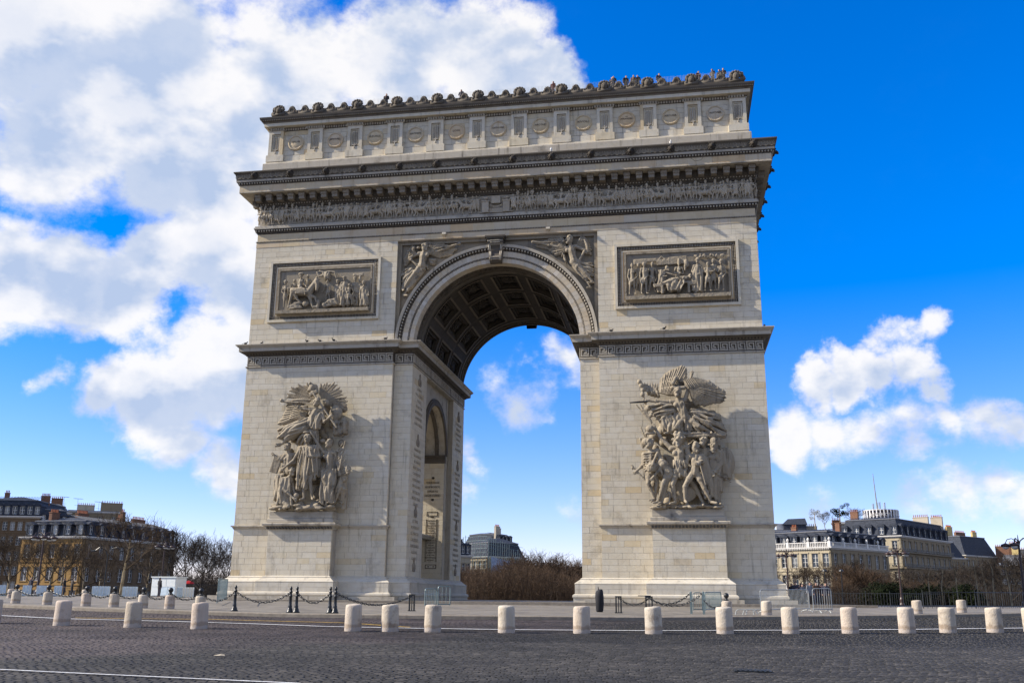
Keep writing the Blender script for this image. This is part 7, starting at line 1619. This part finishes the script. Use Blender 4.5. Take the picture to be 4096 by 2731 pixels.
for k, (px, lab) in enumerate(((3305, 'small dark street light with a cap before the cream mansion corner'), (3372, 'small dark street light right of the cream mansion corner'))):
    p = at_range(px, 140); z = gz(p[0], p[1]); h = zof(px, 2285, 140)-z; m = MB(); m.tube((0, 0, 0), (0, 0, h), .07, .05, 8); m.lathe([(.05, 0), (.30, .05), (.22, .22), (.05, .34)], 10, (0, 0, h)); o = m.build('street_light', M['iron'], None, (p[0], p[1], z)); tag(o, lab, 'street lamp')
# ------------------------------------------------------------------ kiosk, fence panels, odds and ends
M['white_panel'] = plain('white_painted_panel', (.62, .66, .66), .5, 0, .06); M['blue_white'] = plain('bluish_white_sheet', (.48, .58, .66), .5, 0, .12); M['red'] = plain('red_canvas', (.45, .015, .012), .6); M['black_cloth'] = plain('black_cloth', (.010, .010, .013), .8, 0, .3)
p = at_range(650, 112); z = gz(p[0], p[1]); root = empty('kiosk', (p[0], p[1], z), -YAW-.30); tag(root, 'white box kiosk with flat roof at the foot of the left lamp', 'kiosk'); m = MB(); m.box(-1.5, 1.5, 0, 1.8, .1, 2.0, .5); m.build('body', M['white_panel'], root); m = MB(); m.box(-1.58, 1.58, -.12, 1.9, 2.0, 2.1, .5); m.build('roof', M['white_panel'], root)
for a, b, c, d in ((-1.42, .3, 1.05, 1.9), (.36, 1.42, 1.05, 1.9), (-1.42, -.4, .2, 1.0), (-.34, .5, .2, 1.0), (.56, 1.42, .2, 1.0)): m = MB(); m.box(a, b, -.025, .0, c, d, .5); m.build('panel', M['blue_white'] if c < 1 and a > -.5 else M['white_panel'], root)
for i, (x0, x1, lab) in enumerate(((-30, 20, 'leftmost pale corrugated fence panel behind the chain'), (86, 122, 'second pale corrugated fence panel from the left'), (142, 182, 'third pale corrugated fence panel from the left'), (212, 244, 'fourth pale corrugated fence panel from the left'), (364, 438, 'wide pale corrugated fence panel left of the kiosk'), (486, 548, 'pale corrugated fence panel next to the kiosk'), (704, 728, 'bluish fence panel right of the kiosk'), (730, 774, 'white corrugated fence panel right of the kiosk'))):
    a = at_range(x0, 100); b = at_range(x1, 100); L_ = math.hypot(b[0]-a[0], b[1]-a[1]); n = max(6, int(L_/.12)); z = gz(a[0], a[1]); m = MB(); d = (b-a)/L_
    for k in range(n):
        o0, o1 = (.03 if k % 2 else -.03), (-.03 if k % 2 else .03); q0, q1 = d*L_*k/n, d*L_*(k+1)/n; nx, ny = -d[1], d[0]
        m.add([(q0[0]+nx*o0, q0[1]+ny*o0, .05), (q1[0]+nx*o1, q1[1]+ny*o1, .05), (q1[0]+nx*o1, q1[1]+ny*o1, .95), (q0[0]+nx*o0, q0[1]+ny*o0, .95), (q0[0]+nx*(o0+.04), q0[1]+ny*(o0+.04), .05), (q1[0]+nx*(o1+.04), q1[1]+ny*(o1+.04), .05), (q1[0]+nx*(o1+.04), q1[1]+ny*(o1+.04), .95), (q0[0]+nx*(o0+.04), q0[1]+ny*(o0+.04), .95)], [(0, 1, 2, 3), (7, 6, 5, 4), (3, 2, 6, 7), (0, 4, 5, 1)], .5)
    root = empty('fence_panel', (a[0], a[1], z)); tag(root, lab, 'fence panel', 'pale fence panels on the left'); m.build('sheet', M['blue_white'] if i != 7 else M['white_panel'], root); m = MB()
    for t in (.08, .92): m.box(d[0]*L_*t-.05, d[0]*L_*t+.05, d[1]*L_*t-.35, d[1]*L_*t+.35, 0, .08)
    m.build('feet', M['teal_metal'], root, kind='stuff')
p = at_range(752, 150, 2330); z = gz(p[0], p[1]); root = empty('umbrella', (p[0], p[1], z)); tag(root, 'red and black canopy umbrella in front of the trees left of the arch', 'umbrella'); m = MB(); m.tube((0, 0, 0), (.0, 0, p[2]-z+.3), .03, .03, 6); m.build('pole', M['iron'], root)
for k in range(8):
    a0, a1 = 2*math.pi*k/8, 2*math.pi*(k+1)/8; m = MB(); R_ = .95; zc = p[2]-z; rows = [(0.05, .34), (.5, .24), (.8, .08), (R_, -.12)]; v = []
    for rr_, dz in rows: v += [(rr_*math.cos(a0), rr_*math.sin(a0), zc+dz), (rr_*math.cos((a0+a1)/2)*.97, rr_*math.sin((a0+a1)/2)*.97, zc+dz-.02), (rr_*math.cos(a1), rr_*math.sin(a1), zc+dz)]
    m.add(v, [(j*3+i, j*3+i+1, (j+1)*3+i+1, (j+1)*3+i) for j in range(3) for i in range(2)], .5); m.build('canopy_panel', M['red'] if k % 4 != 1 else M['black_cloth'], root)
x, y, z = ring_pt(2398, 38.5); m = MB(); m.lathe([(.20, 0), (.25, .1), (.285, .5), (.29, .85), (.26, 1.12), (.20, 1.22), (.08, 1.26)], 16); m.v = [(vx*(1+.05*math.sin(3*math.atan2(vy, vx)+vz*4)), vy*(1+.05*math.sin(3*math.atan2(vy, vx)+vz*4)), vz+(.07*vx/.29 if vz > 1 else 0)) for vx, vy, vz in m.v]; o = m.build('covered_bin', M['black_cloth'], None, (x, y, z), True); o.scale = (.78, .78, .92); tag(o, 'tall black wrapped bin standing at the left foot of the right pier', 'bin')
m = MB(); m.tube((-.05, 0, 1.18), (-.09, .02, 1.42), .05, .02, 7); m.build('bag_knot', M['black_cloth'], o)
x, y, z = on_ground(882, 2628); m = MB(); m.add([(-.19, 0, .0), (.0, -.05, .005), (.12, -.02, .0), (.02, .07, .0), (.02, .0, .045), (.08, .01, .035)], [(0, 1, 4), (1, 2, 5, 4), (2, 3, 5), (3, 0, 4, 5), (3, 2, 1, 0)], .5); o = m.build('paper_scrap', M['facade_pale'], None, (x, y, z+.02)); tag(o, 'crumpled white scrap of paper lying on the setts', 'litter')
x, y, z = on_ground(3010, 2686); m = MB(); m.box(-.38, .38, -.3, .3, -.03, .018, .5)
for k in range(7): m.box(-.33+k*.1, -.28+k*.1, -.25, .25, .018, .03, .5)
o = m.build('drain_cover', M['iron'], None, (x, y, z)); tag(o, 'dark iron drain cover set in the setts at lower right', 'drain cover')
# stone bench-like step with pipe rests near the small bollards
for px, lab in ((2960, 'bent grey cycle rack lying left of the long barrier'), (3002, 'second bent grey rack at the foot of the long barrier')):
    x, y, z = ring_pt(px, 44.3); m = MB()
    for q in (0, .35): m.path([(-.25+q, 0, 0), (-.2+q, 0, .18), (-.1+q, 0, .24), (.2+q, 0, .24), (.3+q, 0, .02)], .025, 6)
    o = m.build('cycle_rack', M['steel'], None, (x, y, z)); tag(o, lab, 'rack')
# pigeons on the impost shelves
BD = MB(); BD.ball((0, 0, .10), (.075, .13, .075), 8, 6); BD.ball((0, -.12, .19), (.042, .05, .045), 7, 5); BD.tube((0, -.16, .19), (0, -.20, .18), .012, .003, 5); BD.add([(-.04, .1, .1), (.04, .1, .1), (.05, .26, .07), (-.05, .26, .07)], [(0, 1, 2, 3)], .5); BDM = BD.mesh('pigeon', M['black_cloth'], True)
for i, (px, y) in enumerate(((983, -.5), (1047, -.4), (1228, -.6), (1280, -.5), (1335, -.6), (1541, -.5), (2444, -.5), (2656, -.6), (3058, -.4))):
    q = on_y(px, 1365 if px < 2000 else 1310, y); o = inst('pigeon', BDM, None, (q[0], y, 21.86), rnd.uniform(0, 6.28), 1.25); tag(o, '%s dark pigeon from the left on the impost cornice of the %s pier' % (ORD[i] if px < 2000 else ORD[i-6], 'left' if px < 2000 else 'right'), 'pigeon', 'pigeons on the impost cornice')
# ------------------------------------------------------------------ people
CL = [plain('cloth_%d' % i, c, .85) for i, c in enumerate(((.012, .012, .016), (.03, .03, .045), (.06, .05, .045), (.05, .012, .012), (.16, .17, .19), (.012, .02, .04), (.09, .05, .03)))]
CN = ['black', 'dark navy', 'charcoal brown', 'dark red', 'grey', 'deep blue', 'brown']
PM = {}
def person(loc, rz, kind, cl, label, group, scale=1.0, legs=True):
    def variant(part):
        k = (part, kind, cl)
        if k not in PM: me = MESH['%s:p%d' % (part, kind)].copy(); me.materials.clear(); me.materials.append(CL[cl] if part == 'coat' else CL[(cl+1) % 3]); PM[k] = me
        return PM[k]
    o = inst('person', MESH['person:p%d' % kind], None, loc, rz, scale); tag(o, label, 'person', group); inst('coat', variant('coat'), o); inst('hair', MESH['hair:p%d' % kind], o); inst('trousers', variant('trousers'), o); return o
p = at_range(634, 98); person((p[0], p[1], gz(p[0], p[1])), 2.6, 0, 0, 'person in a long black coat standing in front of the white kiosk', None, 1.05)
for i, (px, rg, cl) in enumerate(((252, 104, 0), (283, 102, 2), (118, 103, 1))): p = at_range(px, rg); person((p[0], p[1], gz(p[0], p[1])), rnd.uniform(0, 6), i % 3, cl, ('person in dark clothes behind the chain, nearest the ochre facade', 'person in dark brown clothes behind the chain, right of the first one', 'person in navy clothes behind the chain at far left')[i], 'people behind the chain at left')
for i, (px, rg, cl) in enumerate(sorted(((3168, 98, 0), (3184, 95, 1), (3199, 97, 2), (3213, 94, 5), (3228, 96, 3), (3240, 93, 4), (3252, 97, 0), (3265, 94, 6), (3280, 96, 3), (3293, 95, 2), (3304, 92, 1), (3206, 101, 0), (3246, 100, 1)))):
    p = at_range(px, rg-15); person((p[0], p[1], gz(p[0], p[1])), rnd.uniform(-1, 1), i % 3, cl, 'person in %s coat, %s from the left in the crowd behind the steel barrier' % (CN[cl], ORD[i]), 'crowd behind the steel barrier', rnd.uniform(.94, 1.06))
rp = [1545, 1844, 2212, 2449, 2456, 2505, 2536, 2553, 2638, 2798, 2855, 2882, 2898]
for i, px in enumerate(rp):
    q = on_y(px, 400, 1.35); person((q[0], 1.35+.1*(i % 2), 44.98), rnd.uniform(-.8, .8), (1, 2, 0)[i % 3], (0, 1, 3, 2, 5, 0, 6)[i % 7], '%s visitor from the left looking over the roof parapet of the arch' % ORD[i], 'visitors on the roof of the arch', rnd.uniform(.96, 1.04))

# ------------------------------------------------------------------ lettering becomes meshes
bpy.context.view_layer.update()
dg = bpy.context.evaluated_depsgraph_get()
for o, parent, loc, rot, width, mat, name in TEXTS:
    me = bpy.data.meshes.new_from_object(o.evaluated_get(dg)); me.materials.clear(); me.materials.append(M[mat])
    n = bpy.data.objects.new(name, me); col.objects.link(n); n.parent = parent; n.location = loc; n.rotation_euler = rot
    if width:
        xs = [v.co.x for v in me.vertices]; w = max(xs)-min(xs) if xs else 1
        n.scale = (min(1.6, width/max(w, .01)), 1, 1)
for o, *_ in TEXTS: bpy.data.objects.remove(o)
